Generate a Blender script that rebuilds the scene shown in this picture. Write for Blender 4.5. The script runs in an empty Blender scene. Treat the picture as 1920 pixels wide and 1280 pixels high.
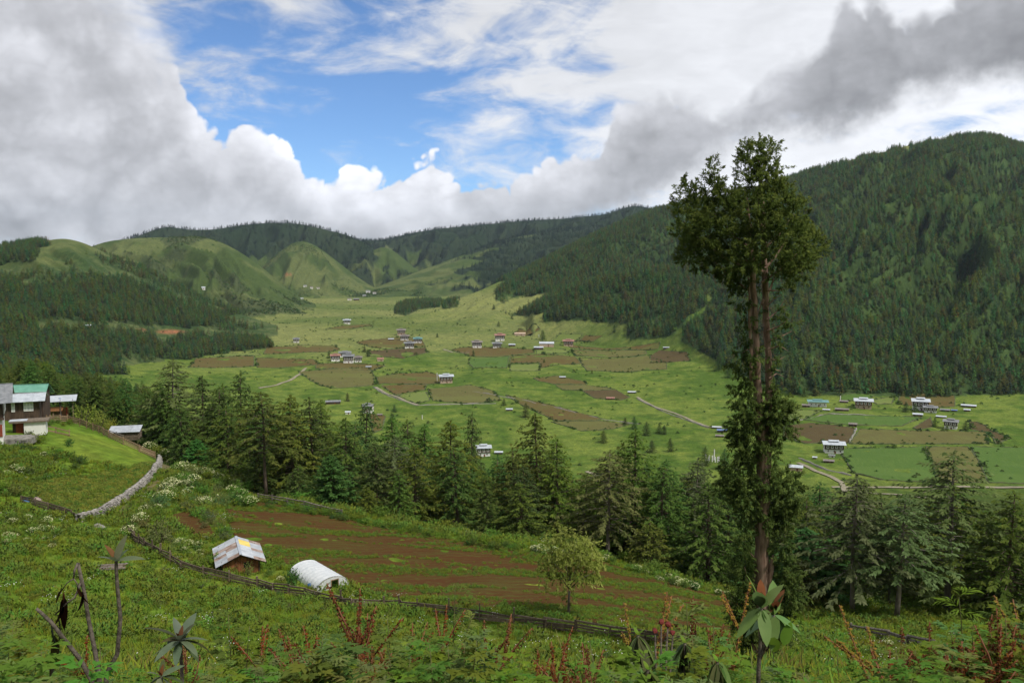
import bpy, bmesh, math, random
import numpy as np
from mathutils import Vector, Matrix
R = math.radians
random.seed(7); RNG = np.random.default_rng(7)
scn = bpy.context.scene
COL = scn.collection
# ---------------------------------------------------------------- camera
FPX = 1600.0
PITCH = math.atan(140/1600)
CP, SP = math.cos(PITCH), math.sin(PITCH)
CAMZ = 160.0
cam = bpy.data.cameras.new('camera'); cam_o = bpy.data.objects.new('camera', cam)
COL.objects.link(cam_o); cam.sensor_width = 36; cam.lens = 36*FPX/1920
cam.clip_start = 0.1; cam.clip_end = 40000
cam_o.location = (0, 0, CAMZ); cam_o.rotation_euler = (math.pi/2-PITCH, 0, 0)
scn.camera = cam_o
scn.render.resolution_x = 1024; scn.render.resolution_y = 682

def pdir(px, py):
    u = (px-960)/FPX; v = (640-py)/FPX
    return np.array([u, CP+v*SP, v*CP-SP])
def at(px, py, Y):
    d = pdir(px, py); s = Y/d[1]
    return np.array([d[0]*s, Y, CAMZ+d[2]*s])
def proj(x, y, z):
    z = z-CAMZ
    f = y*CP - z*SP; up = y*SP + z*CP
    f = np.where(f > .01, f, .01)
    return 960+FPX*x/f, 640-FPX*up/f
# ---------------------------------------------------------------- render / exposure
scn.view_settings.view_transform = 'Standard'; scn.view_settings.look = 'None'
scn.view_settings.exposure = 0.16; scn.view_settings.gamma = 1.0
scn.render.engine = 'CYCLES'
cy = scn.cycles; cy.max_bounces = 5; cy.diffuse_bounces = 2; cy.glossy_bounces = 2; cy.transmission_bounces = 3; cy.transparent_max_bounces = 6; cy.volume_bounces = 0
# ---------------------------------------------------------------- sun
SUN_AZ, SUN_EL = R(126), R(56)         # to the right of the view, high
sun = bpy.data.lights.new('sun', 'SUN'); sun.energy = 3.2; sun.angle = R(9); sun.color = (1, .95, .86)
sun_o = bpy.data.objects.new('sun', sun); COL.objects.link(sun_o)
sdir = Vector((math.sin(SUN_AZ)*math.cos(SUN_EL), math.cos(SUN_AZ)*math.cos(SUN_EL), math.sin(SUN_EL)))
sun_o.rotation_euler = sdir.to_track_quat('Z', 'Y').to_euler(); sun_o.location = (0, 0, 400)
# ---------------------------------------------------------------- world
class NT:
    """tiny node-tree helper"""
    def __init__(s, tree): s.t = tree; s.n = tree.nodes; s.l = tree.links
    def add(s, typ, **kw):
        n = s.n.new(typ)
        for k, v in kw.items(): setattr(n, k, v)
        return n
    def set(s, sock, v):
        if isinstance(v, bpy.types.NodeSocket): s.l.new(v, sock)
        else: sock.default_value = v
    def m(s, op, *a, clamp=False):
        n = s.add('ShaderNodeMath', operation=op, use_clamp=clamp)
        for i, v in enumerate(a): s.set(n.inputs[i], v)
        return n.outputs[0]
    def vm(s, op, *a):
        n = s.add('ShaderNodeVectorMath', operation=op)
        for i, v in enumerate(a): s.set(n.inputs[i], v)
        return n.outputs[0]
    def noise(s, vec, scale, detail=4, rough=.55, dist=0, out=0):
        n = s.add('ShaderNodeTexNoise'); s.set(n.inputs['Vector'], vec)
        n.inputs['Scale'].default_value = scale; n.inputs['Detail'].default_value = detail
        n.inputs['Roughness'].default_value = rough; n.inputs['Distortion'].default_value = dist
        return n.outputs[out]
    def map(s, v, a, b, c=0., d=1., smooth=True):
        n = s.add('ShaderNodeMapRange'); n.interpolation_type = 'SMOOTHSTEP' if smooth else 'LINEAR'
        for i, x in enumerate((v, a, b, c, d)): s.set(n.inputs[i], x)
        return n.outputs[0]
    def mix(s, f, a, b, blend='MIX'):
        n = s.add('ShaderNodeMix', data_type='RGBA', blend_type=blend)
        s.set(n.inputs[0], f); s.set(n.inputs[6], a); s.set(n.inputs[7], b)
        return n.outputs[2]
    def rgb(s, r, g, b):
        n = s.add('ShaderNodeCombineColor')
        for i, x in enumerate((r, g, b)): s.set(n.inputs[i], x)
        return n.outputs[0]
    def curve(s, v, pts):
        n = s.add('ShaderNodeFloatCurve'); s.set(n.inputs['Value'], v)
        c = n.mapping.curves[0]
        while len(c.points) < len(pts): c.points.new(.5, .5)
        for p, (x, y) in zip(c.points, pts): p.location = (x, y); p.handle_type = 'AUTO_CLAMPED'
        n.mapping.update()
        return n.outputs[0]

def build_world():
    w = bpy.data.worlds.new('World'); scn.world = w; w.use_nodes = True
    t = NT(w.node_tree); t.n.clear()
    out = t.add('ShaderNodeOutputWorld')
    sky = t.add('ShaderNodeTexSky', sky_type='NISHITA'); sky.sun_disc = False
    sky.sun_elevation = SUN_EL; sky.sun_rotation = SUN_AZ; sky.altitude = 2800; sky.dust_density = .3
    d = t.add('ShaderNodeTexCoord').outputs['Generated']
    sp = t.add('ShaderNodeSeparateXYZ'); t.l.new(d, sp.inputs[0])
    x, y, z = sp.outputs
    az = t.m('ARCTAN2', x, y)
    el = t.m('ARCTAN2', z, t.m('SQRT', t.m('ADD', t.m('MULTIPLY', x, x), t.m('MULTIPLY', y, y))))
    A0, A1, E1 = -1.2, 1.2, .6
    an = t.map(az, A0, A1, 0, 1, False)
    def P(px, py):
        q = pdir(px, py); a = math.atan2(q[0], q[1]); e = math.atan2(q[2], math.hypot(q[0], q[1]))
        return ((a-A0)/(A1-A0), e/E1)
    def X(px): return P(px, 300)[0]
    # cumulus bank: upper outline and underside as functions of azimuth
    top = [(0, .95), (X(-300), .9), P(200, -110), P(262, -30), P(325, 100), P(360, 185), P(410, 240), P(470, 216), P(520, 240), P(560, 290),
           P(610, 325), P(700, 328), P(760, 308), P(802, 290), P(840, 322), P(940, 328), P(1040, 292), P(1110, 275), P(1160, 195),
           P(1230, 140), P(1300, 165), P(1400, 165), P(1470, 120), P(1540, 60), P(1640, -25), P(1700, 15), P(1790, -40), P(1860, -80), P(2000, -120), (1, .8)]
    bot = [(0, 0), P(900, 500), P(1060, 470), P(1160, 420), P(1230, 370), P(1330, 320), P(1440, 268), P(1600, 245), P(1760, 205), P(1920, 165), P(2300, 120), (1, .45)]
    n1 = t.m('SUBTRACT', t.noise(d, 9, 5, .6), .5)
    n2 = t.m('SUBTRACT', t.noise(d, 34, 5, .6), .5)
    q1 = t.m('ABSOLUTE', t.m('SUBTRACT', t.noise(d, 13, 1, .5, .3), .5)); q2 = t.m('ABSOLUTE', t.m('SUBTRACT', t.noise(d, 33, 2, .5, .2), .5))
    bil = t.m('SUBTRACT', t.m('MULTIPLY', t.m('ADD', q1, t.m('MULTIPLY', q2, .55)), 2.2), .3)
    disp = t.m('ADD', t.m('MULTIPLY', n1, .040), t.m('ADD', t.m('MULTIPLY', n2, .010), t.m('MULTIPLY', bil, .055)))
    Et = t.m('MULTIPLY', t.curve(an, top), E1)
    Eb = t.m('MULTIPLY', t.curve(an, bot), E1)
    dt = t.m('ADD', t.m('SUBTRACT', Et, el), disp)
    soft = t.curve(an, [(0, .5), (X(120), 1.), (X(300), .9), (X(350), .12), (X(800), .10), (X(1130), .12), (X(1200), .5), (X(1500), .5), (X(1650), .35), (1, .5)])
    mt = t.map(dt, 0, t.m('MULTIPLY', soft, .08))
    db = t.m('ADD', t.m('SUBTRACT', el, Eb), t.m('ADD', t.m('MULTIPLY', n1, .09), t.m('MULTIPLY', n2, .04)))
    mb = t.map(db, -.01, .035)
    mbank = t.m('MULTIPLY', mt, mb)
    # bank brightness
    rim = t.map(dt, .0, .075, 1, 0)
    n3 = t.noise(d, 7, 4, .55, .3); n4 = t.noise(t.vm('MULTIPLY', d, (1, 1, 1.7)), 17, 4, .6)
    inner = t.curve(an, [(0, .56), (X(0), .58), (X(300), .62), (X(700), .66), (X(1000), .64), (X(1150), .54), (X(1300), .43), (X(1450), .40), (X(1600), .33), (X(1920), .32), (1, .4)])
    rimv = t.curve(an, [(0, .1), (X(100), .12), (X(330), .30), (X(600), .30), (X(1000), .28), (X(1150), .14), (X(1350), .10), (X(1700), .08), (1, .08)])
    br = t.m('ADD', inner, t.m('MULTIPLY', rim, rimv))
    br = t.m('MULTIPLY', br, t.map(n3, .3, .7, .78, 1.20))
    br = t.m('MULTIPLY', br, t.map(n4, .3, .7, .88, 1.10))
    br = t.m('MULTIPLY', br, t.map(bil, -.25, .25, .86, 1.08))
    br = t.m('MULTIPLY', br, t.map(el, .02, .16, .86, 1.06))
    cb = t.rgb(t.m('MULTIPLY', br, .97), t.m('MULTIPLY', br, .985), t.m('MULTIPLY', br, 1.05))
    # high veil and torn sheets
    sv = t.vm('MULTIPLY', d, (1, 1, 2.6))
    v1 = t.noise(sv, 4.2, 7, .62, .6); v2 = t.noise(sv, 13, 6, .6, .5)
    vb = t.curve(an, [(0, .72), (X(150), .75), (X(380), .56), (X(600), .48), (X(900), .51), (X(1020), .58), (X(1130), .66), (X(1240), .95), (X(1920), .97), (1, .75)])
    vo_ = t.m('ADD', t.m('ADD', vb, t.m('MULTIPLY', t.m('SUBTRACT', v1, .5), 1.5)), t.m('MULTIPLY', t.m('SUBTRACT', v2, .5), .95))
    vo_ = t.m('ADD', vo_, t.map(el, .14, .3, 0, .22))
    mv = t.map(vo_, .47, .95)
    vbr = t.curve(an, [(0, .55), (X(0), .62), (X(400), .70), (X(800), .76), (X(1100), .80), (X(1500), .88), (X(1920), .95), (1, .7)])
    vbr = t.m('MULTIPLY', vbr, t.map(v2, .25, .75, .92, 1.06))
    vbr = t.m('MULTIPLY', vbr, t.map(el, .06, .3, 1.08, .92))
    cv = t.rgb(t.m('MULTIPLY', vbr, .96), t.m('MULTIPLY', vbr, .98), t.m('MULTIPLY', vbr, 1.03))
    # everything under the horizon stays dull
    SK = .105
    blue = t.mix(1, sky.outputs[0], (.80, 1.06, 1.32, 1), 'MULTIPLY')
    b0 = t.add('ShaderNodeBackground'); t.l.new(blue, b0.inputs[0]); b0.inputs[1].default_value = SK
    b1 = t.add('ShaderNodeBackground'); t.l.new(cv, b1.inputs[0])
    b2 = t.add('ShaderNodeBackground'); t.l.new(cb, b2.inputs[0])
    m1 = t.add('ShaderNodeMixShader'); t.l.new(mv, m1.inputs[0]); t.l.new(b0.outputs[0], m1.inputs[1]); t.l.new(b1.outputs[0], m1.inputs[2])
    m2 = t.add('ShaderNodeMixShader'); t.l.new(mbank, m2.inputs[0]); t.l.new(m1.outputs[0], m2.inputs[1]); t.l.new(b2.outputs[0], m2.inputs[2])
    t.l.new(m2.outputs[0], out.inputs[0])
build_world()

# ================================================================ terrain height
_perm = np.random.default_rng(3).permutation(512)
def _h(ix, iy, s):
    return _perm[(_perm[(ix + s*37) & 511] + iy) & 511]
_gx = np.cos(np.arange(512)*2.399963); _gy = np.sin(np.arange(512)*2.399963)
def perlin(x, y, s=0):
    x = np.asarray(x, float); y = np.asarray(y, float)
    ix = np.floor(x).astype(int); iy = np.floor(y).astype(int)
    fx = x-ix; fy = y-iy
    u = fx*fx*fx*(fx*(fx*6-15)+10); v = fy*fy*fy*(fy*(fy*6-15)+10)
    def g(a, b):
        k = _h(ix+a, iy+b, s); return _gx[k]*(fx-a)+_gy[k]*(fy-b)
    return ((g(0, 0)*(1-u)+g(1, 0)*u)*(1-v)+(g(0, 1)*(1-u)+g(1, 1)*u)*v)*1.5
def fbm(x, y, o=4, s=0, r=.5):
    t = 0; a = 1
    for i in range(o): t = t+a*perlin(x*2**i, y*2**i, s+i); a *= r
    return t
def sstep(a, b, x):
    t = np.clip((x-a)/(b-a), 0, 1); return t*t*(3-2*t)

# columns: image x; rows: distance. Values: image y where visible (>=400) or metres below the camera (negative)
YK = [0, 3, 5, 8, 12, 20, 35, 50, 62, 72, 82, 92, 104, 116, 130, 150, 180, 230, 350, 500, 620, 780, 950, 1200, 1500, 2000, 3000, 4500, 9000]
PXK = [-900, -100, 60, 240, 400, 520, 760, 1070, 1340, 1480, 1700, 1950, 2800]
TAB = {
 -900: [-1.6,-2.0,-2.5,-3.3,-4.6,-7.5,-12,-15,-17,-18,-19,-20,-20,-19,-18,-18,-20,-28,-45,-60,-70,-75,-70,-60,-50,-40,-60,-60,-60],
 -100: [-1.6,-2.3,-2.9,-4.1,-5.9,-9.8,1238,1140,1070,1018,972,915,862,824,792,768,-30,-37,-48,-60,-70,-82,-90,-92,-90,-85,-80,-75,-60],
 60:   [-1.6,-2.4,-3.1,-4.4,-6.2,-10.2,1262,1165,1092,1040,996,945,895,845,806,776,-32,-41,-56,-71,-81,-92,-98,-100,-96,-90,-86,-80,-60],
 240:  [-1.6,-2.4,-3.1,-4.4,-6.2,-10.3,1275,1190,1120,1068,1020,975,930,888,850,817,-36,-52,-75,-93,-103,-110,-112,-108,-97,-92,-88,-84,-60],
 400:  [-1.6,-2.4,-3.1,-4.4,-6.2,-10.3,1283,1203,1136,1080,1030,985,938,-29.5,-34,-41,-54,-72,-100,-116,-122,-122,-118,-111,-97,-92,-88,-84,-60],
 520:  [-1.6,-2.4,-3.1,-4.4,-6.2,-10.3,1285,1206,1142,1090,1040,993,938,-31.5,-38,-46,-60,-82,-114,-128,-133,-129,-122,-112,-97,-92,-88,-84,-60],
 760:  [-1.6,-2.4,-3.1,-4.4,-6.2,-10.3,1286,1212,1152,1100,1055,1015,-31.2,-36.5,-42,-50,-64,-86,-120,-134,-137,-131,-124,-112,-97,-92,-88,-84,-60],
 1070: [-1.6,-2.4,-3.1,-4.4,-6.2,-10.3,1286,1220,1166,1112,1068,-31,-36,-41,-46,-55,-69,-91,-123,-134,-135,-130,-124,-111,-97,-90,-84,-80,-60],
 1340: [-1.6,-2.4,-3.1,-4.4,-6.2,-10.3,1288,1228,1178,1138,1108,-35,-40,-45,-51,-60,-74,-96,-123,-130,-129,-126,-118,-105,-92,-85,-80,-75,-60],
 1480: [-1.6,-2.4,-3.1,-4.4,-6.2,-10.3,1290,1234,1188,1152,-32.5,-36.5,-41.5,-47,-53,-62,-77,-98,-122,-127,-126,-124,-115,-100,-90,-85,-80,-75,-60],
 1700: [-1.6,-2.4,-3.1,-4.4,-6.2,-10.3,1292,1238,1196,-30.5,-34,-38,-43,-49,-55,-64,-79,-100,-121,-126,-125,-123,-113,-98,-90,-85,-80,-75,-60],
 1950: [-1.6,-2.4,-3.1,-4.4,-6.2,-10.3,1292,1238,1200,-30.8,-34.5,-38.5,-43.5,-49,-55,-64,-79,-100,-120,-125,-124,-120,-110,-98,-90,-85,-80,-75,-60],
 2800: [-1.6,-2.4,-3.1,-4.3,-6.0,-9.9,-16,-21,-25,-28,-31,-35,-40,-45,-50,-58,-70,-88,-108,-112,-112,-108,-100,-90,-85,-80,-75,-70,-60]}
def _tabz():
    Z = np.zeros((len(PXK), len(YK)))
    for i, p in enumerate(PXK):
        for j, v in enumerate(TAB[p]):
            Z[i, j] = v if v < 400 else at(p, v, YK[j])[2]-CAMZ
    return Z
UK = np.array([(p-960)/FPX/.985 for p in PXK])
# dense lookup table in (u, log depth), smoothed
_ly = lambda Y: np.log(np.maximum(Y, 0)+6.0)
LU = np.linspace(UK[0], UK[-1], 900); LL = np.linspace(_ly(0.0), _ly(9000.0), 900)
def _dense():
    Z = _tabz(); k = _ly(np.array(YK, float))
    # monotone cubic along depth
    rows = []
    for z in Z:
        h = np.diff(k); dl = np.diff(z)/h; m = np.zeros_like(z)
        m[1:-1] = np.where(dl[1:]*dl[:-1] > 0, 2*dl[1:]*dl[:-1]/(dl[1:]+dl[:-1]+1e-12), 0)
        m[0] = dl[0]; m[-1] = dl[-1]
        i = np.clip(np.searchsorted(k, LL)-1, 0, len(k)-2); t = (LL-k[i])/h[i]
        rows.append((2*t**3-3*t*t+1)*z[i]+(t**3-2*t*t+t)*h[i]*m[i]+(3*t*t-2*t**3)*z[i+1]+(t**3-t*t)*h[i]*m[i+1])
    rows = np.array(rows)
    D = np.array([np.interp(LU, UK, rows[:, j]) for j in range(len(LL))]).T
    ker = np.exp(-.5*(np.arange(-30, 31)/13.)**2); ker /= ker.sum()
    P = np.pad(D, ((30, 30), (0, 0)), mode='edge')
    D = sum(ker[i]*P[i:i+D.shape[0]] for i in range(61))
    ker = np.exp(-.5*(np.arange(-8, 9)/3.)**2); ker /= ker.sum()
    P = np.pad(D, ((0, 0), (8, 8)), mode='edge')
    return sum(ker[i]*P[:, i:i+D.shape[1]] for i in range(17))
DENSE = _dense()
def base_z(u, Y):
    a = np.clip((u-LU[0])/(LU[-1]-LU[0])*(len(LU)-1), 0, len(LU)-1.001)
    b = np.clip((_ly(Y)-LL[0])/(LL[-1]-LL[0])*(len(LL)-1), 0, len(LL)-1.001)
    i = a.astype(int); j = b.astype(int); fa = a-i; fb = b-j
    return (DENSE[i, j]*(1-fa)+DENSE[i+1, j]*fa)*(1-fb)+(DENSE[i, j+1]*(1-fa)+DENSE[i+1, j+1]*fa)*fb

# hills: crest (image x, image y, distance), foot distance by image x, steepness
LAYERS = {
 'far_ridge': dict(crest=[(150,470,4700),(420,455,4700),(600,440,4700),(660,452,4700),(720,450,4700),(770,437,4700),(830,428,4600),(900,422,4500),(980,414,4500),(1060,410,4500),(1140,402,4400),(1185,384,4300),(1225,392,4200),(1300,398,4200),(1500,420,4200),(1800,440,4200)],
     foot=[(150,3500),(600,3400),(690,3300),(760,3300),(900,3100),(1200,2900),(1800,2900)], a=1.15, w=.04, g=(.62,62,60)),
 'ridge_spur': dict(crest=[(560,560,2500),(640,552,2700),(700,541,2950),(760,518,3150),(830,492,3350),(890,470,3500),(960,446,3700),(1040,432,3900),(1120,424,4000),(1200,430,4000)],
     foot=[(560,2450),(640,2500),(700,2550),(760,2500),(890,2400),(1200,2300)], a=1.15, w=.12, g=(.26,70,-120)),
 'dark_hill': dict(crest=[(150,470,3700),(200,462,3700),(255,444,3700),(310,423,3700),(350,431,3700),(400,431,3700),(440,424,3700),(490,418,3700),(560,419,3700),(600,428,3700),(650,440,3700),(690,457,3650),(730,490,3600),(760,530,3500)],
     foot=[(150,2900),(400,2900),(600,2900),(760,3200)], a=1.15, w=.05, g=(.62,62,40)),
 'grassy_cone': dict(crest=[(440,545,2900),(480,512,2950),(520,475,3000),(545,456,3000),(566,449,3000),(590,458,3000),(625,484,3000),(660,512,3000),(695,537,2950),(720,548,2900)],
     foot=[(440,2650),(560,2450),(720,2700)], a=1.1, w=.06, g=(.26,40,30)),
 'ridge_cone': dict(crest=[(640,520,3500),(680,485,3600),(712,459,3600),(735,466,3600),(765,492,3550),(790,515,3500)],
     foot=[(640,3250),(790,3200)], a=1.1, w=.05, g=(.24,36,0)),
 'grassy_hill': dict(crest=[(60,500,2300),(150,470,2300),(200,452,2300),(260,446,2300),(330,445,2300),(372,442,2300),(410,452,2300),(450,472,2250),(490,500,2200),(530,535,2150),(565,560,2050),(590,575,1950)],
     foot=[(60,1700),(300,1650),(450,1600),(600,1750)], a=1.15, w=.07, g=(.34,80,-90)),
 'wooded_hill': dict(crest=[(-900,440,1500),(-400,440,1500),(-150,462,1500),(0,466,1500),(60,455,1550),(122,446,1600),(160,456,1600),(200,475,1600),(260,500,1600),(330,535,1600),(400,572,1550),(450,590,1500),(520,612,1400)],
     foot=[(-900,500),(-100,640),(0,700),(150,830),(300,1000),(400,1180),(520,1320)], a=1.05, w=.1, g=(.20,120,-120)),
 'right_mountain': dict(crest=[(700,600,1500),(760,594,1560),(830,572,1700),(900,545,1850),(950,522,1950),(1000,500,2050),(1060,470,2150),(1110,444,2250),(1170,418,2350),(1220,396,2400),(1280,385,2400),(1340,376,2350),(1400,366,2300),(1480,336,2250),(1550,312,2200),(1640,290,2150),(1740,268,2100),(1800,258,2050),(1850,256,2050),(1920,276,2050),(2100,330,2000),(2800,330,1800)],
     foot=[(700,1450),(850,1420),(1000,1330),(1100,1270),(1200,1160),(1300,1040),(1400,900),(1480,830),(1600,800),(1750,800),(1920,790),(2200,700),(2800,600)], a=1.15, w=.05, g=(.34,150,380)),
 'front_spur': dict(crest=[(1000,580,1400),(1080,545,1420),(1160,520,1420),(1240,510,1400),(1330,500,1350),(1430,478,1300),(1500,484,1280),(1550,505,1250),(1620,565,1150),(1690,630,1020),(1750,690,900),(1800,730,820)],
     foot=[(1000,1300),(1100,1240),(1200,1130),(1300,1010),(1400,880),(1480,815),(1600,790),(1800,780)], a=1.0, w=.12, g=(.22,105,120)),
}
LORD = list(LAYERS)
def _prep():
    us = np.linspace(-1.1, 1.4, 2500); ker = np.exp(-.5*(np.arange(-24, 25)/8.)**2); ker /= ker.sum()
    sm = lambda v: np.convolve(np.pad(v, 24, mode='edge'), ker, 'valid')
    for k, L in LAYERS.items():
        c = np.array([at(*p) for p in L['crest']]); cu = c[:, 0]/c[:, 1]
        L['us'] = us
        L['cY'] = sm(np.interp(us, cu, c[:, 1])); L['cZ'] = sm(np.interp(us, cu, c[:, 2]-CAMZ))
        f = np.array([((p-960)/FPX/1.0, y) for p, y in L['foot']])
        L['fY'] = sm(np.interp(us, f[:, 0], f[:, 1])); L['fZ'] = base_z(us, L['fY'])
        # ends fade below the ground
        lo, hi = cu[0], cu[-1]
        L['end'] = np.where(us < lo, (lo-us), np.where(us > hi, us-hi, 0))*2500
        if lo < -.95: L['end'] = np.where(us < lo, 0, L['end'])
        if hi > 1.05: L['end'] = np.where(us > hi, 0, L['end'])
_prep()
def height(x, y, want=False):
    """ground height (world z) at x, y; with want also the index of the hill (-1 = valley and near slope)"""
    x = np.asarray(x, float); y = np.asarray(y, float)
    az = np.arctan2(x, y); r = np.hypot(x, y); ac = np.clip(az, -R(43), R(48))
    Y = r*np.cos(ac); u = np.tan(ac)
    z = base_z(u, Y)
    z = z + fbm(x/26, y/26, 3, 5)*.55*sstep(25, 60, Y)*sstep(1400, 500, Y) + fbm(x/4.5, y/4.5, 3, 9)*.13*sstep(4, 10, Y)*sstep(120, 90, Y)
    z = z + fbm(x/170, y/170, 4, 15)*5*sstep(600, 1100, Y)
    idx = np.full(z.shape, -1)
    for n, k in enumerate(LORD):
        if Y.size and Y.max() < 470: break
        L = LAYERS[k]; I = lambda q: np.interp(u, L['us'], L[q])
        cY, cZ, fY, fZ, en = I('cY'), I('cZ'), I('fY'), I('fZ'), I('end')
        q = (Y-cY)/np.maximum(cY-fY, 20); w = L['w']
        h = (np.sqrt(q*q+w*w)-w)/(math.sqrt(1+w*w)-w)
        t = np.clip(1-h, 0, 1)
        zl = np.where(q < 0, fZ+(cZ-fZ)*t**L['a'], cZ-h*(cZ-fZ)*.9)
        A, wl, dg = L['g']
        env = np.clip(t, 0, 1)*np.clip(1-t, 0, 1)*4
        gx = (u*1600-dg*t)/wl+.5*fbm(x/260, y/260, 2, 31)
        rid = 1-2*np.abs(perlin(gx, t*1.3+n*7.7, 20+n*3))-.45
        rid = rid+.5*(1-2*np.abs(perlin(gx*2.3, t*2.6+n*3.1, 23+n*3))-.5)+.22*(1-2*np.abs(perlin(gx*5.1, t*5+n, 27+n*3))-.5)
        zl = zl+rid*env*A*np.clip(cZ-fZ, 0, 500)*.55 + fbm(x/120, y/120, 3, 40+n)*env*(cZ-fZ)*.02
        zl = np.where(q < -1, -1e4, zl)-en
        hit = zl > z
        z = np.where(hit, zl, z); idx = np.where(hit, n, idx)
    # hill rising behind the camera
    bk = sstep(R(55), R(115), np.abs(az))
    z = z*(1-bk)+np.minimum(-1.6+.28*r, 120)*bk
    z = z+CAMZ
    return (z, idx) if want else z
def H(x, y): return float(height(np.array([x]), np.array([y]))[0])
_TY = np.concatenate([np.arange(2, 30, .25), np.arange(30, 160, .5), np.arange(160, 700, 2), np.arange(700, 2000, 5), np.arange(2000, 6500, 12)])
def hit(px, py, ymin=2, ymax=6500):
    """point where the sight line through an image position meets the ground"""
    d = pdir(px, py); T = _TY[(_TY >= ymin) & (_TY <= ymax)]
    x = d[0]/d[1]*T; z = CAMZ+d[2]/d[1]*T
    g = height(x, T)-z
    k = np.argmax(g > 0)
    if not (g > 0).any(): k = int(np.argmax(g)); return np.array([x[k], T[k], z[k]+g[k]])
    if k == 0: t = T[0]
    else: t = T[k-1]+(T[k]-T[k-1])*(-g[k-1])/(g[k]-g[k-1])
    return np.array([d[0]/d[1]*t, t, H(d[0]/d[1]*t, t)])
def inpoly(px, py, poly):
    r = np.zeros(np.shape(px), bool); n = len(poly)
    for i in range(n):
        x1, y1 = poly[i]; x2, y2 = poly[(i+1) % n]
        if y1 == y2: continue
        r ^= ((y1 > py) != (y2 > py)) & (px < (x2-x1)*(py-y1)/(y2-y1)+x1)
    return r
# ================================================================ helpers for meshes, materials, naming
def mesh_np(name, V, F, smooth=False):
    """V (n,3) array, F (m,3|4) int array"""
    me = bpy.data.meshes.new(name); V = np.asarray(V, np.float32); F = np.asarray(F, np.int32)
    k = F.shape[1]
    me.vertices.add(len(V)); me.vertices.foreach_set('co', V.ravel())
    me.loops.add(F.size); me.loops.foreach_set('vertex_index', F.ravel())
    me.polygons.add(len(F)); me.polygons.foreach_set('loop_start', np.arange(0, F.size, k, dtype=np.int32))
    me.polygons.foreach_set('loop_total', np.full(len(F), k, np.int32))
    if smooth: me.polygons.foreach_set('use_smooth', np.ones(len(F), bool))
    me.update(calc_edges=True)
    return me
def attr(me, name, data, typ='FLOAT_COLOR'):
    a = me.attributes.new(name, typ, 'POINT')
    if typ == 'FLOAT_COLOR': a.data.foreach_set('color', np.asarray(data, np.float32).ravel())
    elif typ == 'FLOAT_VECTOR': a.data.foreach_set('vector', np.asarray(data, np.float32).ravel())
    else: a.data.foreach_set('value', np.asarray(data, np.float32).ravel())
def link(name, me, mat=None, parent=None):
    o = bpy.data.objects.new(name, me); COL.objects.link(o)
    if mat and me is not None and not me.materials: me.materials.append(mat)
    if parent: o.parent = parent
    return o
def tag(o, label=None, cat=None, group=None, kind=None):
    if label: o['label'] = label
    if cat: o['category'] = cat
    if group: o['group'] = group
    if kind: o['kind'] = kind
    return o
def empty(name, loc, rz=0, sc=1):
    o = bpy.data.objects.new(name, None); COL.objects.link(o); o.location = [float(v) for v in loc]; o.rotation_euler = (0, 0, rz)
    o.scale = (sc, sc, sc); o.empty_display_size = .3
    return o
class MB:
    """collects simple shapes into one mesh"""
    def __init__(s): s.v = []; s.f = []
    def quad(s, a, b, c, d): n = len(s.v); s.v += [tuple(a), tuple(b), tuple(c), tuple(d)]; s.f.append((n, n+1, n+2, n+3))
    def box(s, cx, cy, cz, sx, sy, sz, rz=0, M=None):
        n = len(s.v); c, q = math.cos(rz), math.sin(rz)
        for dz in (-.5, .5):
            for dx, dy in ((-.5, -.5), (.5, -.5), (.5, .5), (-.5, .5)):
                x, y, z = dx*sx, dy*sy, dz*sz
                p = Vector((cx+x*c-y*q, cy+x*q+y*c, cz+z))
                s.v.append(tuple(M @ p) if M else tuple(p))
        for f in ((3, 2, 1, 0), (4, 5, 6, 7), (0, 1, 5, 4), (1, 2, 6, 5), (2, 3, 7, 6), (3, 0, 4, 7)): s.f.append(tuple(n+i for i in f))
        return s
    def beam(s, a, b, w, h, up=(0, 0, 1)):
        a = Vector(a); b = Vector(b); d = (b-a); L = d.length; d.normalize(); side = d.cross(Vector(up))
        if side.length < 1e-4: side = d.cross(Vector((1, 0, 0)))
        side.normalize(); u = side.cross(d); n = len(s.v)
        for p in (a, b):
            for i, j in ((-1, -1), (1, -1), (1, 1), (-1, 1)): s.v.append(tuple(p+side*(i*w/2)+u*(j*h/2)))
        for f in ((0, 1, 2, 3), (7, 6, 5, 4), (0, 4, 5, 1), (1, 5, 6, 2), (2, 6, 7, 3), (3, 7, 4, 0)): s.f.append(tuple(n+i for i in f))
        return s
    def tube(s, pts, rad, k=6, cap=True):
        pts = [Vector(p) for p in pts]; n0 = len(s.v); m = len(pts)
        prev = None
        for i, p in enumerate(pts):
            d = (pts[min(i+1, m-1)]-pts[max(i-1, 0)]).normalized()
            if prev is None:
                a = d.orthogonal().normalized()
            else: a = (prev-d*prev.dot(d)); a = a.normalized() if a.length > 1e-5 else d.orthogonal().normalized()
            prev = a; b = d.cross(a); r = rad[i] if hasattr(rad, '__len__') else rad
            for j in range(k):
                t = 2*math.pi*j/k; s.v.append(tuple(p+(a*math.cos(t)+b*math.sin(t))*r))
        for i in range(m-1):
            for j in range(k):
                q = n0+i*k; s.f.append((q+j, q+(j+1) % k, q+k+(j+1) % k, q+k+j))
        if cap: s.f.append(tuple(n0+(m-1)*k+j for j in range(k))); s.f.append(tuple(n0+k-1-j for j in range(k)))
        return s
    def me(s, name, smooth=False):
        m = bpy.data.meshes.new(name); m.from_pydata(s.v, [], s.f); m.update()
        if smooth: m.polygons.foreach_set('use_smooth', np.ones(len(m.polygons), bool))
        return m
    def build(s, name, mat, parent=None, smooth=False): return link(name, s.me(name, smooth), mat, parent)

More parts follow.
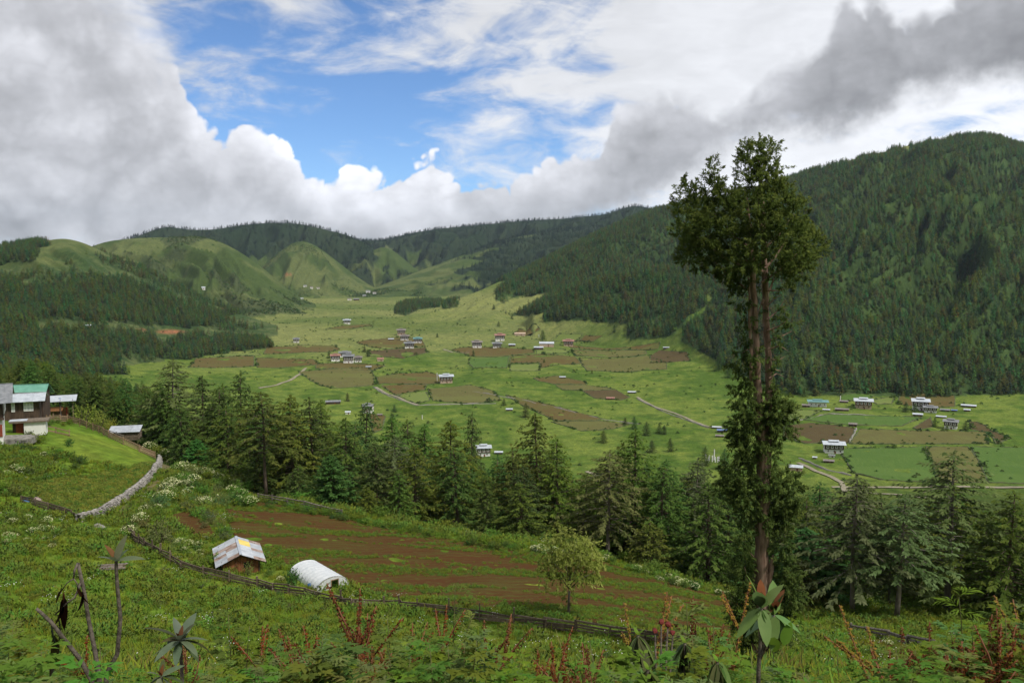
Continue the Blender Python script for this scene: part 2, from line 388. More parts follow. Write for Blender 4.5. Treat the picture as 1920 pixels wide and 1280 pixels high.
def mat_new(name):
    m = bpy.data.materials.new(name); m.use_nodes = True; t = NT(m.node_tree); t.n.clear()
    out = t.add('ShaderNodeOutputMaterial'); b = t.add('ShaderNodeBsdfPrincipled'); t.l.new(b.outputs[0], out.inputs[0])
    b.inputs['Specular IOR Level'].default_value = .25
    return m, t, b
def C4(c): return (c[0], c[1], c[2], 1)
def mat_plain(name, c1, c2, scale=3, rough=.85, bump=.2, metal=0, obj=False, stretch=None, spec=.25, rnd=.0):
    m, t, b = mat_new(name)
    co = t.add('ShaderNodeTexCoord').outputs['Object']
    if stretch: co = t.vm('MULTIPLY', co, stretch)
    n = t.noise(co, scale, 6, .6)
    f = t.map(n, .3, .7)
    col = t.mix(f, C4(c1), C4(c2))
    if rnd:
        oi = t.add('ShaderNodeObjectInfo').outputs['Random']
        col = t.mix(1, col, t.rgb(*[t.map(oi, 0, 1, 1-rnd, 1+rnd, False)]*3), 'MULTIPLY')
    t.l.new(col, b.inputs['Base Color']); b.inputs['Roughness'].default_value = rough; b.inputs['Metallic'].default_value = metal
    b.inputs['Specular IOR Level'].default_value = spec
    if bump:
        bp = t.add('ShaderNodeBump'); bp.inputs['Strength'].default_value = bump; bp.inputs['Distance'].default_value = .03
        t.l.new(n, bp.inputs['Height']); t.l.new(bp.outputs[0], b.inputs['Normal'])
    return m
def mat_leaf(name, c1, c2, scale=1.5, rough=.6, trans=.25, rnd=.18, tipcol=None, spec=.06):
    """foliage: two greens by position, varied per plant, some light passing through"""
    m, t, b = mat_new(name)
    co = t.add('ShaderNodeTexCoord').outputs['Object']
    n = t.noise(co, scale, 3, .6)
    col = t.mix(t.map(n, .3, .7), C4(c1), C4(c2))
    if tipcol:
        a = t.add('ShaderNodeAttribute', attribute_name='tip'); col = t.mix(a.outputs['Fac'], col, C4(tipcol))
    oi = t.add('ShaderNodeObjectInfo').outputs['Random']
    oj = t.m('FRACT', t.m('MULTIPLY', oi, 7.31))
    col = t.mix(1, col, t.rgb(t.map(oj, 0, 1, 1-rnd*1.2, 1+rnd*1.2, False), t.map(oi, 0, 1, 1-rnd, 1+rnd, False), t.map(oj, 0, 1, 1+rnd, 1-rnd, False)), 'MULTIPLY')
    t.l.new(col, b.inputs['Base Color']); b.inputs['Roughness'].default_value = rough
    b.inputs['Specular IOR Level'].default_value = spec
    # a leaf shades by the lie of its clump as much as by its own tiny face
    na = t.add('ShaderNodeAttribute', attribute_name='nrm'); vt = t.add('ShaderNodeVectorTransform', vector_type='NORMAL', convert_from='OBJECT', convert_to='WORLD'); t.l.new(na.outputs['Vector'], vt.inputs[0])
    ge = t.add('ShaderNodeNewGeometry').outputs['Normal']
    t.l.new(t.vm('NORMALIZE', t.vm('ADD', vt.outputs[0], t.vm('MULTIPLY', ge, (.35, .35, .35)))), b.inputs['Normal'])
    tr = t.add('ShaderNodeBsdfTranslucent'); t.l.new(col, tr.inputs[0])
    mx = t.add('ShaderNodeMixShader'); mx.inputs[0].default_value = trans
    t.l.new(b.outputs[0], mx.inputs[1]); t.l.new(tr.outputs[0], mx.inputs[2])
    out = [q for q in t.n if q.type == 'OUTPUT_MATERIAL'][0]; t.l.new(mx.outputs[0], out.inputs[0])
    return m

# ================================================================ land cover (image-space outlines, looked up on the ground itself)
FOREST_LEFT = [
 [(-500,470),(0,467),(40,458),(85,452),(72,470),(60,488),(0,497),(-500,500)],
 [(-500,540),(0,522),(60,540),(150,530),(235,520),(290,545),(350,570),(425,590),(420,604),(350,618),(330,612),(250,608),(200,600),(120,598),(70,605),(-500,600)],
 [(-500,600),(0,602),(70,607),(80,625),(100,612),(150,622),(260,628),(300,635),(290,650),(240,668),(210,690),(240,700),(150,704),(-500,720)],
 [(262,664),(325,645),(335,634),(420,628),(505,640),(512,652),(430,660),(395,668),(350,675),(300,672)]]
FOREST_RIGHT = [(925,558),(945,530),(1000,495),(1100,440),(1220,388),(1480,330),(1850,245),(2800,250),(2800,748),(1480,742),(1400,708),(1350,682),(1285,642),(1300,610),(1335,560),(1338,520),(1322,560),(1262,630),(1180,638),(1176,607),(1100,600),(1020,604),(1020,586),(955,592),(1000,570),(1040,552),(1000,548),(935,566)]
GROVES = [[(738,588),(743,572),(790,560),(828,563),(824,576),(785,580),(762,592)], [(828,568),(862,562),(858,576),(830,580)],
          [(405,588),(430,581),(470,577),(515,574),(512,582),(470,587),(420,592)], [(655,548),(668,540),(700,545),(690,552)]]
def cover(x, y, z, idx):
    """0..1 forest cover at ground points"""
    px, py = proj(x, y, z); wob = fbm(x/60, y/60, 3, 77)*14
    pxw = px+wob; pyw = py+wob*.35
    f = np.zeros(px.shape)
    for p in FOREST_LEFT: f = np.maximum(f, inpoly(pxw, pyw, p)*1.*((idx == LORD.index('wooded_hill')) | (idx == -1)))
    f = np.maximum(f, inpoly(pxw, pyw, FOREST_RIGHT)*1.*((idx == LORD.index('right_mountain')) | (idx == LORD.index('front_spur'))))
    for p in GROVES: f = np.maximum(f, inpoly(px, py, p)*1.*(y < 2600))
    nz = fbm(x/160, y/160, 4, 61)
    dk = LORD.index('dark_hill'); fr = LORD.index('far_ridge'); sp = LORD.index('ridge_spur'); rc = LORD.index('ridge_cone')
    f = np.maximum(f, (idx == dk)*sstep(-.35, .05, nz+(520-py)/70.))
    f = np.maximum(f, (idx == fr)*sstep(-.3, .1, nz+(500-py)/50.))
    f = np.maximum(f, (idx == sp)*sstep(-.1, .2, nz+(px-880)/130.))
    f = np.maximum(f, (idx == rc)*sstep(.25, .5, nz))
    wh = (idx == LORD.index('wooded_hill'))
    f = np.maximum(f, wh*.35*sstep(0, .3, nz)*(py > 470))
    return f
def ground_cols(x, y, z, idx):
    px, py = proj(x, y, z); Y = y
    n1 = fbm(x/90, y/90, 4, 50); n2 = fbm(x/14, y/14, 3, 55); n3 = fbm(x/420, y/300, 3, 58)
    A = lambda c: np.array(c)[None, :]
    mixc = lambda a, b, f: a*(1-f[:, None])+b*f[:, None]
    n = len(x)
    # near slope: lush grass -> valley pasture -> pale far pasture
    near = mixc(np.tile(A((.085, .150, .015)), (n, 1)), A((.135, .185, .024)), sstep(-.5, .6, n2+n1*.5))
    val = mixc(np.tile(A((.062, .112, .016)), (n, 1)), A((.122, .168, .030)), sstep(-.6, .6, n1+.9*n2+.4*fbm(x/38, y/38, 3, 52)))
    far = mixc(np.tile(A((.098, .135, .034)), (n, 1)), A((.165, .186, .060)), sstep(-.5, .5, n3+.3*n2))
    c = mixc(near, val, sstep(300, 450, Y)); c = mixc(c, far, sstep(950, 1350, Y+n1*120))
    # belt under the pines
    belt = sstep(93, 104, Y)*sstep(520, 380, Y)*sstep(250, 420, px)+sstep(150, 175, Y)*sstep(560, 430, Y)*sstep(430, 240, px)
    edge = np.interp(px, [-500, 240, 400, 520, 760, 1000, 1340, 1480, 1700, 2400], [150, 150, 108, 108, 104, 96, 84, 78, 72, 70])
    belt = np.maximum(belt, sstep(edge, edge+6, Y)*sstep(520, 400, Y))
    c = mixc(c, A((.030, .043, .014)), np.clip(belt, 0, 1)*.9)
    gr1, gr2 = np.tile(A((.052, .082, .022)), (n, 1)), A((.098, .122, .040))  # far-hill grass, its greens darkened to carry cloud shade
    grass = mixc(gr1, gr2, sstep(-.4, .5, n1+n3)); scr = mixc(np.tile(A((.040, .072, .022)), (n, 1)), A((.085, .110, .040)), sstep(-.4, .5, n2+n1))
    for k in ('grassy_hill', 'grassy_cone', 'ridge_spur', 'ridge_cone', 'far_ridge', 'dark_hill'):
        q = idx == LORD.index(k); c[q] = grass[q]
    q = np.isin(idx, [LORD.index('grassy_hill')])
    patch = sstep(.05, .3, fbm(x/130, y/200, 4, 71)-.25+.25*sstep(520, 560, py))
    c = np.where(q[:, None], mixc(c, A((.055, .072, .030)), patch*.8), c)
    q = idx == LORD.index('wooded_hill'); sc2 = sstep(.0, .35, n1+(500-py)/70.); c[q] = mixc(scr, grass, sc2)[q]
    rm = LORD.index('right_mountain'); fs = LORD.index('front_spur')
    brush = mixc(np.tile(A((.034, .062, .018)), (n, 1)), A((.062, .105, .030)), sstep(-.1, .45, fbm(x/45, y/45, 4, 81)))
    inr = inpoly(px, py, FOREST_RIGHT) & ((idx == rm) | (idx == fs))
    c[inr] = brush[inr]
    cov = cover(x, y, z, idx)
    dark = np.where(((idx == LORD.index('dark_hill')) | (idx == LORD.index('far_ridge')) | (idx == LORD.index('ridge_spur')))[:, None], A((.014, .027, .016)), A((.026, .046, .016)))  # ridge forest ground is dark, with cloud shade added to its colour
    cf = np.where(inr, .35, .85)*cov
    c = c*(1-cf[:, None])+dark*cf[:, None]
    # bare red earth cuts on the wooded slope
    for ex, ey, rx, ry in ((320, 622, 26, 4), (265, 618, 9, 2.5), (430, 578, 12, 3), (540, 514, 7, 2)):
        e = np.exp(-(((px-ex)/rx)**2+((py-ey)/ry)**2)**2); e *= (Y > 700)
        c = c*(1-e[:, None])+A((.24, .11, .055))*e[:, None]
    return np.concatenate([np.clip(c, 0, 1), np.ones((n, 1))], 1), cov

def terrain_material():
    m, t, b = mat_new('ground_cover')
    a = t.add('ShaderNodeAttribute', attribute_name='col').outputs['Color']
    co = t.add('ShaderNodeTexCoord').outputs['Object']
    n1 = t.noise(co, .9, 6, .65); n2 = t.noise(co, .09, 6, .7); n3 = t.noise(co, .35, 5, .7)
    f = t.m('MULTIPLY', t.m('MULTIPLY', t.map(n1, .25, .75, .75, 1.25), t.map(n2, .25, .75, .78, 1.22)), t.map(n3, .25, .75, .72, 1.28))
    c = t.mix(1, a, t.rgb(f, f, f), 'MULTIPLY')
    c = t.mix(t.map(n2, .45, .7, 0, .35), c, t.mix(1, c, (1.25, .95, .8, 1), 'MULTIPLY'))
    t.l.new(c, b.inputs['Base Color']); b.inputs['Roughness'].default_value = .95; b.inputs['Specular IOR Level'].default_value = .05
    bp = t.add('ShaderNodeBump'); bp.inputs['Strength'].default_value = .5; bp.inputs['Distance'].default_value = .35
    t.l.new(t.m('ADD', n1, t.m('MULTIPLY', n3, 2.)), bp.inputs['Height']); t.l.new(bp.outputs[0], b.inputs['Normal'])
    return m
def build_terrain():
    th = np.concatenate([np.linspace(-180, -37, 70, endpoint=False), np.linspace(-37, 37, 700, endpoint=False), np.linspace(37, 180, 71)])
    r = np.concatenate([[.3, .8], np.geomspace(1.4, 30, 60, endpoint=False), np.linspace(30, 125, 190, endpoint=False), np.linspace(125, 500, 60, endpoint=False),
                        np.linspace(500, 1700, 240, endpoint=False), np.linspace(1700, 5200, 240, endpoint=False), np.linspace(5200, 9000, 12)])
    T, Rr = np.meshgrid(np.radians(th), r); X = (Rr*np.sin(T)).ravel(); Yv = (Rr*np.cos(T)-.5).ravel()
    Z, I = height(X, Yv, True)
    nt, nr = len(th), len(r)
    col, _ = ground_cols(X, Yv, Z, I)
    ii = (np.arange(nr-1)[:, None]*nt+np.arange(nt-1)[None, :]).ravel()
    F = np.stack([ii, ii+1, ii+nt+1, ii+nt], 1)[:, ::-1]
    V = np.stack([X, Yv, Z], 1)
    m = terrain_material()
    fi = I[F[:, 0]]; ri = Rr.ravel()[F[:, 0]]; names = np.where(fi >= 0, fi+2, np.where(ri < 160, 0, 1))
    for k, nm in enumerate(['hillside_ground', 'valley_floor']+LORD):
        f = F[names == k]
        if not len(f): continue
        us, inv = np.unique(f, return_inverse=True)
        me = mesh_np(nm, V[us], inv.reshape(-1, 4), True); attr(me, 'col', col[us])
        o = link(nm, me, m); o['kind'] = 'structure'
build_terrain()
# ================================================================ foliage prototypes
def sprays(P, D, L, W, up=None, seed=0, bend=.25):
    """leaf-sized folded diamonds: centres P, directions D (n,3), lengths L, widths W -> V, F"""
    rg = np.random.default_rng(seed); n = len(P)
    D = D/np.maximum(np.linalg.norm(D, axis=1, keepdims=True), 1e-6)
    U = rg.normal(size=(n, 3))*.55+(np.array([0, 0, 1.]) if up is None else up)
    S = np.cross(D, U); S /= np.maximum(np.linalg.norm(S, axis=1, keepdims=True), 1e-6)
    N = np.cross(S, D)
    L = np.broadcast_to(L, n)[:, None]; W = np.broadcast_to(W, n)[:, None]
    a = P; b = P+D*L*.5+S*W*.5-N*L*bend*.1; c = P+D*L-N*L*bend; d = P+D*L*.5-S*W*.5-N*L*bend*.1
    V = np.stack([a, b, c, d], 1).reshape(-1, 3); i = np.arange(n)*4
    return V, np.stack([i, i+1, i+2, i+3], 1)
def crown_mesh(name, V, F, tip=None, mat=None, soft=.0):
    me = mesh_np(name, V, F)
    zc = V[:, 2].mean()*.75; ax = V[:, :2].mean(0)
    d = V-np.array([ax[0], ax[1], 0]); out = np.stack([d[:, 0], d[:, 1], (d[:, 2]-zc)*.15+.8*np.hypot(d[:, 0], d[:, 1])+.25], 1)
    out /= np.linalg.norm(out, axis=1, keepdims=True)
    fn = np.cross(V[F[:, 1]]-V[F[:, 0]], V[F[:, -1]]-V[F[:, 0]]); fn /= np.maximum(np.linalg.norm(fn, axis=1, keepdims=True), 1e-9); nm = np.zeros_like(V)
    for j in range(F.shape[1]): nm[F[:, j]] = fn
    nm *= np.sign((nm*out).sum(1, keepdims=True)+1e-9); sf = soft or .6
    n = out*sf+nm*(1-sf); n /= np.linalg.norm(n, axis=1, keepdims=True); attr(me, 'nrm', n, 'FLOAT_VECTOR')
    if tip is not None: attr(me, 'tip', tip, 'FLOAT')
    if mat: me.materials.append(mat)
    return me
M = {}
M['needle'] = mat_leaf('needle', (.056, .102, .020), (.090, .142, .028), .6, .8, .35, .2, (.150, .190, .042))
M['needle_dark'] = mat_leaf('needle_dark', (.046, .090, .022), (.076, .125, .028), .6, .8, .35, .2, (.118, .165, .038))
M['needle_bright'] = mat_leaf('needle_bright', (.038, .105, .022), (.060, .150, .030), .6, .65, .3, .12, (.085, .19, .04))
M['needle_grey'] = mat_leaf('needle_grey', (.080, .110, .034), (.115, .145, .046), .6, .8, .3, .12, (.18, .205, .080))
M['needle_far'] = mat_leaf('needle_far', (.056, .094, .030), (.098, .138, .042), .25, .8, .35, .40)
M['needle_ridge'] = mat_leaf('needle_ridge', (.013, .028, .019), (.024, .043, .026), .25, .8, .3, .28)  # dark ridge firs, deepened further so the colour holds cloud shade
M['brush'] = mat_leaf('brush', (.060, .110, .032), (.095, .150, .044), .25, .7, .3, .25)
M['bark'] = mat_plain('bark', (.075, .052, .038), (.17, .13, .10), 4, .9, .6, stretch=(1, 1, .25))
M['bark_grey'] = mat_plain('bark_grey', (.11, .09, .075), (.22, .19, .165), 5, .9, .6, stretch=(1, 1, .2))

def conifer(h, rad, seed, low=.08, dens=1., droop=.35, spray=.55, taper=.62, lich=0., whorl=.62):
    """layered conifer of height h: trunk mesh and crown mesh (drooping fans of needles in tiers)"""
    rg = np.random.default_rng(seed)
    lean = rg.normal(0, .012, 2); tr = MB(); nz = 9
    zs = np.linspace(0, h*.97, nz); pts = [(lean[0]*z+.06*math.sin(z*.5+seed), lean[1]*z+.05*math.cos(z*.4+seed), z-(.6 if z == 0 else 0)) for z in zs]
    r0 = h*.0135; tr.tube(pts, [r0*(1-.9*(z/h))+.02 for z in zs], 7)
    P = []; D = []; T = []; LN = []
    z = h*low
    while z < h*.985:
        t = (z/h-low)/(1-low); L0 = rad*(1-t)**taper*(.72+.45*math.sin(min(1, t*4+.35)*math.pi/2))*(.8+.4*rg.random())+.12
        nb = rg.integers(5, 8)if t < .9 else 4; a0 = rg.random()*7
        for b in range(nb):
            if rg.random() > .93*dens+.05: continue
            a = a0+b*2*math.pi/nb+rg.normal(0, .22); L = L0*rg.uniform(.55, 1.12)
            up0 = .30*(t-.25)+rg.normal(0, .07)
            n = max(3, int(L/ .30))
            base = np.array([lean[0]*z, lean[1]*z, z+rg.normal(0, .10)])
            if L > .9:
                e = base+np.array([math.cos(a)*L*.8, math.sin(a)*L*.8, L*.8*up0-droop*L*.45]); m = base+np.array([math.cos(a)*L*.4, math.sin(a)*L*.4, L*.4*up0-droop*L*.08])
                tr.tube([base, m, e], [.012*L+.012, .008*L+.008, .006], 3, False)
            for k in range(n):
                s = (.16 if t < .85 else .05)+(k+rg.random())/n*.86
                if s > 1.02: continue
                rr = s*L; zz = rr*up0-droop*L*s**2.2*.6+ (.12*L*max(0, s-.8)*4)
                p = base+np.array([math.cos(a)*rr, math.sin(a)*rr, zz])
                for q in range(4 if s < .75 else 5):
                    da = a+rg.normal(0, .85 if q else .35)
                    P.append(p+rg.normal(0, .07, 3)); D.append((math.cos(da), math.sin(da), -.18-droop*s*.8+rg.normal(0, .22)))
                    T.append(np.clip((s-.55)*1.4+rg.normal(0, .18), 0, 1)); LN.append(spray*(.65+.6*rg.random())*(.6+.4*(1-t)))
        z += whorl*(1-.45*t)*rg.uniform(.75, 1.25)*(h/14)**.5
    # leader
    for k in range(14): P.append((lean[0]*h, lean[1]*h, h*(.965+.03*k/14))); D.append((rg.normal(0, .6), rg.normal(0, .6), .9)); T.append(.4); LN.append(spray*.55)
    P = np.array(P); D = np.array(D); LN = np.array(LN)
    V, F = sprays(P, D, LN, LN*.42, seed=seed)
    return tr.me('trunk', True), V, F, np.repeat(np.array(T), 4)

def far_conifer(h, rad, seed, ns=70):
    rg = np.random.default_rng(seed); t = rg.random(ns)**.8; a = rg.random(ns)*2*np.pi; rr = rad*(1-t)**.75*(.35+.65*rg.random(ns)**.5)
    P = np.stack([np.cos(a)*rr*.55, np.sin(a)*rr*.55, h*(.10+.86*t)], 1)
    D = np.stack([np.cos(a), np.sin(a), rg.normal(-.25, .25, ns)], 1)
    L = (rad*.55*(1-t)**.6+.5)*(.7+.6*rg.random(ns))
    V, F = sprays(P, D, L, L*.62, seed=seed, bend=.35)
    k = np.array([[0, 0, h*.8], [rad*.05, 0, h*1.0], [0, rad*.06, h*.85], [-rad*.06, 0, h*.8]]); n = len(V)
    V = np.concatenate([V, k, [[.25, 0, -1], [-.12, .2, -1], [-.12, -.2, -1], [0, 0, h*.7]]]); F = np.concatenate([F, [[n, n+1, n+2, n+3], [n+4, n+5, n+7, n+7], [n+5, n+6, n+7, n+7]]])
    F = np.array([f if f[2] != f[3] else (f[0], f[1], f[2], n+1) for f in F])
    return V, F

# ---------------------------------------------------------------- one scatter object by geometry nodes (for what nobody could count)
def scatter(name, P, protos, scale, label, rot=None, tilt=None, seed=1, pick=None, cat=None):
    """protos: mesh objects not in the scene; P (n,3); instances of plain geometry"""
    n = len(P); rg = np.random.default_rng(seed)
    me = bpy.data.meshes.new(name); me.vertices.add(n); me.vertices.foreach_set('co', np.asarray(P, np.float32).ravel())
    def A(nm, typ, d, f): a = me.attributes.new(nm, typ, 'POINT'); a.data.foreach_set(f, d)
    sc = np.asarray(scale, np.float32)
    if sc.ndim == 1: sc = np.repeat(sc[:, None], 3, 1)
    A('sc', 'FLOAT_VECTOR', sc.ravel(), 'vector')
    ro = np.zeros((n, 3), np.float32); ro[:, 2] = rg.random(n)*6.283 if rot is None else rot
    ro[:, :2] = rg.normal(0, tilt or .04, (n, 2))
    A('ro', 'FLOAT_VECTOR', ro.ravel(), 'vector')
    A('pk', 'INT', (rg.integers(0, len(protos), n) if pick is None else np.asarray(pick)).astype(np.int32), 'value')
    o = link(name, me); o['kind'] = 'stuff'; tag(o, label, cat)
    g = bpy.data.node_groups.new(name, 'GeometryNodeTree')
    g.interface.new_socket('Geometry', in_out='INPUT', socket_type='NodeSocketGeometry'); g.interface.new_socket('Geometry', in_out='OUTPUT', socket_type='NodeSocketGeometry')
    N = g.nodes; L = g.links; gi = N.new('NodeGroupInput'); go = N.new('NodeGroupOutput'); ip = N.new('GeometryNodeInstanceOnPoints')
    jo = N.new('GeometryNodeGeometryToInstance')
    for p in reversed(protos):
        oi = N.new('GeometryNodeObjectInfo'); oi.inputs['Object'].default_value = p; oi.inputs['As Instance'].default_value = False
        L.new(oi.outputs['Geometry'], jo.inputs[0])
    def at_(nm, typ):
        a = N.new('GeometryNodeInputNamedAttribute'); a.data_type = typ; a.inputs['Name'].default_value = nm; return a.outputs[0]
    L.new(gi.outputs[0], ip.inputs['Points']); L.new(jo.outputs[0], ip.inputs['Instance']); ip.inputs['Pick Instance'].default_value = True
    L.new(at_('pk', 'INT'), ip.inputs['Instance Index']); L.new(at_('sc', 'FLOAT_VECTOR'), ip.inputs['Scale'])
    e = N.new('FunctionNodeEulerToRotation'); L.new(at_('ro', 'FLOAT_VECTOR'), e.inputs[0]); L.new(e.outputs[0], ip.inputs['Rotation'])
    L.new(ip.outputs[0], go.inputs[0])
    md = o.modifiers.new('scatter', 'NODES'); md.node_group = g
    return o
def proto(name, me): return bpy.data.objects.new(name, me)

# ================================================================ far forests
def far_forest():
    rg = np.random.default_rng(11)
    pr = []
    for s in range(5):
        V, F = far_conifer(13, 2.7+.3*(s % 3), 100+s, 64); pr.append(proto('pine_form', crown_mesh('pine_form', V, F, None, M['needle_far'], .7)))
    def pts(n, px0, px1, Y0, Y1):
        u = (rg.uniform(px0, px1, n)-960)/FPX; Y = np.sqrt(rg.uniform(Y0**2, Y1**2, n)); x = u*Y
        z, i = height(x, Y, True); c = cover(x, Y, z, i)
        px, py = proj(x, Y, z)
        return x, Y, z, i, c, px, py
    rmk = [LORD.index('right_mountain'), LORD.index('front_spur')]
    x, Y, z, i, c, px, py = pts(95000, 900, 2050, 780, 2500)
    gap = sstep(-.25, .25, fbm(x/45, Y/45, 4, 81)+.05)
    bl = []
    for q in range(3):
        rq = np.random.default_rng(60+q); a_ = rq.random(60)*6.283; e_ = np.arcsin(rq.random(60)); dd = np.stack([np.cos(a_)*np.cos(e_), np.sin(a_)*np.cos(e_), np.sin(e_)], 1)
        V, F = sprays(dd*np.array([2.6, 2.6, 3.2])*rq.uniform(.5, 1, (60, 1)), dd+rq.normal(0, .5, (60, 3)), 1.5, 1.1, seed=q); bl.append(proto('brush_form', crown_mesh('brush_form', V, F, None, M['brush'], .7)))
    kb = np.isin(i, rmk) & (c > .5) & (gap > .45) & (px > 1380) & (rg.random(len(x)) < .5)
    scatter('mountain_brush', np.stack([x, Y, z], 1)[kb], bl, rg.uniform(.6, 1.2, kb.sum()), 'lighter green broadleaf brush filling gullies of the right mountainside', seed=9)
    k = np.isin(i, rmk) & (c > .5) & (rg.random(len(x)) < 1-.5*gap*sstep(300, 420, py)*(px > 1500)-.12*gap)
    o1 = (np.stack([x, Y, z], 1)[k], rg.uniform(.5, 1.35, k.sum())*np.where(Y[k] > 1900, .9, 1))
    scatter('mountain_forest', o1[0], pr, o1[1], 'dense dark conifer forest covering the steep mountainside right of the valley', seed=2)
    x, Y, z, i, c, px, py = pts(30000, -150, 560, 560, 1750)
    wo = LORD.index('wooded_hill')
    k = ((i == wo) | (i == -1)) & (rg.random(len(x)) < c) & (py < 720)
    scatter('hillside_pine_forest', np.stack([x, Y, z], 1)[k], pr, rg.uniform(.55, 1.15, k.sum()), 'dark pine forest on the low wooded hill above the farmhouses', seed=3)
    x, Y, z, i, c, px, py = pts(40000, 120, 1300, 2400, 4800)
    k = np.isin(i, [LORD.index(q) for q in ('far_ridge', 'dark_hill', 'ridge_spur', 'ridge_cone')]) & (rg.random(len(x)) < c*.55)
    x2, Y2, z2, i2, c2, px2, py2 = pts(30000, 100, 800, 1650, 3100)
    pn = fbm(x2/130, Y2/200, 4, 71)-.25+.25*sstep(520, 560, py2); k2 = np.isin(i2, [LORD.index(q) for q in ('grassy_hill', 'grassy_cone', 'ridge_spur', 'ridge_cone')]) & (pn+rg.normal(0, .12, len(x2)) > .12)
    scatter('hill_scrub', np.stack([x2, Y2, z2], 1)[k2], bl, rg.uniform(.35, .9, k2.sum()), 'dark scrub in patches over the grassy far hills', seed=19)
    prr = []
    for q in pr: me = q.data.copy(); me.materials[0] = M['needle_ridge']; prr.append(proto('fir_form', me))
    scatter('ridge_forest', np.stack([x, Y, z], 1)[k], prr, rg.uniform(.7, 1.4, k.sum()), 'distant dark forest along the high ridge under the clouds', seed=4)
    x, Y, z, i, c, px, py = pts(26000, 380, 900, 1250, 2900); k = (i < 0) & (c > .5); k |= (c > .5) & ~np.isin(i, [0, 1, 2, 4, 5, 6]) & (px < 900)
    for g in (0, 1, 2, 3): pass
    scatter('grove_pines', np.stack([x, Y, z], 1)[k], pr, rg.uniform(.6, 1.05, k.sum()), 'dark groves of pines on the far pasture in the valley middle', seed=16)
    return pr
FARP = far_forest()
# ================================================================ conifer belt below the ploughed field
CON = []
def make_conifers():
    spec = [('needle', 15, 4.6, dict(seed=1, low=.06)), ('needle', 15, 3.7, dict(seed=2, low=.10, droop=.45)), ('needle_dark', 15, 4.0, dict(seed=3, low=.04, droop=.5)),
            ('needle_grey', 16, 4.9, dict(seed=4, low=.30, dens=.95, droop=.45)), ('needle_bright', 9, 2.8, dict(seed=5, low=.02, droop=.1, taper=.7, whorl=.4)),
            ('needle', 15, 5.2, dict(seed=6, low=.42, droop=.3)), ('needle_dark', 15, 4.6, dict(seed=7, low=.12, droop=.4)), ('needle_grey', 16, 4.6, dict(seed=8, low=.42, dens=.9, droop=.45)),
            ('needle', 15, 4.2, dict(seed=9, low=.02, droop=.35)), ('needle', 6, 2.3, dict(seed=10, low=.02, droop=.2, whorl=.42, spray=.4))]
    for mt, h, r, kw in spec:
        tr, V, F, tip = conifer(h, r, **kw); cr = crown_mesh('crown', V, F, tip, M[mt], .6)
        tr.materials.append(M['bark_grey' if 'grey' in mt else 'bark']); CON.append((h, tr, cr))
make_conifers()
def put_conifer(name, k, x, y, h, wide=1., label='', group=None, z=None):
    h0, tr, cr = CON[k]; s = h/h0
    o = empty(name, (x, y, H(x, y)-.1 if z is None else z), random.random()*6.28); o.scale = (s*wide, s*wide, s)
    o.rotation_euler[0] = random.gauss(0, .015); o.rotation_euler[1] = random.gauss(0, .015)
    link('trunk', tr, None, o); link('crown', cr, None, o)
    tag(o, label, 'conifer', group); return o
# trees one can pick out: image x of the stem, image y of the tip, distance, form, width factor, label
PICK = [
 (317,672,165,7,1.15,'tall pale grey-green pine with bare trunks behind the log shed'),
 (378,704,158,0,1.1,'broad olive pine next to the tall pale pine behind the log shed'),
 (444,696,172,2,1.0,'dark pointed spruce standing behind the yellow-green pine with the bare trunk'),
 (495,733,116,5,1.05,'yellow-green layered pine with long bare reddish trunk beside flowering shrubs'),
 (545,738,125,0,1.0,None),(588,742,128,6,1.1,None),(606,746,150,0,.9,None),(648,782,118,0,1.1,None),(676,752,150,2,.9,'dark narrow spruce in front of a small white farmhouse'),
 (622,852,110,4,1.15,'bright green cone-shaped young conifer at the edge of the ploughed field'),(705,828,112,1,1.25,None),(690,912,107,9,1.0,None),
 (748,878,106,1,1.05,'yellowish young pine standing forward of the pine belt'),(735,778,140,0,1,None),(762,786,150,6,1,None),(793,792,150,0,1,None),(776,832,112,8,1.1,None),
 (846,788,120,0,1.15,None),(880,772,180,2,.62,'thin dark sparse spruce beside the white farmhouse with pale roof'),(858,838,112,2,1.1,None),(912,905,104,8,1,None),(930,850,125,6,.9,None),
 (560,873,112,9,1.0,'small bright young pine at the foot of the layered pine'),
 (965,838,115,6,1,None),(992,872,108,2,1,None),(1012,773,118,0,1.0,'tall pine whose dense tip rises above its neighbours behind the willow'),(1046,820,113,8,1,None),(1090,884,104,2,1,None),
 (1142,842,98,3,1.15,'broad grey-green drooping pine directly behind the willow tree'),(1166,828,116,0,1,None),(1190,803,105,0,1.05,'tall olive pine with layered boughs standing next to the drooping grey one'),
 (1246,858,104,6,1,None),(1298,856,105,3,.85,None),(1330,902,92,0,1.15,'pale layered pine just behind the ploughed field corner near the juniper'),(1372,880,98,8,1,None),
 (1217,976,92,9,1.0,'small young pine at the foot of the pine belt above the field corner'),
 (1515,928,92,6,1,None),(1542,900,98,2,1.05,None),(1520,990,80,4,1.5,'bright green broad cone-shaped conifer right of the big juniper'),(1506,1046,76,9,.9,'small brownish young pine beside the bright green conifer'),
 (1605,886,74,3,1.12,'grey lichen-draped pine with a straight bare trunk at the clearing edge'),(1632,900,90,2,1.0,None),(1690,922,72,7,1.2,'lichen-hung pine with twin pale stems above the fallen logs'),(1742,942,84,0,1,None),
 (1790,842,77,3,1.25,'largest lichen-draped pine with a thick dark trunk near the white road'),(1902,918,72,6,1.15,'dark full pine at the right end of the pine belt'),(1858,952,84,0,1.1,None),(1575,1010,80,4,.9,None),(1470,945,86,2,1,None)]
SKY_X = [-300,0,80,200,280,320,380,444,470,560,640,700,760,850,900,980,1020,1080,1190,1300,1380,1480,1550,1640,1720,1790,1850,1950,2300]
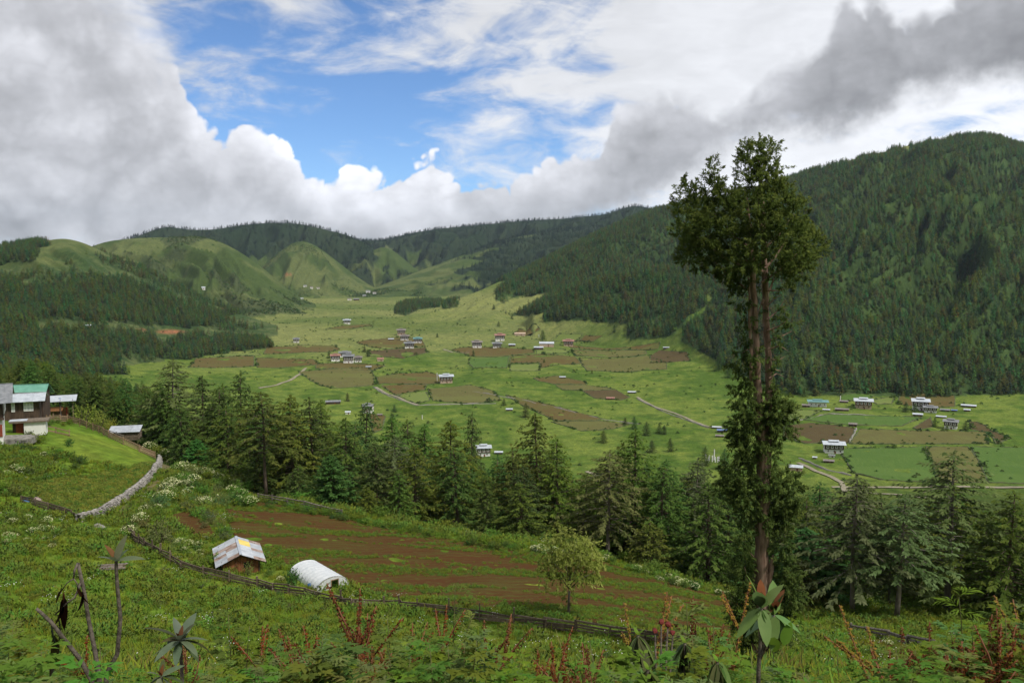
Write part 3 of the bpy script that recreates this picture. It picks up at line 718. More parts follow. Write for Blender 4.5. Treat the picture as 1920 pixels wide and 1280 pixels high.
SKY_Y = [690,700,692,722,740,720,722,718,748,762,790,815,812,812,880,872,830,893,845,880,905,935,925,925,955,905,958,940,920]
def belt_edge(px): return np.interp(px, [-500, 240, 300, 400, 520, 760, 1000, 1250, 1340, 1480, 1700, 2400], [172, 172, 160, 124, 112, 107, 99, 91, 88, 81, 75, 74])
ZONES = [(360, 'beside the log shed'), (470, 'behind the flowering hedge'), (560, 'near the bare-trunked layered pine'), (660, 'near the bright cone-shaped conifer'), (760, 'above the upper log fence'), (860, 'behind the middle of the ploughed field'), (960, 'in front of the pale-roofed white farmhouse'),
         (1060, 'left of the willow'), (1160, 'directly behind the willow'), (1260, 'right of the willow'), (1380, 'behind the field corner hedge'), (1470, 'behind the big juniper'), (1570, 'right of the big juniper'), (1650, 'around the straight-trunked lichen pine'), (1740, 'above the fallen log fence'), (1830, 'around the largest lichen pine'), (9999, 'at the right end of the belt')]
def pine_label(k, h, px, Y):
    look = {0: 'olive-green', 1: 'slim olive', 2: 'dark drooping', 3: 'grey-green drooping', 4: 'bright green', 5: 'bare-stemmed', 6: 'dark bushy', 7: 'grey bare-stemmed', 8: 'full green', 9: 'young bushy'}[k]
    size = 'small' if h < 8 else 'tall' if h > 14 else 'mid-height'; row = 'front-row' if Y < float(belt_edge(px))+22 else 'back-row'
    return '%s %s %s pine %s' % (size, look, row, [z for a, z in ZONES if px < a][0])
def belt():
    pts = []
    for px, ty, Y, k, w, lab in PICK:
        p = at(px, ty, Y); h = p[2]-H(p[0], Y)
        put_conifer('pine_tree' if k != 4 else 'cypress_tree', k, p[0], Y, h, w*1.12*min(1.2, (15/max(h, 5))**.35), lab or pine_label(k, h, px, Y), 'pines below the ploughed field' if not lab else None)
        pts.append((p[0], Y))
    pts = list(pts); rg = random.Random(5); kinds = [0, 1, 2, 6, 8, 0, 6, 3]
    n = 0; tries = 0
    far = []
    while n < 235 and tries < 40000:
        tries += 1
        px = rg.uniform(285, 1985); e = float(belt_edge(px)); Y = e+2+(rg.random()**1.6)*(95 if px > 420 else 110)
        p = at(px, 900, Y); x = p[0]
        if min(((x-a)**2+(Y-b)**2) for a, b in pts) < (3.4+Y*.012)**2: continue
        if Y < e+16 and rg.random() < .45: h = rg.uniform(3.5, 8); k = rg.choice([9, 9, 8, 4, 1])
        else: h = rg.uniform(9, 19); k = rg.choice(kinds)
        g = H(x, Y); a, b = proj(x, Y, g+h)
        lim = float(np.interp(a, SKY_X, SKY_Y))+rg.uniform(-6, 42)
        if h > 8 and rg.random() < .65:
            h2 = at(px, lim, Y)[2]-g
            if 9 < h2 < 24: h = h2; b = lim
        if b < lim:
            h = (at(px, lim, Y)[2]-g)
            if h < 4: continue
        pts.append((x, Y)); n += 1
        lab = pine_label(k, h, px, Y)
        put_conifer('pine_tree', k, x, Y, h, min(1.6, (15/h)**.4)*rg.uniform(.95, 1.3), lab, 'pines below the ploughed field')
    # the wood going on down the slope
    r2 = np.random.default_rng(21); N = 11000
    px = r2.uniform(-420, 2300, N); e = belt_edge(px); Y = e+np.where(px < 320, 4, 20)+r2.random(N)**.9*np.where(px < 320, 520, 230)
    u = (px-960)/FPX/.985; x = u*Y; z = height(x, Y); h = r2.uniform(9, 17, N)+np.where(px < 320, 3, 0)
    a, b = proj(x, Y, z+h); lim = np.interp(a, SKY_X, SKY_Y)+r2.uniform(0, 45, N)
    lim = np.where((px < 320), lim-25, lim)
    hh = h+np.minimum(0, (b-lim))*Y/FPX
    k = hh > 6
    clear = (inpoly(a, b+20, [(95,690),(160,690),(160,712),(95,715)])) | inpoly(a, b+20, [(0,668),(20,662),(40,690),(0,700)])
    k &= ~clear
    pr = [proto('pine_form', None) for q in ()]
    pr = []
    for q in (0, 2, 6, 8):
        me = CON[q][2].copy(); pr.append(proto('pine_form', me))
    hs = np.array([15., 15, 15, 15]); pk = r2.integers(0, 4, N)
    sc = np.stack([hh/15*np.clip((15/np.maximum(hh, 4))**.4, 1, 1.4)]*2+[hh/15], 1)
    scatter('pine_wood', np.stack([x, Y, z], 1)[k], pr, sc[k], 'dark pine wood running down the slope behind the front pines', seed=8, pick=pk[k])
belt()
# lone pines dotted over the valley pasture: image x, image y of foot, height in pixels
LONE = [(986,782,28),(1172,796,14),(1190,804,24),(1212,816,26),(1236,812,18),(1246,814,18),(1222,848,24),(1258,846,26),(1132,830,24),(1322,872,36),(1358,880,40),(1382,882,30),
        (1018,638,20),(740,772,14),(735,790,16),(652,752,16),(765,632,7),(690,668,14),(617,672,16),(684,660,12),(515,582,12),(1152,622,14),(960,598,10),(926,580,10),(935,612,10),(888,668,12),(820,632,8),(1020,680,8),
        (1690,742,14),(1752,800,18),(1810,806,18),(1775,808,12),(1698,772,20),(1715,772,16),(345,655,14),(370,655,10),(298,655,12),(125,496,10),(133,496,12),(945,760,14),(1110,700,7),(1350,690,30),(1366,708,26),(1488,738,26),(1508,744,20)]
def LONE_AT(px, py):
    if px < 420: return 'dark lone pine in the clearings of the wooded hill'
    if py > 840: return 'dark lone pine close to the white banner poles'
    if px > 1460: return 'dark pine among the farmhouses under the forest edge'
    if px > 1300: return 'dark pine stepping out from the right forest foot'
    if px > 1100 and py > 780: return 'dark lone pine in the loose row below the pale lane'
    if px > 900 and py > 740: return 'dark lone pine beside the triangular brown field'
    if px > 1000: return 'dark tree among the brown terraces below the forest'
    if py > 740: return 'dark tree beside the shed near the gravel patch'
    if px < 700: return 'dark tree beside the farm cluster'
    return 'dark lone pine on the far pasture slope'
def lone():
    for px, py, hp in LONE:
        p = hit(px, py, 350); h = hp*p[1]/FPX*1.05
        put_conifer('lone_pine', random.choice([0, 2, 6, 8, 2]), p[0], p[1], h, (15/max(h, 4))**.25*1.1, LONE_AT(px, py), 'lone pines on the valley pasture')
lone()
# low scrub dotting the pastures
def scrub():
    r2 = np.random.default_rng(33); N = 22000
    px = r2.uniform(200, 2000, N); Y = np.sqrt(r2.uniform(430**2, 2300**2, N)); x = (px-960)/FPX*Y; z, i = height(x, Y, True)
    a, b = proj(x, Y, z); c = cover(x, Y, z, i)
    d = fbm(x/55, Y/55, 4, 90)
    k = (d+r2.normal(0, .25, N) > .33) & (c < .3) & ((i == -1) | (i == LORD.index('right_mountain')) | (i == LORD.index('grassy_hill')) | (i == LORD.index('wooded_hill')))
    global SCRUBP
    SCRUBP = pr = []
    for q in range(3):
        rq = np.random.default_rng(70+q); n = 44; a_ = rq.random(n)*6.283; e_ = np.arcsin(rq.random(n)); dd = np.stack([np.cos(a_)*np.cos(e_), np.sin(a_)*np.cos(e_), np.sin(e_)], 1)
        V, F = sprays(dd*np.array([.8, .8, .8])*rq.uniform(.4, 1, (n, 1)), dd+rq.normal(0, .5, (n, 3)), .6, .4, seed=q); pr.append(proto('scrub_form', crown_mesh('scrub_form', V, F, None, M['needle_dark'], .6)))
    scatter('pasture_scrub', np.stack([x, Y, z], 1)[k], pr, r2.uniform(.5, 1.7, k.sum()), 'small dark bushes speckling the green valley pastures', seed=12)
scrub()
# ================================================================ fields, lanes and farms of the valley
def mat_field(name, c1, c2, c3, rows=.55, ang=0., vis=.5, sc=.06, strips=True):
    """crop or soil in rows"""
    m, t, b = mat_new(name)
    co = t.add('ShaderNodeTexCoord').outputs['Object']
    rt = t.add('ShaderNodeVectorRotate', rotation_type='Z_AXIS'); t.l.new(co, rt.inputs['Vector']); rt.inputs['Angle'].default_value = ang
    n = t.noise(co, sc, 6, .65); n2 = t.noise(t.vm('MULTIPLY', rt.outputs[0], (1, .12, 1)), .8, 5, .7); n3 = t.noise(co, 1.3, 5, .7)
    wv = t.add('ShaderNodeTexWave'); wv.inputs['Scale'].default_value = rows; wv.inputs['Distortion'].default_value = 3.5; wv.inputs['Detail'].default_value = 3; t.l.new(rt.outputs[0], wv.inputs['Vector'])
    f = t.m('ADD', t.m('MULTIPLY', wv.outputs['Fac'], vis*.5), t.m('ADD', t.m('MULTIPLY', t.m('SUBTRACT', n, .35), 1.1), t.m('MULTIPLY', t.m('SUBTRACT', n2, .5), 1.6)))
    c = t.mix(t.map(f, .05, .75), C4(c1), C4(c2)); c = t.mix(t.map(n3, .52, .74, 0, .75), c, C4(c3))
    if strips:      # neighbouring strips sown with different crops
        st = t.m('FLOOR', t.m('MULTIPLY', t.add('ShaderNodeSeparateXYZ').outputs[1], .045)); sx = st.node.inputs[0].links[0].from_node.inputs[0].links[0].from_node
        t.l.new(t.vm('ADD', rt.outputs[0], t.vm('MULTIPLY', t.noise(co, .05, 2, .5, 0, 1), (9, 9, 0))), sx.inputs[0])
        wn = t.add('ShaderNodeTexWhiteNoise', noise_dimensions='1D'); t.l.new(st, wn.inputs['W'])
        c = t.mix(t.map(wn.outputs[0], .35, .9, 0, .55), c, C4(c2 if name != 'brown_field' else (.10, .125, .032)))
    t.l.new(c, b.inputs['Base Color']); b.inputs['Roughness'].default_value = .95; b.inputs['Specular IOR Level'].default_value = .05
    bp = t.add('ShaderNodeBump'); bp.inputs['Strength'].default_value = .5; bp.inputs['Distance'].default_value = .2; t.l.new(t.m('ADD', n3, f), bp.inputs['Height']); t.l.new(bp.outputs[0], b.inputs['Normal'])
    return m
M['f_brown'] = mat_field('brown_field', (.105, .073, .026), (.105, .105, .030), (.14, .10, .042))
M['f_olive'] = mat_field('olive_field', (.105, .098, .034), (.125, .135, .040), (.135, .095, .045))
M['f_green'] = mat_field('green_crop', (.068, .125, .026), (.092, .150, .034), (.11, .155, .04), 1.2, .3, .3)
M['f_lime'] = mat_field('meadow_field', (.125, .170, .040), (.155, .185, .055), (.17, .18, .07), 1.2, .3, .3)
M['f_dark'] = mat_field('dark_soil', (.078, .056, .026), (.09, .075, .030), (.11, .08, .04))
M['hedge'] = mat_plain('hedge_bank', (.035, .055, .018), (.105, .115, .050), .35, .95, .5)
M['drystone'] = mat_plain('drystone', (.13, .125, .11), (.30, .28, .25), 2.2, .95, .6)
M['lane'] = mat_plain('lane_dirt', (.19, .17, .115), (.29, .26, .19), .25, .95, .2)
def drape(name, poly, mat, step, lift, ymin=350, ymax=6500):
    """polygon given by ground points, cut into a grid and laid on the ground"""
    P = [hit(px, py, ymin, ymax) for px, py in poly]
    return drape_w(name, [(p[0], p[1]) for p in P], mat, step, lift)
def drape_w(name, P, mat, step, lift):
    bm = bmesh.new(); f = bm.faces.new([bm.verts.new((x, y, 0)) for x, y in P])
    bmesh.ops.triangulate(bm, faces=[f])
    xs = [p[0] for p in P]; ys = [p[1] for p in P]
    for ax, lo, hi in ((0, min(xs), max(xs)), (1, min(ys), max(ys))):
        k = lo+step
        while k < hi:
            co = (k, 0, 0) if ax == 0 else (0, k, 0); no = (1, 0, 0) if ax == 0 else (0, 1, 0)
            bmesh.ops.bisect_plane(bm, geom=bm.verts[:]+bm.edges[:]+bm.faces[:], plane_co=co, plane_no=no, dist=1e-5); k += step
    co = np.array([v.co[:] for v in bm.verts]); z = height(co[:, 0], co[:, 1])
    for v, zz in zip(bm.verts, z): v.co.z = zz+lift
    bmesh.ops.recalc_face_normals(bm, faces=bm.faces)
    if sum(f.normal.z for f in bm.faces) < 0: bmesh.ops.reverse_faces(bm, faces=bm.faces)
    me = bpy.data.meshes.new(name); bm.to_mesh(me); bm.free()
    return link(name, me, mat)
def bank(name, pts, w, h, mat, parent=None, step=4., seed=0, closed=False):
    """low uneven wall or hedge bank following the ground"""
    rg = np.random.default_rng(seed); Q = []
    n = len(pts)
    for i in range(n if closed else n-1):
        a, b = np.array(pts[i][:2]), np.array(pts[(i+1) % n][:2]); k = max(2, int(np.linalg.norm(b-a)/step))
        for j in range(k): Q.append(a+(b-a)*j/k)
    Q.append(np.array(pts[0 if closed else -1][:2])); Q = np.array(Q)
    Q = Q+rg.normal(0, step*.06, Q.shape); d = np.gradient(Q, axis=0); d /= np.linalg.norm(d, axis=1, keepdims=True)+1e-9; s = np.stack([-d[:, 1], d[:, 0]], 1)
    hh = h*(.25+1.0*rg.random(len(Q))**1.3); ww = w*(.5+.9*rg.random(len(Q))); V = []
    g = height(Q[:, 0], Q[:, 1])
    for q, sd, zz, a, b in zip(Q, s, g, hh, ww):
        for o, z in ((-b/2, -.4), (-b/3, a*.8), (b*.05, a), (b/3, a*.75), (b/2, -.4)): V.append((q[0]+sd[0]*o, q[1]+sd[1]*o, zz+z))
    F = [(i*5+j, i*5+j+1, i*5+5+j+1, i*5+5+j) for i in range(len(Q)-1) for j in range(4)]
    F = np.array(F)[:, ::-1]
    return link(name, mesh_np(name, V, F), mat, parent)
FIELDS = [
 ('f_green',[(880,672),(955,668),(950,690),(888,690),(878,682)]),('f_brown',[(846,656),(900,650),(1000,655),(1002,662),(955,667),(880,668)]),('f_lime',[(1006,657),(1058,655),(1066,661),(1006,665)]),
 ('f_brown',[(1062,644),(1238,641),(1234,654),(1135,656),(1070,652)]),('f_olive',[(1072,656),(1132,658),(1210,657),(1214,664),(1080,668)]),('f_brown',[(957,668),(1010,665),(1078,669),(1090,682),(1014,690),(1012,680),(957,681)]),
 ('f_olive',[(1086,671),(1212,667),(1250,681),(1250,692),(1100,695),(1092,685)]),('f_dark',[(1219,667),(1236,657),(1288,660),(1294,677),(1222,680)]),('f_lime',[(955,684),(1011,682),(1011,695),(957,695)]),
 ('f_brown',[(1000,709),(1048,705),(1095,715),(1100,721),(1040,720),(1012,715)]),('f_olive',[(1042,722),(1100,722),(1153,729),(1120,733),(1055,731)]),('f_dark',[(1092,733),(1155,731),(1180,745),(1165,750),(1116,747)]),
 ('f_brown',[(948,741),(990,749),(1040,761),(1128,785),(1116,790),(1040,789),(1002,770)]),('f_olive',[(1034,791),(1122,789),(1180,796),(1150,804),(1090,808),(1066,800)]),
 ('f_brown',[(960,627),(974,616),(1013,616),(1004,622),(985,629)]),('f_brown',[(1087,639),(1098,628),(1130,629),(1112,640)]),('f_lime',[(1050,626),(1092,626),(1084,638),(1034,639)]),
 ('f_brown',[(668,642),(738,632),(790,635),(798,650),(722,655),(692,650)]),('f_dark',[(692,658),(798,652),(802,661),(756,672),(692,668)]),('f_brown',[(502,650),(628,648),(638,655),(618,660),(494,664)]),
 ('f_brown',[(480,671),(588,674),(598,684),(482,689)]),('f_brown',[(368,672),(476,668),(476,687),(352,689)]),('f_lime',[(402,664),(480,661),(490,666),(400,668)]),('f_brown',[(592,683),(640,680),(722,686),(700,695),(592,691)]),
 ('f_brown',[(706,707),(800,697),(838,706),(820,719),(710,720)]),('f_brown',[(716,723),(800,721),(796,731),(742,740)]),('f_lime',[(744,742),(798,734),(806,750),(780,757)]),('f_olive',[(802,729),(880,722),(924,733),(940,750),(884,757),(812,751)]),
 ('f_brown',[(692,776),(722,780),(716,806),(700,812)]),('f_brown',[(612,617),(660,610),(690,608),(700,612),(660,617)]),('f_olive',[(560,697),(690,690),(702,705),(700,722),(620,728),(580,712)]),
 ('f_green',[(1507,787),(1550,777),(1650,780),(1728,783),(1690,799),(1600,797)]),('f_lime',[(1470,768),(1540,770),(1508,785),(1470,786)]),('f_green',[(1577,741),(1640,740),(1628,750),(1577,752)]),('f_lime',[(1632,751),(1676,743),(1672,757),(1645,758)]),
 ('f_brown',[(1688,738),(1790,742),(1790,762),(1742,765),(1682,757)]),('f_dark',[(1470,799),(1518,793),(1603,803),(1590,831),(1510,831),(1470,822)]),('f_olive',[(1612,805),(1720,808),(1850,810),(1853,832),(1594,832)]),
 ('f_dark',[(1712,803),(1744,783),(1750,800),(1722,806)]),('f_dark',[(1818,790),(1832,792),(1893,822),(1868,832),(1856,811),(1822,805)]),('f_green',[(1572,842),(1730,838),(1750,870),(1758,904),(1650,899),(1602,887)]),
 ('f_olive',[(1736,838),(1815,838),(1848,880),(1850,905),(1762,905)]),('f_green',[(1822,838),(2050,838),(2050,908),(1855,905)])]
EDGES = []
def valley():
    nm = {'f_green': 'crop_field', 'f_brown': 'ploughed_field', 'f_olive': 'fallow_field', 'f_lime': 'meadow_field', 'f_dark': 'bare_field'}
    for i, (m, poly) in enumerate(FIELDS):
        o = drape(nm[m], poly, M[m], 22., .35); o['kind'] = 'structure'
        P = [hit(px, py, 350) for px, py in poly]
        EDGES.append((o, P)); bank('hedge_bank', P, 1.3, .9, M['hedge'], o, 3., i, True)
    r2 = np.random.default_rng(44); E = []
    for o_, P in EDGES:
        for a, b in zip(P, P[1:]+P[:1]):
            L = np.linalg.norm(b[:2]-a[:2]); q = 0
            if r2.random() < .35: continue
            while q < L:
                q += r2.exponential(5.5); f = q/L
                if f < 1: E.append(a[:2]*(1-f)+b[:2]*f+r2.normal(0, .8, 2))
    E = np.array(E); scatter('hedge_bushes', np.stack([E[:, 0], E[:, 1], height(E[:, 0], E[:, 1])], 1), SCRUBP, r2.uniform(.5, 1.9, len(E))*np.where(r2.random(len(E)) < .06, 1.9, 1), 'bushes growing along walls and banks between the valley fields', seed=21)
    for pts, w in (([(486,728),(520,722),(550,710),(566,698),(574,690)], 3.4), ([(1195,745),(1225,762),(1265,775),(1300,790),(1335,802)], 2.6), ([(1560,914),(1650,914),(1790,913),(2050,912)], 3.2),
                ([(1496,868),(1530,884),(1560,895),(1578,905),(1584,922)], 3.), ([(832,655),(850,661),(880,662)], 3), ([(1100,884),(1120,892),(1140,905)], 3), ([(705,726),(730,740),(760,752),(785,760)], 3), ([(1580,918),(1640,926),(1700,930),(1740,935)], 2.5)):
        P = [hit(px, py, 350) for px, py in pts]; d = []
        for k in range(len(P)):
            a = P[max(0, k-1)][:2]; b = P[min(len(P)-1, k+1)][:2]; t = (b-a)/np.linalg.norm(b-a); s = np.array([-t[1], t[0]]); d.append((P[k][:2]+s*w/2, P[k][:2]-s*w/2))
        V = []; F = []
        for k in range(len(P)-1):
            for j in range(12):
                for e in range(2): q = d[k][e]+(d[k+1][e]-d[k][e])*j/12; V.append((q[0], q[1], H(*q)+.5))
        for e in range(2): q = d[-1][e]; V.append((q[0], q[1], H(*q)+.5))
        F = [(2*i, 2*i+1, 2*i+3, 2*i+2) for i in range(len(V)//2-1)]
        o = link('dirt_lane', mesh_np('dirt_lane', V, F), M['lane']); o['kind'] = 'structure'
    for i, (pts, lab) in enumerate((([(880,733),(985,751),(1130,786),(1200,795)], 'long dry-stone wall running down the pasture beside the triangular brown field'), ([(1195,748),(1260,778),(1330,803)], 'dry-stone wall beside the pale lane leading to the blue-roofed sheds'),
            ([(700,725),(735,745),(780,760),(930,756)], 'dry-stone wall below the farm with the tall white flagpole'), ([(1498,858),(1540,878),(1595,892)], 'dry-stone wall curving past the small tan house to the lane'),
            ([(1500,788),(1550,776),(1640,779)], 'dry-stone wall along the upper side of the green crop strip'), ([(1592,830),(1606,803)], 'short dry-stone wall between the two brown fields'))):
        tag(bank('stone_wall', [hit(px, py, 350) for px, py in pts], 1.3, 1.1, M['drystone'], None, 5., 50+i), lab, 'wall')
valley()

# ---------------------------------------------------------------- farmhouses
M['lime'] = mat_plain('limewash', (.74, .73, .69), (.82, .81, .79), 1.5, .9, .15)
M['rammed'] = mat_plain('rammed_earth', (.42, .30, .22), (.55, .42, .32), 1.2, .95, .2)
M['timber'] = mat_plain('dark_timber', (.045, .030, .022), (.10, .065, .045), 3, .8, .2, stretch=(1, 1, .2))
M['redtimber'] = mat_plain('red_timber', (.14, .055, .035), (.20, .085, .05), 3, .8, .2, stretch=(1, 1, .2))
M['panel'] = mat_plain('panel_plaster', (.70, .68, .62), (.80, .78, .74), 2, .9, .1)
M['pane'] = mat_plain('window_glass', (.015, .018, .02), (.03, .035, .04), 2, .15, 0, spec=.5)
M['tin'] = mat_plain('tin_roof', (.42, .46, .50), (.60, .64, .68), .9, .45, .1, .35)
M['tin_grey'] = mat_plain('grey_roof', (.16, .165, .17), (.27, .28, .29), .9, .6, .15, .2)
M['tin_teal'] = mat_plain('teal_roof', (.10, .24, .24), (.16, .32, .31), .9, .5, .1, .2)
M['tin_red'] = mat_plain('red_roof', (.26, .12, .09), (.36, .20, .16), .9, .6, .15, .1)
M['tin_blue'] = mat_plain('blue_roof', (.10, .16, .33), (.15, .22, .42), .9, .5, .1, .2)
M['shingle'] = mat_plain('shingle_roof', (.14, .12, .11), (.26, .235, .215), 1.4, .9, .3)
def gable(mb_r, w, d, z0, rise, over, th=.16):
    """two roof slopes, ridge along x"""
    W = w/2+over; Dd = d/2+over
    for s in (-1, 1):
        a, b, c, e = (-W, s*Dd, z0), (W, s*Dd, z0), (W, 0, z0+rise), (-W, 0, z0+rise)
        q = [a, b, c, e] if s < 0 else [b, a, e, c]
        n = len(mb_r.v); mb_r.v += q+[(p[0], p[1], p[2]-th) for p in q]
        mb_r.f += [tuple(n+i for i in f) for f in ((0, 1, 2, 3), (7, 6, 5, 4), (0, 4, 5, 1), (1, 5, 6, 2), (3, 2, 6, 7), (0, 3, 7, 4))]
def farmhouse(px, py, wpx, hpx, label, wall='lime', roof='tin', rz=0., upper=True, lantern=True, name='farmhouse', group=None, ymin=350, depth=.75):
    p = hit(px, py, ymin); k = p[1]/FPX; w = wpx*k*.86; Ht = hpx*k; d = w*depth; az = -math.atan2(p[0], p[1])
    o = empty(name, (p[0], p[1]+d*.3, p[2]), az+rz); tag(o, label, 'house', group)
    hr = Ht*.26; hw = Ht-hr; h1 = hw*(.5 if upper else 1.)
    MB().box(0, 0, h1/2-1, w, d, h1+2).build('wall', M[wall], o)
    top = h1
    if upper:
        ww, dd = w*1.05, d*1.05
        u = MB().box(0, 0, h1+(hw-h1)*.42, ww, dd, (hw-h1)*.84).build('upper_storey', M['redtimber' if wall == 'rammed' else 'timber'], o)
        n = max(3, int(w/2.6)); top = h1+(hw-h1)*.84
        for i in range(n):
            x = (i-(n-1)/2)*ww*.92/n; s = ww*.92/n
            q = MB().box(x, -dd/2-.05, h1+(hw-h1)*.44, s*.62, .12, (hw-h1)*.62).build('window', M['panel'], u)
            MB().box(x, -dd/2-.14, h1+(hw-h1)*.46, s*.34, .06, (hw-h1)*.36).build('pane', M['pane'], o)
        MB().box(0, -dd/2-.1, h1-.05, ww*1.02, .5, .22).build('cornice', M['timber'], o)
        for sx in (-1, 1):
            for t in (-.25, .25): MB().box(sx*(ww/2+.05), t*dd, h1+(hw-h1)*.44, .12, dd*.3, (hw-h1)*.6).build('window', M['panel'], u)
    n = max(2, int(w/3.4))
    for i in range(n):
        x = (i-(n-1)/2)*w/n
        if not upper or i % 2 == 0 or n < 4: MB().box(x, -d/2-.04, h1*.55, .75, .12, min(1.1, h1*.4)).build('window', M['timber'], o)
    MB().box(w*.05, -d/2-.05, h1*.28, 1.0, .14, min(1.9, h1*.56)).build('door', M['redtimber'], o)
    r = MB(); gable(r, w*1.05, d*1.05, top+hr*.30, hr*.72, min(1.5, w*.12)); ro = r.build('roof', M[roof], o)
    MB().box(0, 0, top+hr*.2, w*.7, d*.7, hr*.5).build('attic', M['timber'], o)
    for sx in (-1, 1): MB().box(sx*w*.46, 0, top+hr*.3, .25, d*.8, hr*.7).build('gable_frame', M['timber'], o)
    if lantern and w > 8:
        r = MB(); gable(r, w*.5, d*.4, top+hr*1.12, hr*.3, .5, .12); r.build('roof_lantern', M[roof], ro)
    return o
def shed(px, py, wpx, hpx, label, roof='shingle', wall='timber', rz=0., group=None, ymin=350):
    p = hit(px, py, ymin); k = p[1]/FPX; w = wpx*k*.9; Ht = max(hpx*k, 1.8); d = min(w*.55, 5.5); az = -math.atan2(p[0], p[1])
    o = empty('shed', (p[0], p[1]+d*.3, p[2]), az+rz); tag(o, label, 'shed', group)
    MB().box(0, 0, Ht*.3-.5, w, d, Ht*.6+1).build('wall', M[wall], o)
    MB().box(w*.12, -d/2-.04, Ht*.25, min(1., w*.2), .12, Ht*.5).build('door', M['redtimber' if wall != 'redtimber' else 'timber'], o)
    r = MB(); gable(r, w, d, Ht*.62, Ht*.34, .5, .12); r.build('roof', M[roof], o)
    for sx in (-1, 1): MB().box(sx*w*.42, 0, Ht*.66, .2, d*.6, Ht*.3).build('gable_frame', M[wall], o)
    return o
HOUSES = [
 (906,855,28,22,'white farmhouse with pale blue-grey tin roof just behind the pine belt','lime','tin',.12),
 (836,718,26,17,'reddish timber farmhouse with grey roof beside a tall white flagpole','rammed','tin',.1),
 (653,681,21,18,'main white block of the farm cluster among dark trees','lime','tin_grey',-.1),(628,677,18,14,'red-roofed white house at the end of the farm cluster','lime','tin_red',.1),(671,679,15,12,'small white house with pale roof at the side of the farm cluster','lime','shingle',0),(646,669,22,11,'grey-roofed house behind the main block of the farm cluster','lime','tin_grey',0),
 (690,774,20,18,'white farmhouse with layered grey roofs half hidden by a dark spruce','lime','tin_grey',-.3),
 (752,628,16,12,'flat-roofed house at the top of the four-house hamlet','rammed','shingle',0),(758,638,17,11,'white house with reddish roof in the middle of the four-house hamlet','lime','shingle',0),(783,643,16,11,'white house with teal roof in the four-house hamlet','lime','tin_teal',0),(767,653,19,13,'dark-roofed white house lowest in the four-house hamlet','lime','tin_grey',0),
 (937,639,19,14,'white house with red roof above the brown terraces','lime','tin_red',.1),(894,652,19,14,'dark timber house with white panels at the lane end of the terraces','lime','shingle',.1),(932,652,18,11,'black-and-white timber house above the green square field','lime','tin_grey',0),(1066,649,20,13,'tan mud-walled house beside the wide brown field','rammed','tin_red',0),
 (650,607,14,9,'lone white house at the far brown field','lime','tin',0),(555,642,12,9,'small white house beyond the farthest ploughed strip','lime','tin_grey',0),
 (1621,766,32,20,'farmhouse with a row of white window panels and red-edged tin roof','rammed','tin',.05),(1728,769,30,23,'tall white farmhouse with double tin roof beside brown rows','lime','tin',.1),(1746,773,24,13,'low white annex in front of the tall farmhouse','lime','tin_grey',.1),
 (1785,804,25,19,'dark grey-roofed white farmhouse between bare soil fields','lime','tin_grey',-.05),(1565,849,38,23,'large white farmhouse with stacked tin roofs above the green field','lime','tin',.15)]
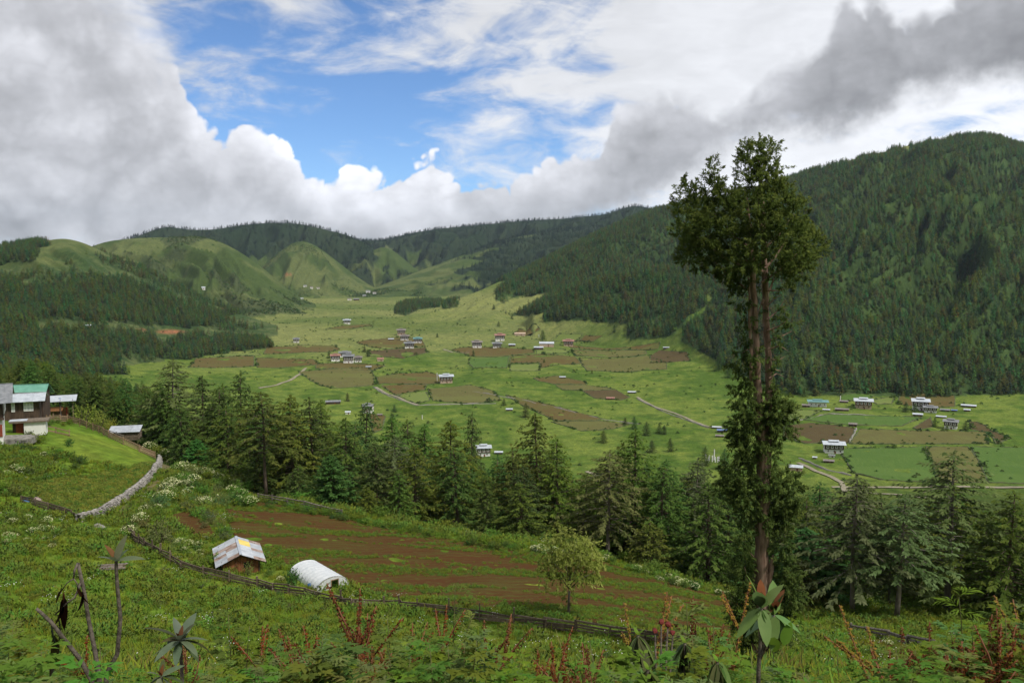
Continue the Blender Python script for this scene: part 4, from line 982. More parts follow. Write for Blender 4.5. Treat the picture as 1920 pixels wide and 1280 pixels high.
SHEDS = [
 (1025,650,30,10,'long grey barn with pale roof beside the wide brown field','tin','rammed'),(1010,655,19,6,'low pale-roofed shed in front of the long grey barn','tin','timber'),(960,649,13,5,'low pale-roofed shed between timber house and barn','tin','timber'),(733,638,11,4,'low pale shed beside the four-house hamlet','tin','timber'),(713,677,13,7,'small tan hut alone below the hamlet','tin_red','rammed'),
 (1493,882,27,11,'small tan house with pale flat roof beside the lane','tin','rammed'),(1512,763,15,6,'dark low shed beside the teal-roofed house','shingle','timber'),(1550,770,13,4,'small low shed below the teal-roofed house','tin','timber'),(1580,770,26,5,'long low shed at the upper edge of the green crop strip','shingle','timber'),(1583,755,16,5,'brown low shed between teal-roofed and tin-roofed houses','shingle','timber'),
 (1722,780,18,6,'pale-roofed shed at the end of the green crop strip','tin','timber'),(1773,771,17,5,'long shed right of the white annex','tin_grey','timber'),(1790,771,10,4,'blue-roofed hut beside the long shed','tin_blue','timber'),(1766,783,18,4,'low pale shed above the dark-roofed farmhouse','tin','timber'),(1818,763,27,5,'long pale-roofed shed under the forest edge','tin','timber'),(1814,771,11,5,'small pale hut below the long forest-edge shed','tin','timber'),(1600,799,15,7,'little store on the wall between brown field and green strip','shingle','timber'),
 (1528,860,7,4,'tiny pale hut below the stacked-roof farmhouse','tin','timber'),(1560,857,11,6,'small white store below the stacked-roof farmhouse','tin_grey','lime'),(1555,867,20,6,'grey-roofed animal shed below the stacked-roof farmhouse','shingle','timber'),
 (1345,803,18,4,'pale-roofed shed at the lower end of the lane','tin','timber'),(1355,810,20,6,'blue-tarp-roofed shed at the lower end of the lane','tin_blue','timber'),(1350,819,16,4,'brown low shed at the lower end of the lane','shingle','timber'),
 (1055,709,12,4,'tiny pale hut in the diamond-shaped brown field','tin','timber'),(1145,749,16,5,'red-walled hut by the dark walled field','tin_red','redtimber'),(1185,737,16,4,'pale low shed at the head of the lane','tin','timber'),(955,770,13,5,'pale-roofed hut left of the triangular brown field','tin','timber'),(935,851,16,6,'pale low roof beside the white farmhouse behind the pines','tin','timber'),
 (624,757,30,7,'long violet-grey-roofed shed near the gravel patch','tin_grey','timber'),(652,776,10,6,'small white hut behind the pine tops','tin','lime'),(691,689,11,3,'low pale shed below the farm cluster','tin','timber'),(1250,653,13,3,'small pale hut at the far end of the wide brown field','tin','timber'),(712,780,9,5,'small dark lean-to beside the half-hidden farmhouse','shingle','timber'),
 (165,613,12,5,'pale-roofed hut in the clearing on the wooded hill','tin','timber'),(380,543,9,6,'white hut in the fold under the grassy hill','tin','lime'),(975,629,22,6,'unfinished orange-brown mud building above the red-roofed house','rammed','rammed'),(572,538,7,4,'white house in the upper far village','tin_grey','lime'),(584,541,6,4,'second white house of the upper far village','shingle','lime'),(596,542,7,4,'house at the end of the upper far village','shingle','lime'),
 (566,561,5,3,'tiny pale hut on the far meadow','tin','lime'),(655,563,8,4,'house at the start of the far lower village','shingle','lime'),(690,549,9,5,'white house of the far lower village','tin_grey','lime'),(702,551,7,4,'white house beside the far lower village centre','shingle','lime'),(683,556,7,4,'lower house of the far lower village','tin_grey','lime'),(668,563,12,4,'long house below the far lower village','tin_grey','timber')]
def farms():
    for px, py, w, h, lab, wall, roof, rz in HOUSES: farmhouse(px, py, w, h, lab, wall, roof, rz)
    o = farmhouse(1535, 762, 36, 12, 'wide low white house with a teal tin roof under the forest', 'lime', 'tin_teal', .1, upper=False, lantern=True)
    for px, py, w, h, lab, roof, wall in SHEDS: shed(px, py, w, h, lab, roof, wall)
    # flag poles
    M['flag'] = mat_plain('white_cloth', (.68, .68, .67), (.80, .80, .79), 2, .9, .1)
    for px, py, hp, lab in ((819, 716, 18, 'tall white prayer flag on a pole beside the reddish farmhouse'), (1338, 866, 26, 'tall white prayer flag pole standing over the white banners'), (791, 787, 10, 'white prayer flag pole behind the pine tops'), (1575, 752, 11, 'white flag pole beside the teal-roofed house'), (1010, 634, 8, 'white flag pole beside the round dark tree')):
        p = hit(px, py, 350); k = p[1]/FPX; o = empty('flag_pole', p); tag(o, lab, 'flag pole')
        MB().tube([(0, 0, -.5), (0, 0, hp*k)], .09, 6).build('pole', M['timber'], o)
        MB().box(.35, 0, hp*k*.55, .7, .06, hp*k*.8).build('flag', M['flag'], o)
    p0 = hit(1332, 868, 350)
    for i in range(7):
        x = p0[0]-3.5+i*1.5; y = p0[1]+random.uniform(-3, 3); z = H(x, y); o = empty('banner_pole', (x, y, z)); tag(o, 'short white memorial banner among a cluster of banners on the pasture', 'banner', 'white banners below the lane')
        h = random.uniform(3.5, 6.5); MB().tube([(0, 0, -.3), (0, 0, h)], .05, 5).build('pole', M['timber'], o); MB().box(.4, 0, h*.55, .8, .05, h*.8).build('flag', M['flag'], o)
farms()
# ================================================================ near fields and enclosures
M['near_soil'] = mat_field('red_soil_with_rows', (.074, .034, .012), (.072, .060, .015), (.088, .098, .022), .33, 1.25, .55, .075, False)
M['yard_crop'] = mat_field('yard_crop', (.125, .105, .020), (.100, .135, .022), (.22, .18, .03), .6, .4, .25, .16, False)
M['path_soil'] = mat_plain('path_soil', (.10, .095, .035), (.15, .12, .055), .9, .95, .3)
def H2(px, py, ymin=14, ymax=175): return hit(px, py, ymin, ymax)
NEAR_FIELD = [(418,950),(480,940),(560,953),(640,970),(760,996),(900,1020),(1010,1032),(1130,1052),(1250,1090),(1345,1116),(1420,1140),(1440,1172),(1330,1190),(1200,1180),(1100,1165),(960,1150),(860,1138),(760,1122),(660,1098),(640,1085),(560,1062),(500,1045),(462,1030),(440,1005),(424,975)]
def near_fields():
    o = drape('ploughed_field', NEAR_FIELD, M['near_soil'], 2.2, .06, 14, 175); o['kind'] = 'structure'
    for poly, m, nm in (([(318,966),(352,958),(392,984),(412,1010),(372,1008),(338,990)], 'near_soil', 'vegetable_plot'), ([(62,905),(150,892),(240,880),(290,868),(297,886),(268,912),(228,936),(180,958),(128,962),(70,938)], 'yard_crop', 'yard_field'),
                        ([(300,868),(330,866),(320,900),(280,932),(240,958),(205,985),(190,982),(236,944),(284,905)], 'path_soil', 'farm_path'), ([(1490,1180),(1600,1188),(1690,1205),(1660,1216),(1500,1200)], 'near_soil', 'soil_patch')):
        o = drape(nm, poly, M[m], 1.6, .05, 14, 175); o['kind'] = 'structure'
near_fields()
M['grey_wood'] = mat_plain('weathered_wood', (.085, .072, .060), (.20, .175, .15), 5, .9, .4, stretch=(1, 1, 1), rnd=.25)
M['tan_wood'] = mat_plain('tan_wood', (.22, .145, .085), (.34, .24, .155), 5, .85, .3, rnd=.2)
M['brown_wood'] = mat_plain('brown_wood', (.085, .062, .044), (.195, .15, .11), 5, .9, .4, rnd=.4)
def fence(label, pix, mat, span=2.2, hgt=1.05, rails=3, rail=(.05, .16), post=.12, sag=.05, seed=0, ymin=14, over=.12, pj=.2, log=False):
    rg = random.Random(seed); P = [H2(px, py, ymin) for px, py in pix]; Q = [P[0][:2]]
    for a, b in zip(P, P[1:]):
        k = max(1, round(float(np.linalg.norm(b[:2]-a[:2]))/span))
        for j in range(1, k+1): Q.append(a[:2]+(b[:2]-a[:2])*j/k+np.array([rg.gauss(0, .06), rg.gauss(0, .06)]))
    G = [H(q[0], q[1]) for q in Q]; o = empty('wooden_fence', (Q[0][0], Q[0][1], G[0])); O = Vector((Q[0][0], Q[0][1], G[0])); tag(o, label, 'fence')
    for i, (q, g) in enumerate(zip(Q, G)):
        h = hgt*(1+rg.uniform(-pj*.4, pj)); b = Vector((q[0], q[1], g-.3))-O; t = b+Vector((rg.gauss(0, .05), rg.gauss(0, .05), h+.3))
        MB().beam(b, t, post*rg.uniform(.7, 1.2), post*rg.uniform(.7, 1.2), (1, 0, 0)).build('post', mat, o)
    for i in range(len(Q)-1):
        a = Vector((Q[i][0], Q[i][1], G[i]))-O; b = Vector((Q[i+1][0], Q[i+1][1], G[i+1]))-O; d = (b-a).normalized(); sd = Vector((-d.y, d.x, 0))*(post*.62)*(1 if rg.random() < .8 else -1)
        for r in range(rails):
            z = hgt*(.22+.66*r/max(1, rails-1)); za, zb = z+rg.gauss(0, sag), z+rg.gauss(0, sag)
            A = a-d*over+sd+Vector((0, 0, za)); B = b+d*over+sd+Vector((0, 0, zb))
            if log: MB().tube([A, (A+B)/2+Vector((0, 0, -.03)), B], [rail[1]*.5*rg.uniform(.7, 1.1)]*3, 6).build('rail', mat, o)
            else: MB().beam(A, B, rail[0], rail[1]*rg.uniform(.75, 1.15)).build('rail', mat, o)
    return o
fence('long weathered plank fence along the lower edge of the ploughed field', [(232,1000),(262,1022),(300,1046),(340,1070),(380,1083),(430,1093),(480,1104),(540,1117),(600,1130),(660,1143),(720,1146),(780,1150),(840,1157),(900,1165),(960,1173),(1020,1180),(1080,1187),(1140,1196),(1210,1206),(1300,1214)], M['brown_wood'], 2.0, .92, 4, (.06, .13), .12, .06, 1, pj=.6)
fence('tan plank fence curving along the farmyard to the stone wall', [(80,796),(100,791),(128,792),(150,798),(176,808),(204,821),(232,834),(262,848),(292,860)], M['tan_wood'], 2.2, 1.25, 4, (.05, .17), .13, .02, 2, 60)
fence('short tan rail fence below the white outbuilding', [(80,808),(104,812),(130,818)], M['tan_wood'], 2.0, 1.0, 2, (.05, .2), .12, .03, 3, 60)
fence('grey log fence at the upper edge of the ploughed field', [(484,938),(510,942),(540,947),(570,953),(600,960),(640,968)], M['grey_wood'], 2.4, .9, 3, (.1, .2), .13, .05, 4, 40, log=True)
fence('old grey log fence at the edge of the clearing under lichen pines', [(1596,1188),(1625,1192),(1660,1200),(1700,1210),(1745,1222)], M['grey_wood'], 2.6, .8, 3, (.1, .22), .13, .06, 5, 14, log=True)
fence('low dark plank fence below the yard field', [(40,942),(66,948),(92,956),(120,966),(150,978)], M['brown_wood'], 1.8, .8, 3, (.05, .2), .12, .06, 6, 40)
fence('faded rail fence beside the log shed', [(195,815),(206,818),(218,822),(232,826)], M['grey_wood'], 1.8, 1.1, 3, (.06, .12), .1, .05, 7, 90)

M['stone'] = mat_plain('field_stone', (.14, .13, .12), (.32, .30, .275), 1.6, .95, .5, rnd=.2)
def stone_mesh(seed):
    rg = np.random.default_rng(seed); bm = bmesh.new(); bmesh.ops.create_icosphere(bm, subdivisions=1, radius=.5)
    for v in bm.verts: v.co *= rg.uniform(.78, 1.15); v.co.z *= .68
    me = bpy.data.meshes.new('stone'); bm.to_mesh(me); bm.free(); return me
def near_stone_wall():
    P = [H2(px, py, 40) for px, py in ((148,978),(170,972),(192,964),(214,950),(236,936),(256,920),(274,904),(288,890),(297,876),(300,862))]
    o = empty('stone_wall', P[0]); O = P[0]; tag(o, 'pale dry-stone wall curving round the lower end of the yard field', 'wall')
    core = bank('wall_core', [(p[0]-O[0], p[1]-O[1]) for p in P], .1, .1, M['drystone'])
    bpy.data.objects.remove(core)
    c = bank('wall_core', P, .5, .75, M['drystone'], None, .8, 9); c.parent = o; c.matrix_parent_inverse = Matrix.Translation(-Vector(O))
    ms = [stone_mesh(i) for i in range(5)]; tm = [np.array([v.co[:] for v in m.vertices]) for m in ms]; tf = [np.array([p.vertices[:] for p in m.polygons]) for m in ms]
    rg = np.random.default_rng(4); V = []; F = []; n = 0; allp = []
    for a, b in zip(P, P[1:]):
        L = np.linalg.norm(b-a); d = (b-a)/L; s = np.array([d[1], -d[0], 0])
        for side in (-1, 1):
            t = 0
            while t < L:
                for lv in range(5):
                    q = a+d*(t+rg.uniform(-.1, .1))+s*side*(.30-.03*lv)*rg.uniform(.85, 1.1); sz = rg.uniform(.24, .44); allp.append((q, lv*.165+.06, sz))
                t += .3
        t = 0
        while t < L: allp.append((a+d*t+s*rg.uniform(-.15, .15), .82, rg.uniform(.3, .55))); t += .28
    Z = height(np.array([q[0][0] for q in allp]), np.array([q[0][1] for q in allp]))
    for (q, dz, sz), z in zip(allp, Z):
        k = rg.integers(5); an = rg.random()*6.28; c_, s_ = math.cos(an), math.sin(an); v = tm[k]*sz*np.array([1.1, .9, .8])
        v = np.stack([v[:, 0]*c_-v[:, 1]*s_, v[:, 0]*s_+v[:, 1]*c_, v[:, 2]], 1)+np.array([q[0]-O[0], q[1]-O[1], z+dz-O[2]])
        V.append(v); F.append(tf[k]+n); n += len(v)
    st = link('stones', mesh_np('stones', np.concatenate(V), np.concatenate(F)), M['stone'], o); st['kind'] = 'stuff'
    # little heap of stones by the path
    p = H2(190, 990, 40)
    for i in range(6):
        x, y = p[0]+rg.uniform(-.6, .6), p[1]+rg.uniform(-.5, .5); s_ = link('field_stone', ms[i % 5], M['stone']); s_.location = (x, y, H(x, y)+.1); s_.scale = (rg.uniform(.5, .9),)*3; s_.rotation_euler = (0, 0, rg.random()*6)
        tag(s_, 'pale loose stone in the small heap below the stone wall', 'stone', 'stones heaped below the wall')
near_stone_wall()

# ---------------------------------------------------------------- plank hut with tin sheets
M['hut_plank'] = mat_plain('red_brown_plank', (.16, .062, .028), (.30, .125, .055), 4, .8, .4, stretch=(2, 2, .25), rnd=.35)
M['sheet'] = mat_plain('tin_sheet', (.40, .43, .46), (.58, .61, .64), 1.5, .42, .1, .5, rnd=.12)
M['sheet_rust'] = mat_plain('rusty_sheet', (.20, .125, .095), (.36, .30, .27), 2.2, .7, .2, .2, rnd=.15)
M['sheet_yellow'] = mat_plain('yellow_sheet', (.55, .42, .10), (.66, .52, .16), 2, .6, .1)
def corr_sheet(w, l, n=7, amp=.018):
    """corrugated sheet: x across the ridges, y down the slope"""
    V = []; F = []
    k = n*2
    for i in range(k+1):
        z = amp*(1 if i % 2 else -1)
        for y in (0, l): V.append((w*i/k, y, z))
    F = [(2*i, 2*i+2, 2*i+3, 2*i+1) for i in range(k)]
    m = len(V); V += [(a, b, c-.012) for a, b, c in V]; F += [tuple(m+q for q in reversed(f)) for f in F]
    return V, F
def hut():
    p = H2(448, 1062); o = empty('plank_hut', p, math.atan2(1.75, 4.3)); tag(o, 'small red-brown plank hut with patched tin roof beside the ploughed field', 'hut')
    o.scale = (1.08, 1.08, 1.0)
    w, L, hw, hr = 2.9, 4.2, 1.32, .66
    def pl(x, y0, y1, z1a, z1b, along):
        n = 11 if along == 'x' else 15
        return n
    # front (near) and back gables, planks one by one
    for yy, nn in ((-L/2, 12), (L/2, 12)):
        for i in range(nn):
            x0, x1 = -w/2+w*i/nn, -w/2+w*(i+1)/nn-.012; zt = lambda x: hw+hr*(1-abs(x)/(w/2))*.92
            lo = -.4; hole = yy < 0 and 7 <= i <= 8
            segs = [(lo, .62), (1.12, None)] if hole else [(lo, None)]
            for a, b in segs:
                mb = MB(); t0, t1 = (b, b) if b else (zt(x0), zt(x1)); y0, y1 = yy-.03+.015*(i % 2), yy+.03
                mb.v = [(x0, y0, a), (x1, y0, a), (x1, y1, a), (x0, y1, a), (x0, y0, t0), (x1, y0, t1), (x1, y1, t1), (x0, y1, t0)]
                mb.f = [(3, 2, 1, 0), (4, 5, 6, 7), (0, 1, 5, 4), (1, 2, 6, 5), (2, 3, 7, 6), (3, 0, 4, 7)]; mb.build('plank', M['hut_plank'], o)
    for sx in (-1, 1):
        for i in range(16):
            y0 = -L/2+.04+(L-.08)*i/16; MB().box(sx*(w/2-.02+.012*(i % 2)), y0+(L-.08)/32, hw/2-.2, .05, (L-.08)/16-.012, hw+.4).build('plank', M['hut_plank'], o)
        for yy in (-L/2-.02, L/2+.02): MB().box(sx*(w/2+.03), yy, hw/2-.2, .11, .11, hw+.5).build('corner_post', M['timber'], o)
    x0 = -w/2+w*7/12; wn = MB().box(x0+w/12, -L/2+.02, .87, w/6, .03, .5).build('window', M['pane'], o)
    for dx in (.33, .66): MB().box(x0+w/6*dx, -L/2-.02, .87, .03, .03, .5).build('window_bar', M['timber'], wn)
    ov = .5; sl = math.hypot(w/2+ov, hr*(w/2+ov)/(w/2)); ang = math.atan2(hr, w/2); nsh = 7; sw = (L+2*ov)/nsh; rg = random.Random(3)
    for sx in (-1, 1):
        for i in range(nsh):
            for j in range(2):
                V, F = corr_sheet(sw+.03, sl/2+.06, 5); q = []
                for a, b, c in V:
                    d = sl/2*j+b; q.append((sx*d*math.cos(ang), -L/2-ov+i*sw+a, hw+hr+.05-d*math.sin(ang)+c+.02*(1-j)+.006*(i % 2)))
                mb = MB(); mb.v = q; mb.f = F if sx < 0 else [tuple(reversed(f)) for f in F]
                mt = M['sheet_yellow'] if (sx > 0 and j == 0 and i in (4, 5)) else M['sheet_rust'] if rg.random() < (.42 if j else .3) else M['sheet']
                mb.build('roof_sheet', mt, o)
    mb = MB(); mb.beam((-.0, -L/2-ov-.02, hw+hr+.09), (0, L/2+ov+.02, hw+hr+.09), .22, .03); mb.build('ridge_cap', M['sheet'], o)
    for yy in (-L/2-.3, -L/4, 0, L/4, L/2+.3):
        for sx in (-1, 1): MB().beam((0, yy, hw+hr-.08), (sx*(w/2+ov*.9), yy, hw+hr-.08-math.tan(ang)*(w/2+ov*.9)), .06, .08).build('rafter', M['timber'], o)
hut()
# ---------------------------------------------------------------- polytunnel
def film_material():
    m, t, b = mat_new('plastic_film'); b.inputs['Base Color'].default_value = (.74, .77, .80, 1); b.inputs['Roughness'].default_value = .35; b.inputs['Specular IOR Level'].default_value = .5
    co = t.add('ShaderNodeTexCoord').outputs['Object']; n = t.noise(t.vm('MULTIPLY', co, (1, .35, 1)), 5, 5, .6)
    t.l.new(t.mix(t.map(n, .35, .7), (.72, .76, .79, 1), (.86, .88, .90, 1)), b.inputs['Base Color'])
    bp = t.add('ShaderNodeBump'); bp.inputs['Strength'].default_value = .5; bp.inputs['Distance'].default_value = .04; t.l.new(n, bp.inputs['Height']); t.l.new(bp.outputs[0], b.inputs['Normal'])
    tr = t.add('ShaderNodeBsdfTranslucent'); tr.inputs[0].default_value = (.8, .84, .86, 1); mx = t.add('ShaderNodeMixShader'); mx.inputs[0].default_value = .3
    t.l.new(b.outputs[0], mx.inputs[1]); t.l.new(tr.outputs[0], mx.inputs[2]); out = [q for q in t.n if q.type == 'OUTPUT_MATERIAL'][0]; t.l.new(mx.outputs[0], out.inputs[0]); return m
M['film'] = film_material()
def tunnel():
    p = H2(590, 1098); d = np.array([-2.5, 3.0]); o = empty('polytunnel', (p[0]+.0, p[1]+1.4, p[2]-.1), math.atan2(2.5, 3.0)); tag(o, 'white plastic polytunnel with a doorway in the ploughed field corner', 'greenhouse'); o.scale = (1.1, 1.1, 1.0)
    w, h, L, K = 1.38, 1.15, 4.8, 18
    rg = random.Random(2)
    def arch(t): a = math.pi*t; return (-w*math.cos(a), h*math.sin(a)**.75)
    mb = MB(); NY = 27
    for j in range(NY+1):
        y = -L/2+L*j/NY; rib = (j % 3 == 0)
        for i in range(K+1):
            x, z = arch(i/K); s = 1.02 if rib else .965+rg.uniform(-.012, .008); mb.v.append((x*s, y, z*s-(0.25 if i in (0, K) else 0)))
    for j in range(NY):
        for i in range(K): q = j*(K+1)+i; mb.f.append((q, q+1, q+K+2, q+K+1))
    cov = mb.build('plastic_cover', M['film'], o, True)
    for j in range(0, NY+1, 3):
        y = -L/2+L*j/NY; MB().tube([(arch(i/12)[0]*.97, y, arch(i/12)[1]*.97) for i in range(13)], .022, 5).build('hoop', M['tan_wood'], o)
    dw, dh = .28, .85; dx = .18
    # near end film with door hole
    mb = MB(); yy = -L/2-.015
    pts = [(arch(i/24)[0]*.995, arch(i/24)[1]*.995) for i in range(25)]
    def top(x):
        for (a, b), (c, e) in zip(pts, pts[1:]):
            if a <= x <= c: return b+(e-b)*(x-a)/max(c-a, 1e-6)
        return 0
    xs = sorted(set([q[0] for q in pts]+[dx-dw, dx+dw]))
    for a, b in zip(xs, xs[1:]):
        z0 = dh if dx-dw-1e-6 <= a and b <= dx+dw+1e-6 else -.25
        mb.quad((a, yy, z0), (b, yy, z0), (b, yy, max(top(b), z0)), (a, yy, max(top(a), z0)))
    mb.build('end_film', M['film'], o)
    mb = MB()
    for a, b in zip(xs, xs[1:]): mb.quad((b, L/2, -.25), (a, L/2, -.25), (a, L/2, top(a)), (b, L/2, top(b)))
    mb.build('end_film', M['film'], o)
    for s in (-1, 1): MB().box(dx+s*(dw+.03), yy-.03, dh/2, .06, .06, dh).build('door_post', M['tan_wood'], o)
    MB().box(dx, yy-.03, dh+.03, dw*2+.12, .06, .06).build('lintel', M['tan_wood'], o)
    # green-yellow plants inside seen through the doorway
    V, F = sprays(np.array([[dx+random.uniform(-.5, .5), -L/2+random.uniform(.25, 1.5), random.uniform(0, .75)] for i in range(260)]), RNG.normal(0, 1, (260, 3))+np.array([0, 0, .6]), .2, .07, seed=4)
    link('seedlings', crown_mesh('seedlings', V, F, None, M['needle']), None, o)
    b = H2(584, 1101); bo = empty('water_drum', (b[0], b[1], b[2]), .3); tag(bo, 'small blue drum on its side at the polytunnel foot', 'drum')
    M['blue_plastic'] = mat_plain('blue_plastic', (.03, .09, .20), (.05, .13, .28), 3, .4, 0)
    MB().tube([(-.3, 0, .2), (.3, 0, .2)], .2, 14).build('body', M['blue_plastic'], bo, True)
    for x in (-.12, .12): MB().tube([(x-.02, 0, .2), (x+.02, 0, .2)], .212, 14).build('rim', M['blue_plastic'], bo)
tunnel()
# ---------------------------------------------------------------- low plank rack in the meadow
def rack():
    p = H2(210, 1076); o = empty('plank_rack', p, .2); tag(o, 'low rack of loose weathered planks standing in the meadow', 'rack')
    for i in range(5): MB().box(random.uniform(-.15, .15), -.55+i*.26, .62+.015*i, 2.3*random.uniform(.8, 1.05), .2, .035, random.gauss(0, .03)).build('plank', M['brown_wood' if i % 2 else 'grey_wood'], o)
    for x in (-.8, .8):
        for y in (-.45, .45): MB().box(x, y, .25, .09, .09, .7).build('leg', M['brown_wood'], o)
        MB().box(x, 0, .57, .08, 1.2, .07).build('crossbar', M['brown_wood'], o)
rack()
# ---------------------------------------------------------------- farmyard at the left
M['sheet_green'] = mat_plain('green_sheet', (.12, .30, .22), (.17, .38, .29), 1, .5, .1, .2)
M['slate'] = mat_plain('slate_sheets', (.15, .16, .175), (.24, .25, .265), 1.5, .7, .3)
M['orange_wood'] = mat_plain('fresh_planks', (.34, .15, .06), (.46, .22, .10), 3, .8, .3, stretch=(3, 1, .3))
M['white_frame'] = mat_plain('white_paint', (.70, .69, .66), (.80, .79, .77), 3, .7, 0)
M['red_door'] = mat_plain('red_door', (.22, .045, .025), (.30, .07, .04), 3, .7, .1)
M['thatch'] = mat_plain('mud_thatch', (.11, .085, .06), (.20, .16, .12), 3, .95, .5)
def window(o, x, y, z, w, h, nx=2, nz=2, face=-1):
    f = MB().box(x, y, z, w, .10, h).build('window', M['white_frame'], o)
    for i in range(nx):
        for j in range(nz): MB().box(x+(i-(nx-1)/2)*w/nx*.96, y+face*.045, z+(j-(nz-1)/2)*h/nz*.96, w/nx*.74, .03, h/nz*.74).build('pane', M['white_frame' if False else 'curtain'], f)
M['curtain'] = mat_plain('window_with_curtain', (.42, .44, .46), (.60, .61, .62), 2, .25, 0, spec=.5)
def planks_roof(o, w, d, z0, rise, over, mat, n=9, tilt=0, name='roof_sheet'):
    """gable roof, ridge along x, made of sheets"""
    W = w+2*over; sl = d/2+over
    for s in (-1, 1):
        for i in range(n):
            a = -W/2+W*i/n; b = a+W/n-.01; mb = MB(); z1 = z0+rise; zl = z0-rise*over/(d/2); e = .012*(i % 2)
            q = [(a, s*sl, zl+e), (b, s*sl, zl+e), (b, 0, z1+e), (a, 0, z1+e)]
            if s > 0: q = [q[1], q[0], q[3], q[2]]
            mb.v = q+[(x, y, z-.05) for x, y, z in q]; mb.f = [(0, 1, 2, 3), (7, 6, 5, 4), (0, 4, 5, 1), (1, 5, 6, 2), (3, 2, 6, 7), (0, 3, 7, 4)]; mb.build(name, mat, o)
    mb = MB().box(0, 0, z0+rise+.02, W, .25, .05); mb.build('ridge_cap', mat, o)
def gable_wall(o, x, d, z0, rise, mat):
    mb = MB(); mb.v = [(x-.05, -d/2, z0), (x-.05, d/2, z0), (x-.05, 0, z0+rise), (x+.05, -d/2, z0), (x+.05, d/2, z0), (x+.05, 0, z0+rise)]; mb.f = [(0, 2, 1), (3, 4, 5), (0, 3, 5, 2), (1, 2, 5, 4), (0, 1, 4, 3)]; mb.build('gable_wall', mat, o)
def at_y(px, Y):  # ground point under image column
    x = (px-960)/FPX*Y*1.0; return x, Y, H(x, Y)
def farmyard():
    # main white farmhouse: right end in view
    p = H2(-84, 826, 60); o = empty('farmhouse', (p[0], p[1]+2, p[2]-.2), .50); tag(o, 'white farmhouse with slate roof and white-framed windows at the farmyard', 'house')
    W, D = 9.6, 7.; MB().box(0, 0, 1.2, W, D, 3.6).build('wall', M['lime'], o); MB().box(0, 0, 4.3, W+.3, D+.3, 2.5).build('upper_storey', M['timber'], o)
    for x in (-3.6, -1.6, .6, 2.2, 3.9): window(o, x, -D/2-.2, 4.3, 1.2, 1.6, 2, 3)
    for x in (-1.5, 1.5): 
        MB().box(W/2+.2, x, 4.3, .12, 1.5, 1.6).build('window', M['white_frame'], o)
    for x in (-3, .2, 2.6, 3.7, 4.4): MB().box(x, -D/2-.04, 1.4, .75, .12, 1.7).build('window', M['red_door'], o)
    MB().box(0, -D/2-.25, 3.05, W+.5, .5, .25).build('cornice', M['timber'], o)
    planks_roof(o, W, D, 6.0, 1.5, 1.4, M['slate'], 12)
    for x in (-W/2, W/2): gable_wall(o, x, D, 5.5, 1.6, M['timber'])
    # terrace of stones in front of it
    q = H2(-2, 832, 60); t = empty('stone_terrace', (q[0], q[1]+2, q[2]-.2), .15); tag(t, 'rough stone terrace edge in front of the white farmhouse', 'terrace')
    rg = random.Random(8)
    for i in range(9):
        for j in range(3): MB().box(-3.4+i*.8+rg.uniform(-.05, .05), -1.6+rg.uniform(-.05, .05), .12+j*.27, .76, .5, .25, rg.gauss(0, .04)).build('stone_block', M['stone'], t)
    MB().box(0, 0, .35, 7.4, 2.9, .9).build('paving', M['drystone'], t)
    # green-roofed house behind
    p = H2(-20, 786, 100); p[1] += 6; p[2] = H(p[0], p[1]); o = empty('farm_building', (p[0], p[1], p[2]), .30); tag(o, 'dark farm building with a green tin roof behind the white farmhouse', 'building')
    top = at(30, 722, p[1])[2]-p[2]; W, D = 12, 6; MB().box(0, 0, top*.4-1, W*.92, D*.9, top*.8+2).build('wall', M['timber'], o)
    planks_roof(o, W*.8, D, top-1.5, 1.5, 1.2, M['sheet_green'], 10)
    for x in (-2, 1, 4): window(o, x, -D*.45-.05, top*.5, 1.1, 1.2)
    # middle timber house with white windows
    p = H2(42, 786, 100); o = empty('timber_house', (p[0], p[1], p[2]), .42); tag(o, 'dark timber house with white windows and pale tin roof in the farmyard', 'house')
    top = at(60, 737, p[1])[2]-p[2]; W, D = 5.6, 4.5; MB().box(0, 0, top*.42-1, W, D, top*.82+2).build('wall', M['timber'], o)
    window(o, -1.0, -D/2-.05, top*.55, .5, 1.5, 1, 2); window(o, 1.2, -D/2-.05, top*.55, 1.4, 1.5, 3, 2)
    planks_roof(o, W, D, top-.75, .7, .9, M['tin'], 8)
    for x in (-W/2, W/2): gable_wall(o, x, D, top-.85, .7, M['timber'])
    # long open shed with white roof and fresh planks
    p = H2(104, 780, 100); o = empty('open_shed', (p[0], p[1], p[2]), .42); tag(o, 'long open shed with white tin roof and fresh orange planks', 'shed')
    top = at(104, 746, p[1])[2]-p[2]; W, D = 6.0, 3.6
    for x in (-W/2, -W/6, W/6, W/2): MB().box(x, -D/2, top/2-.3, .14, .14, top+.3).build('post', M['brown_wood'], o)
    for k in range(8): MB().box(-.4, D/2-.4-.0, .2+k*.2, W*.82, .08, .18).build('plank', M['orange_wood'], o)
    for k in range(6): MB().box(-.6+.05*k, -D/2+.3, top*.45+k*.13, W*.62, .3, .11).build('stacked_board', M['orange_wood'], o)
    n = 10; Wr = W+1.2
    for i in range(n):
        mb = MB(); a = -Wr/2+Wr*i/n; b = a+Wr/n-.01; q = [(a, -D/2-.6, top-.35), (b, -D/2-.6, top-.35), (b, D/2+.5, top+.15), (a, D/2+.5, top+.15)]; mb.v = q+[(x, y, z-.05) for x, y, z in q]
        mb.f = [(0, 1, 2, 3), (7, 6, 5, 4), (0, 4, 5, 1), (1, 5, 6, 2), (3, 2, 6, 7), (0, 3, 7, 4)]; mb.build('roof_sheet', M['tin'], o)
    # outbuilding: white wall with red door
    p = H2(46, 812, 60); o = empty('outbuilding', (p[0], p[1]+1.2, p[2]-.1), .40); tag(o, 'low outbuilding with red door and whitewashed wall under a mud roof', 'outbuilding')
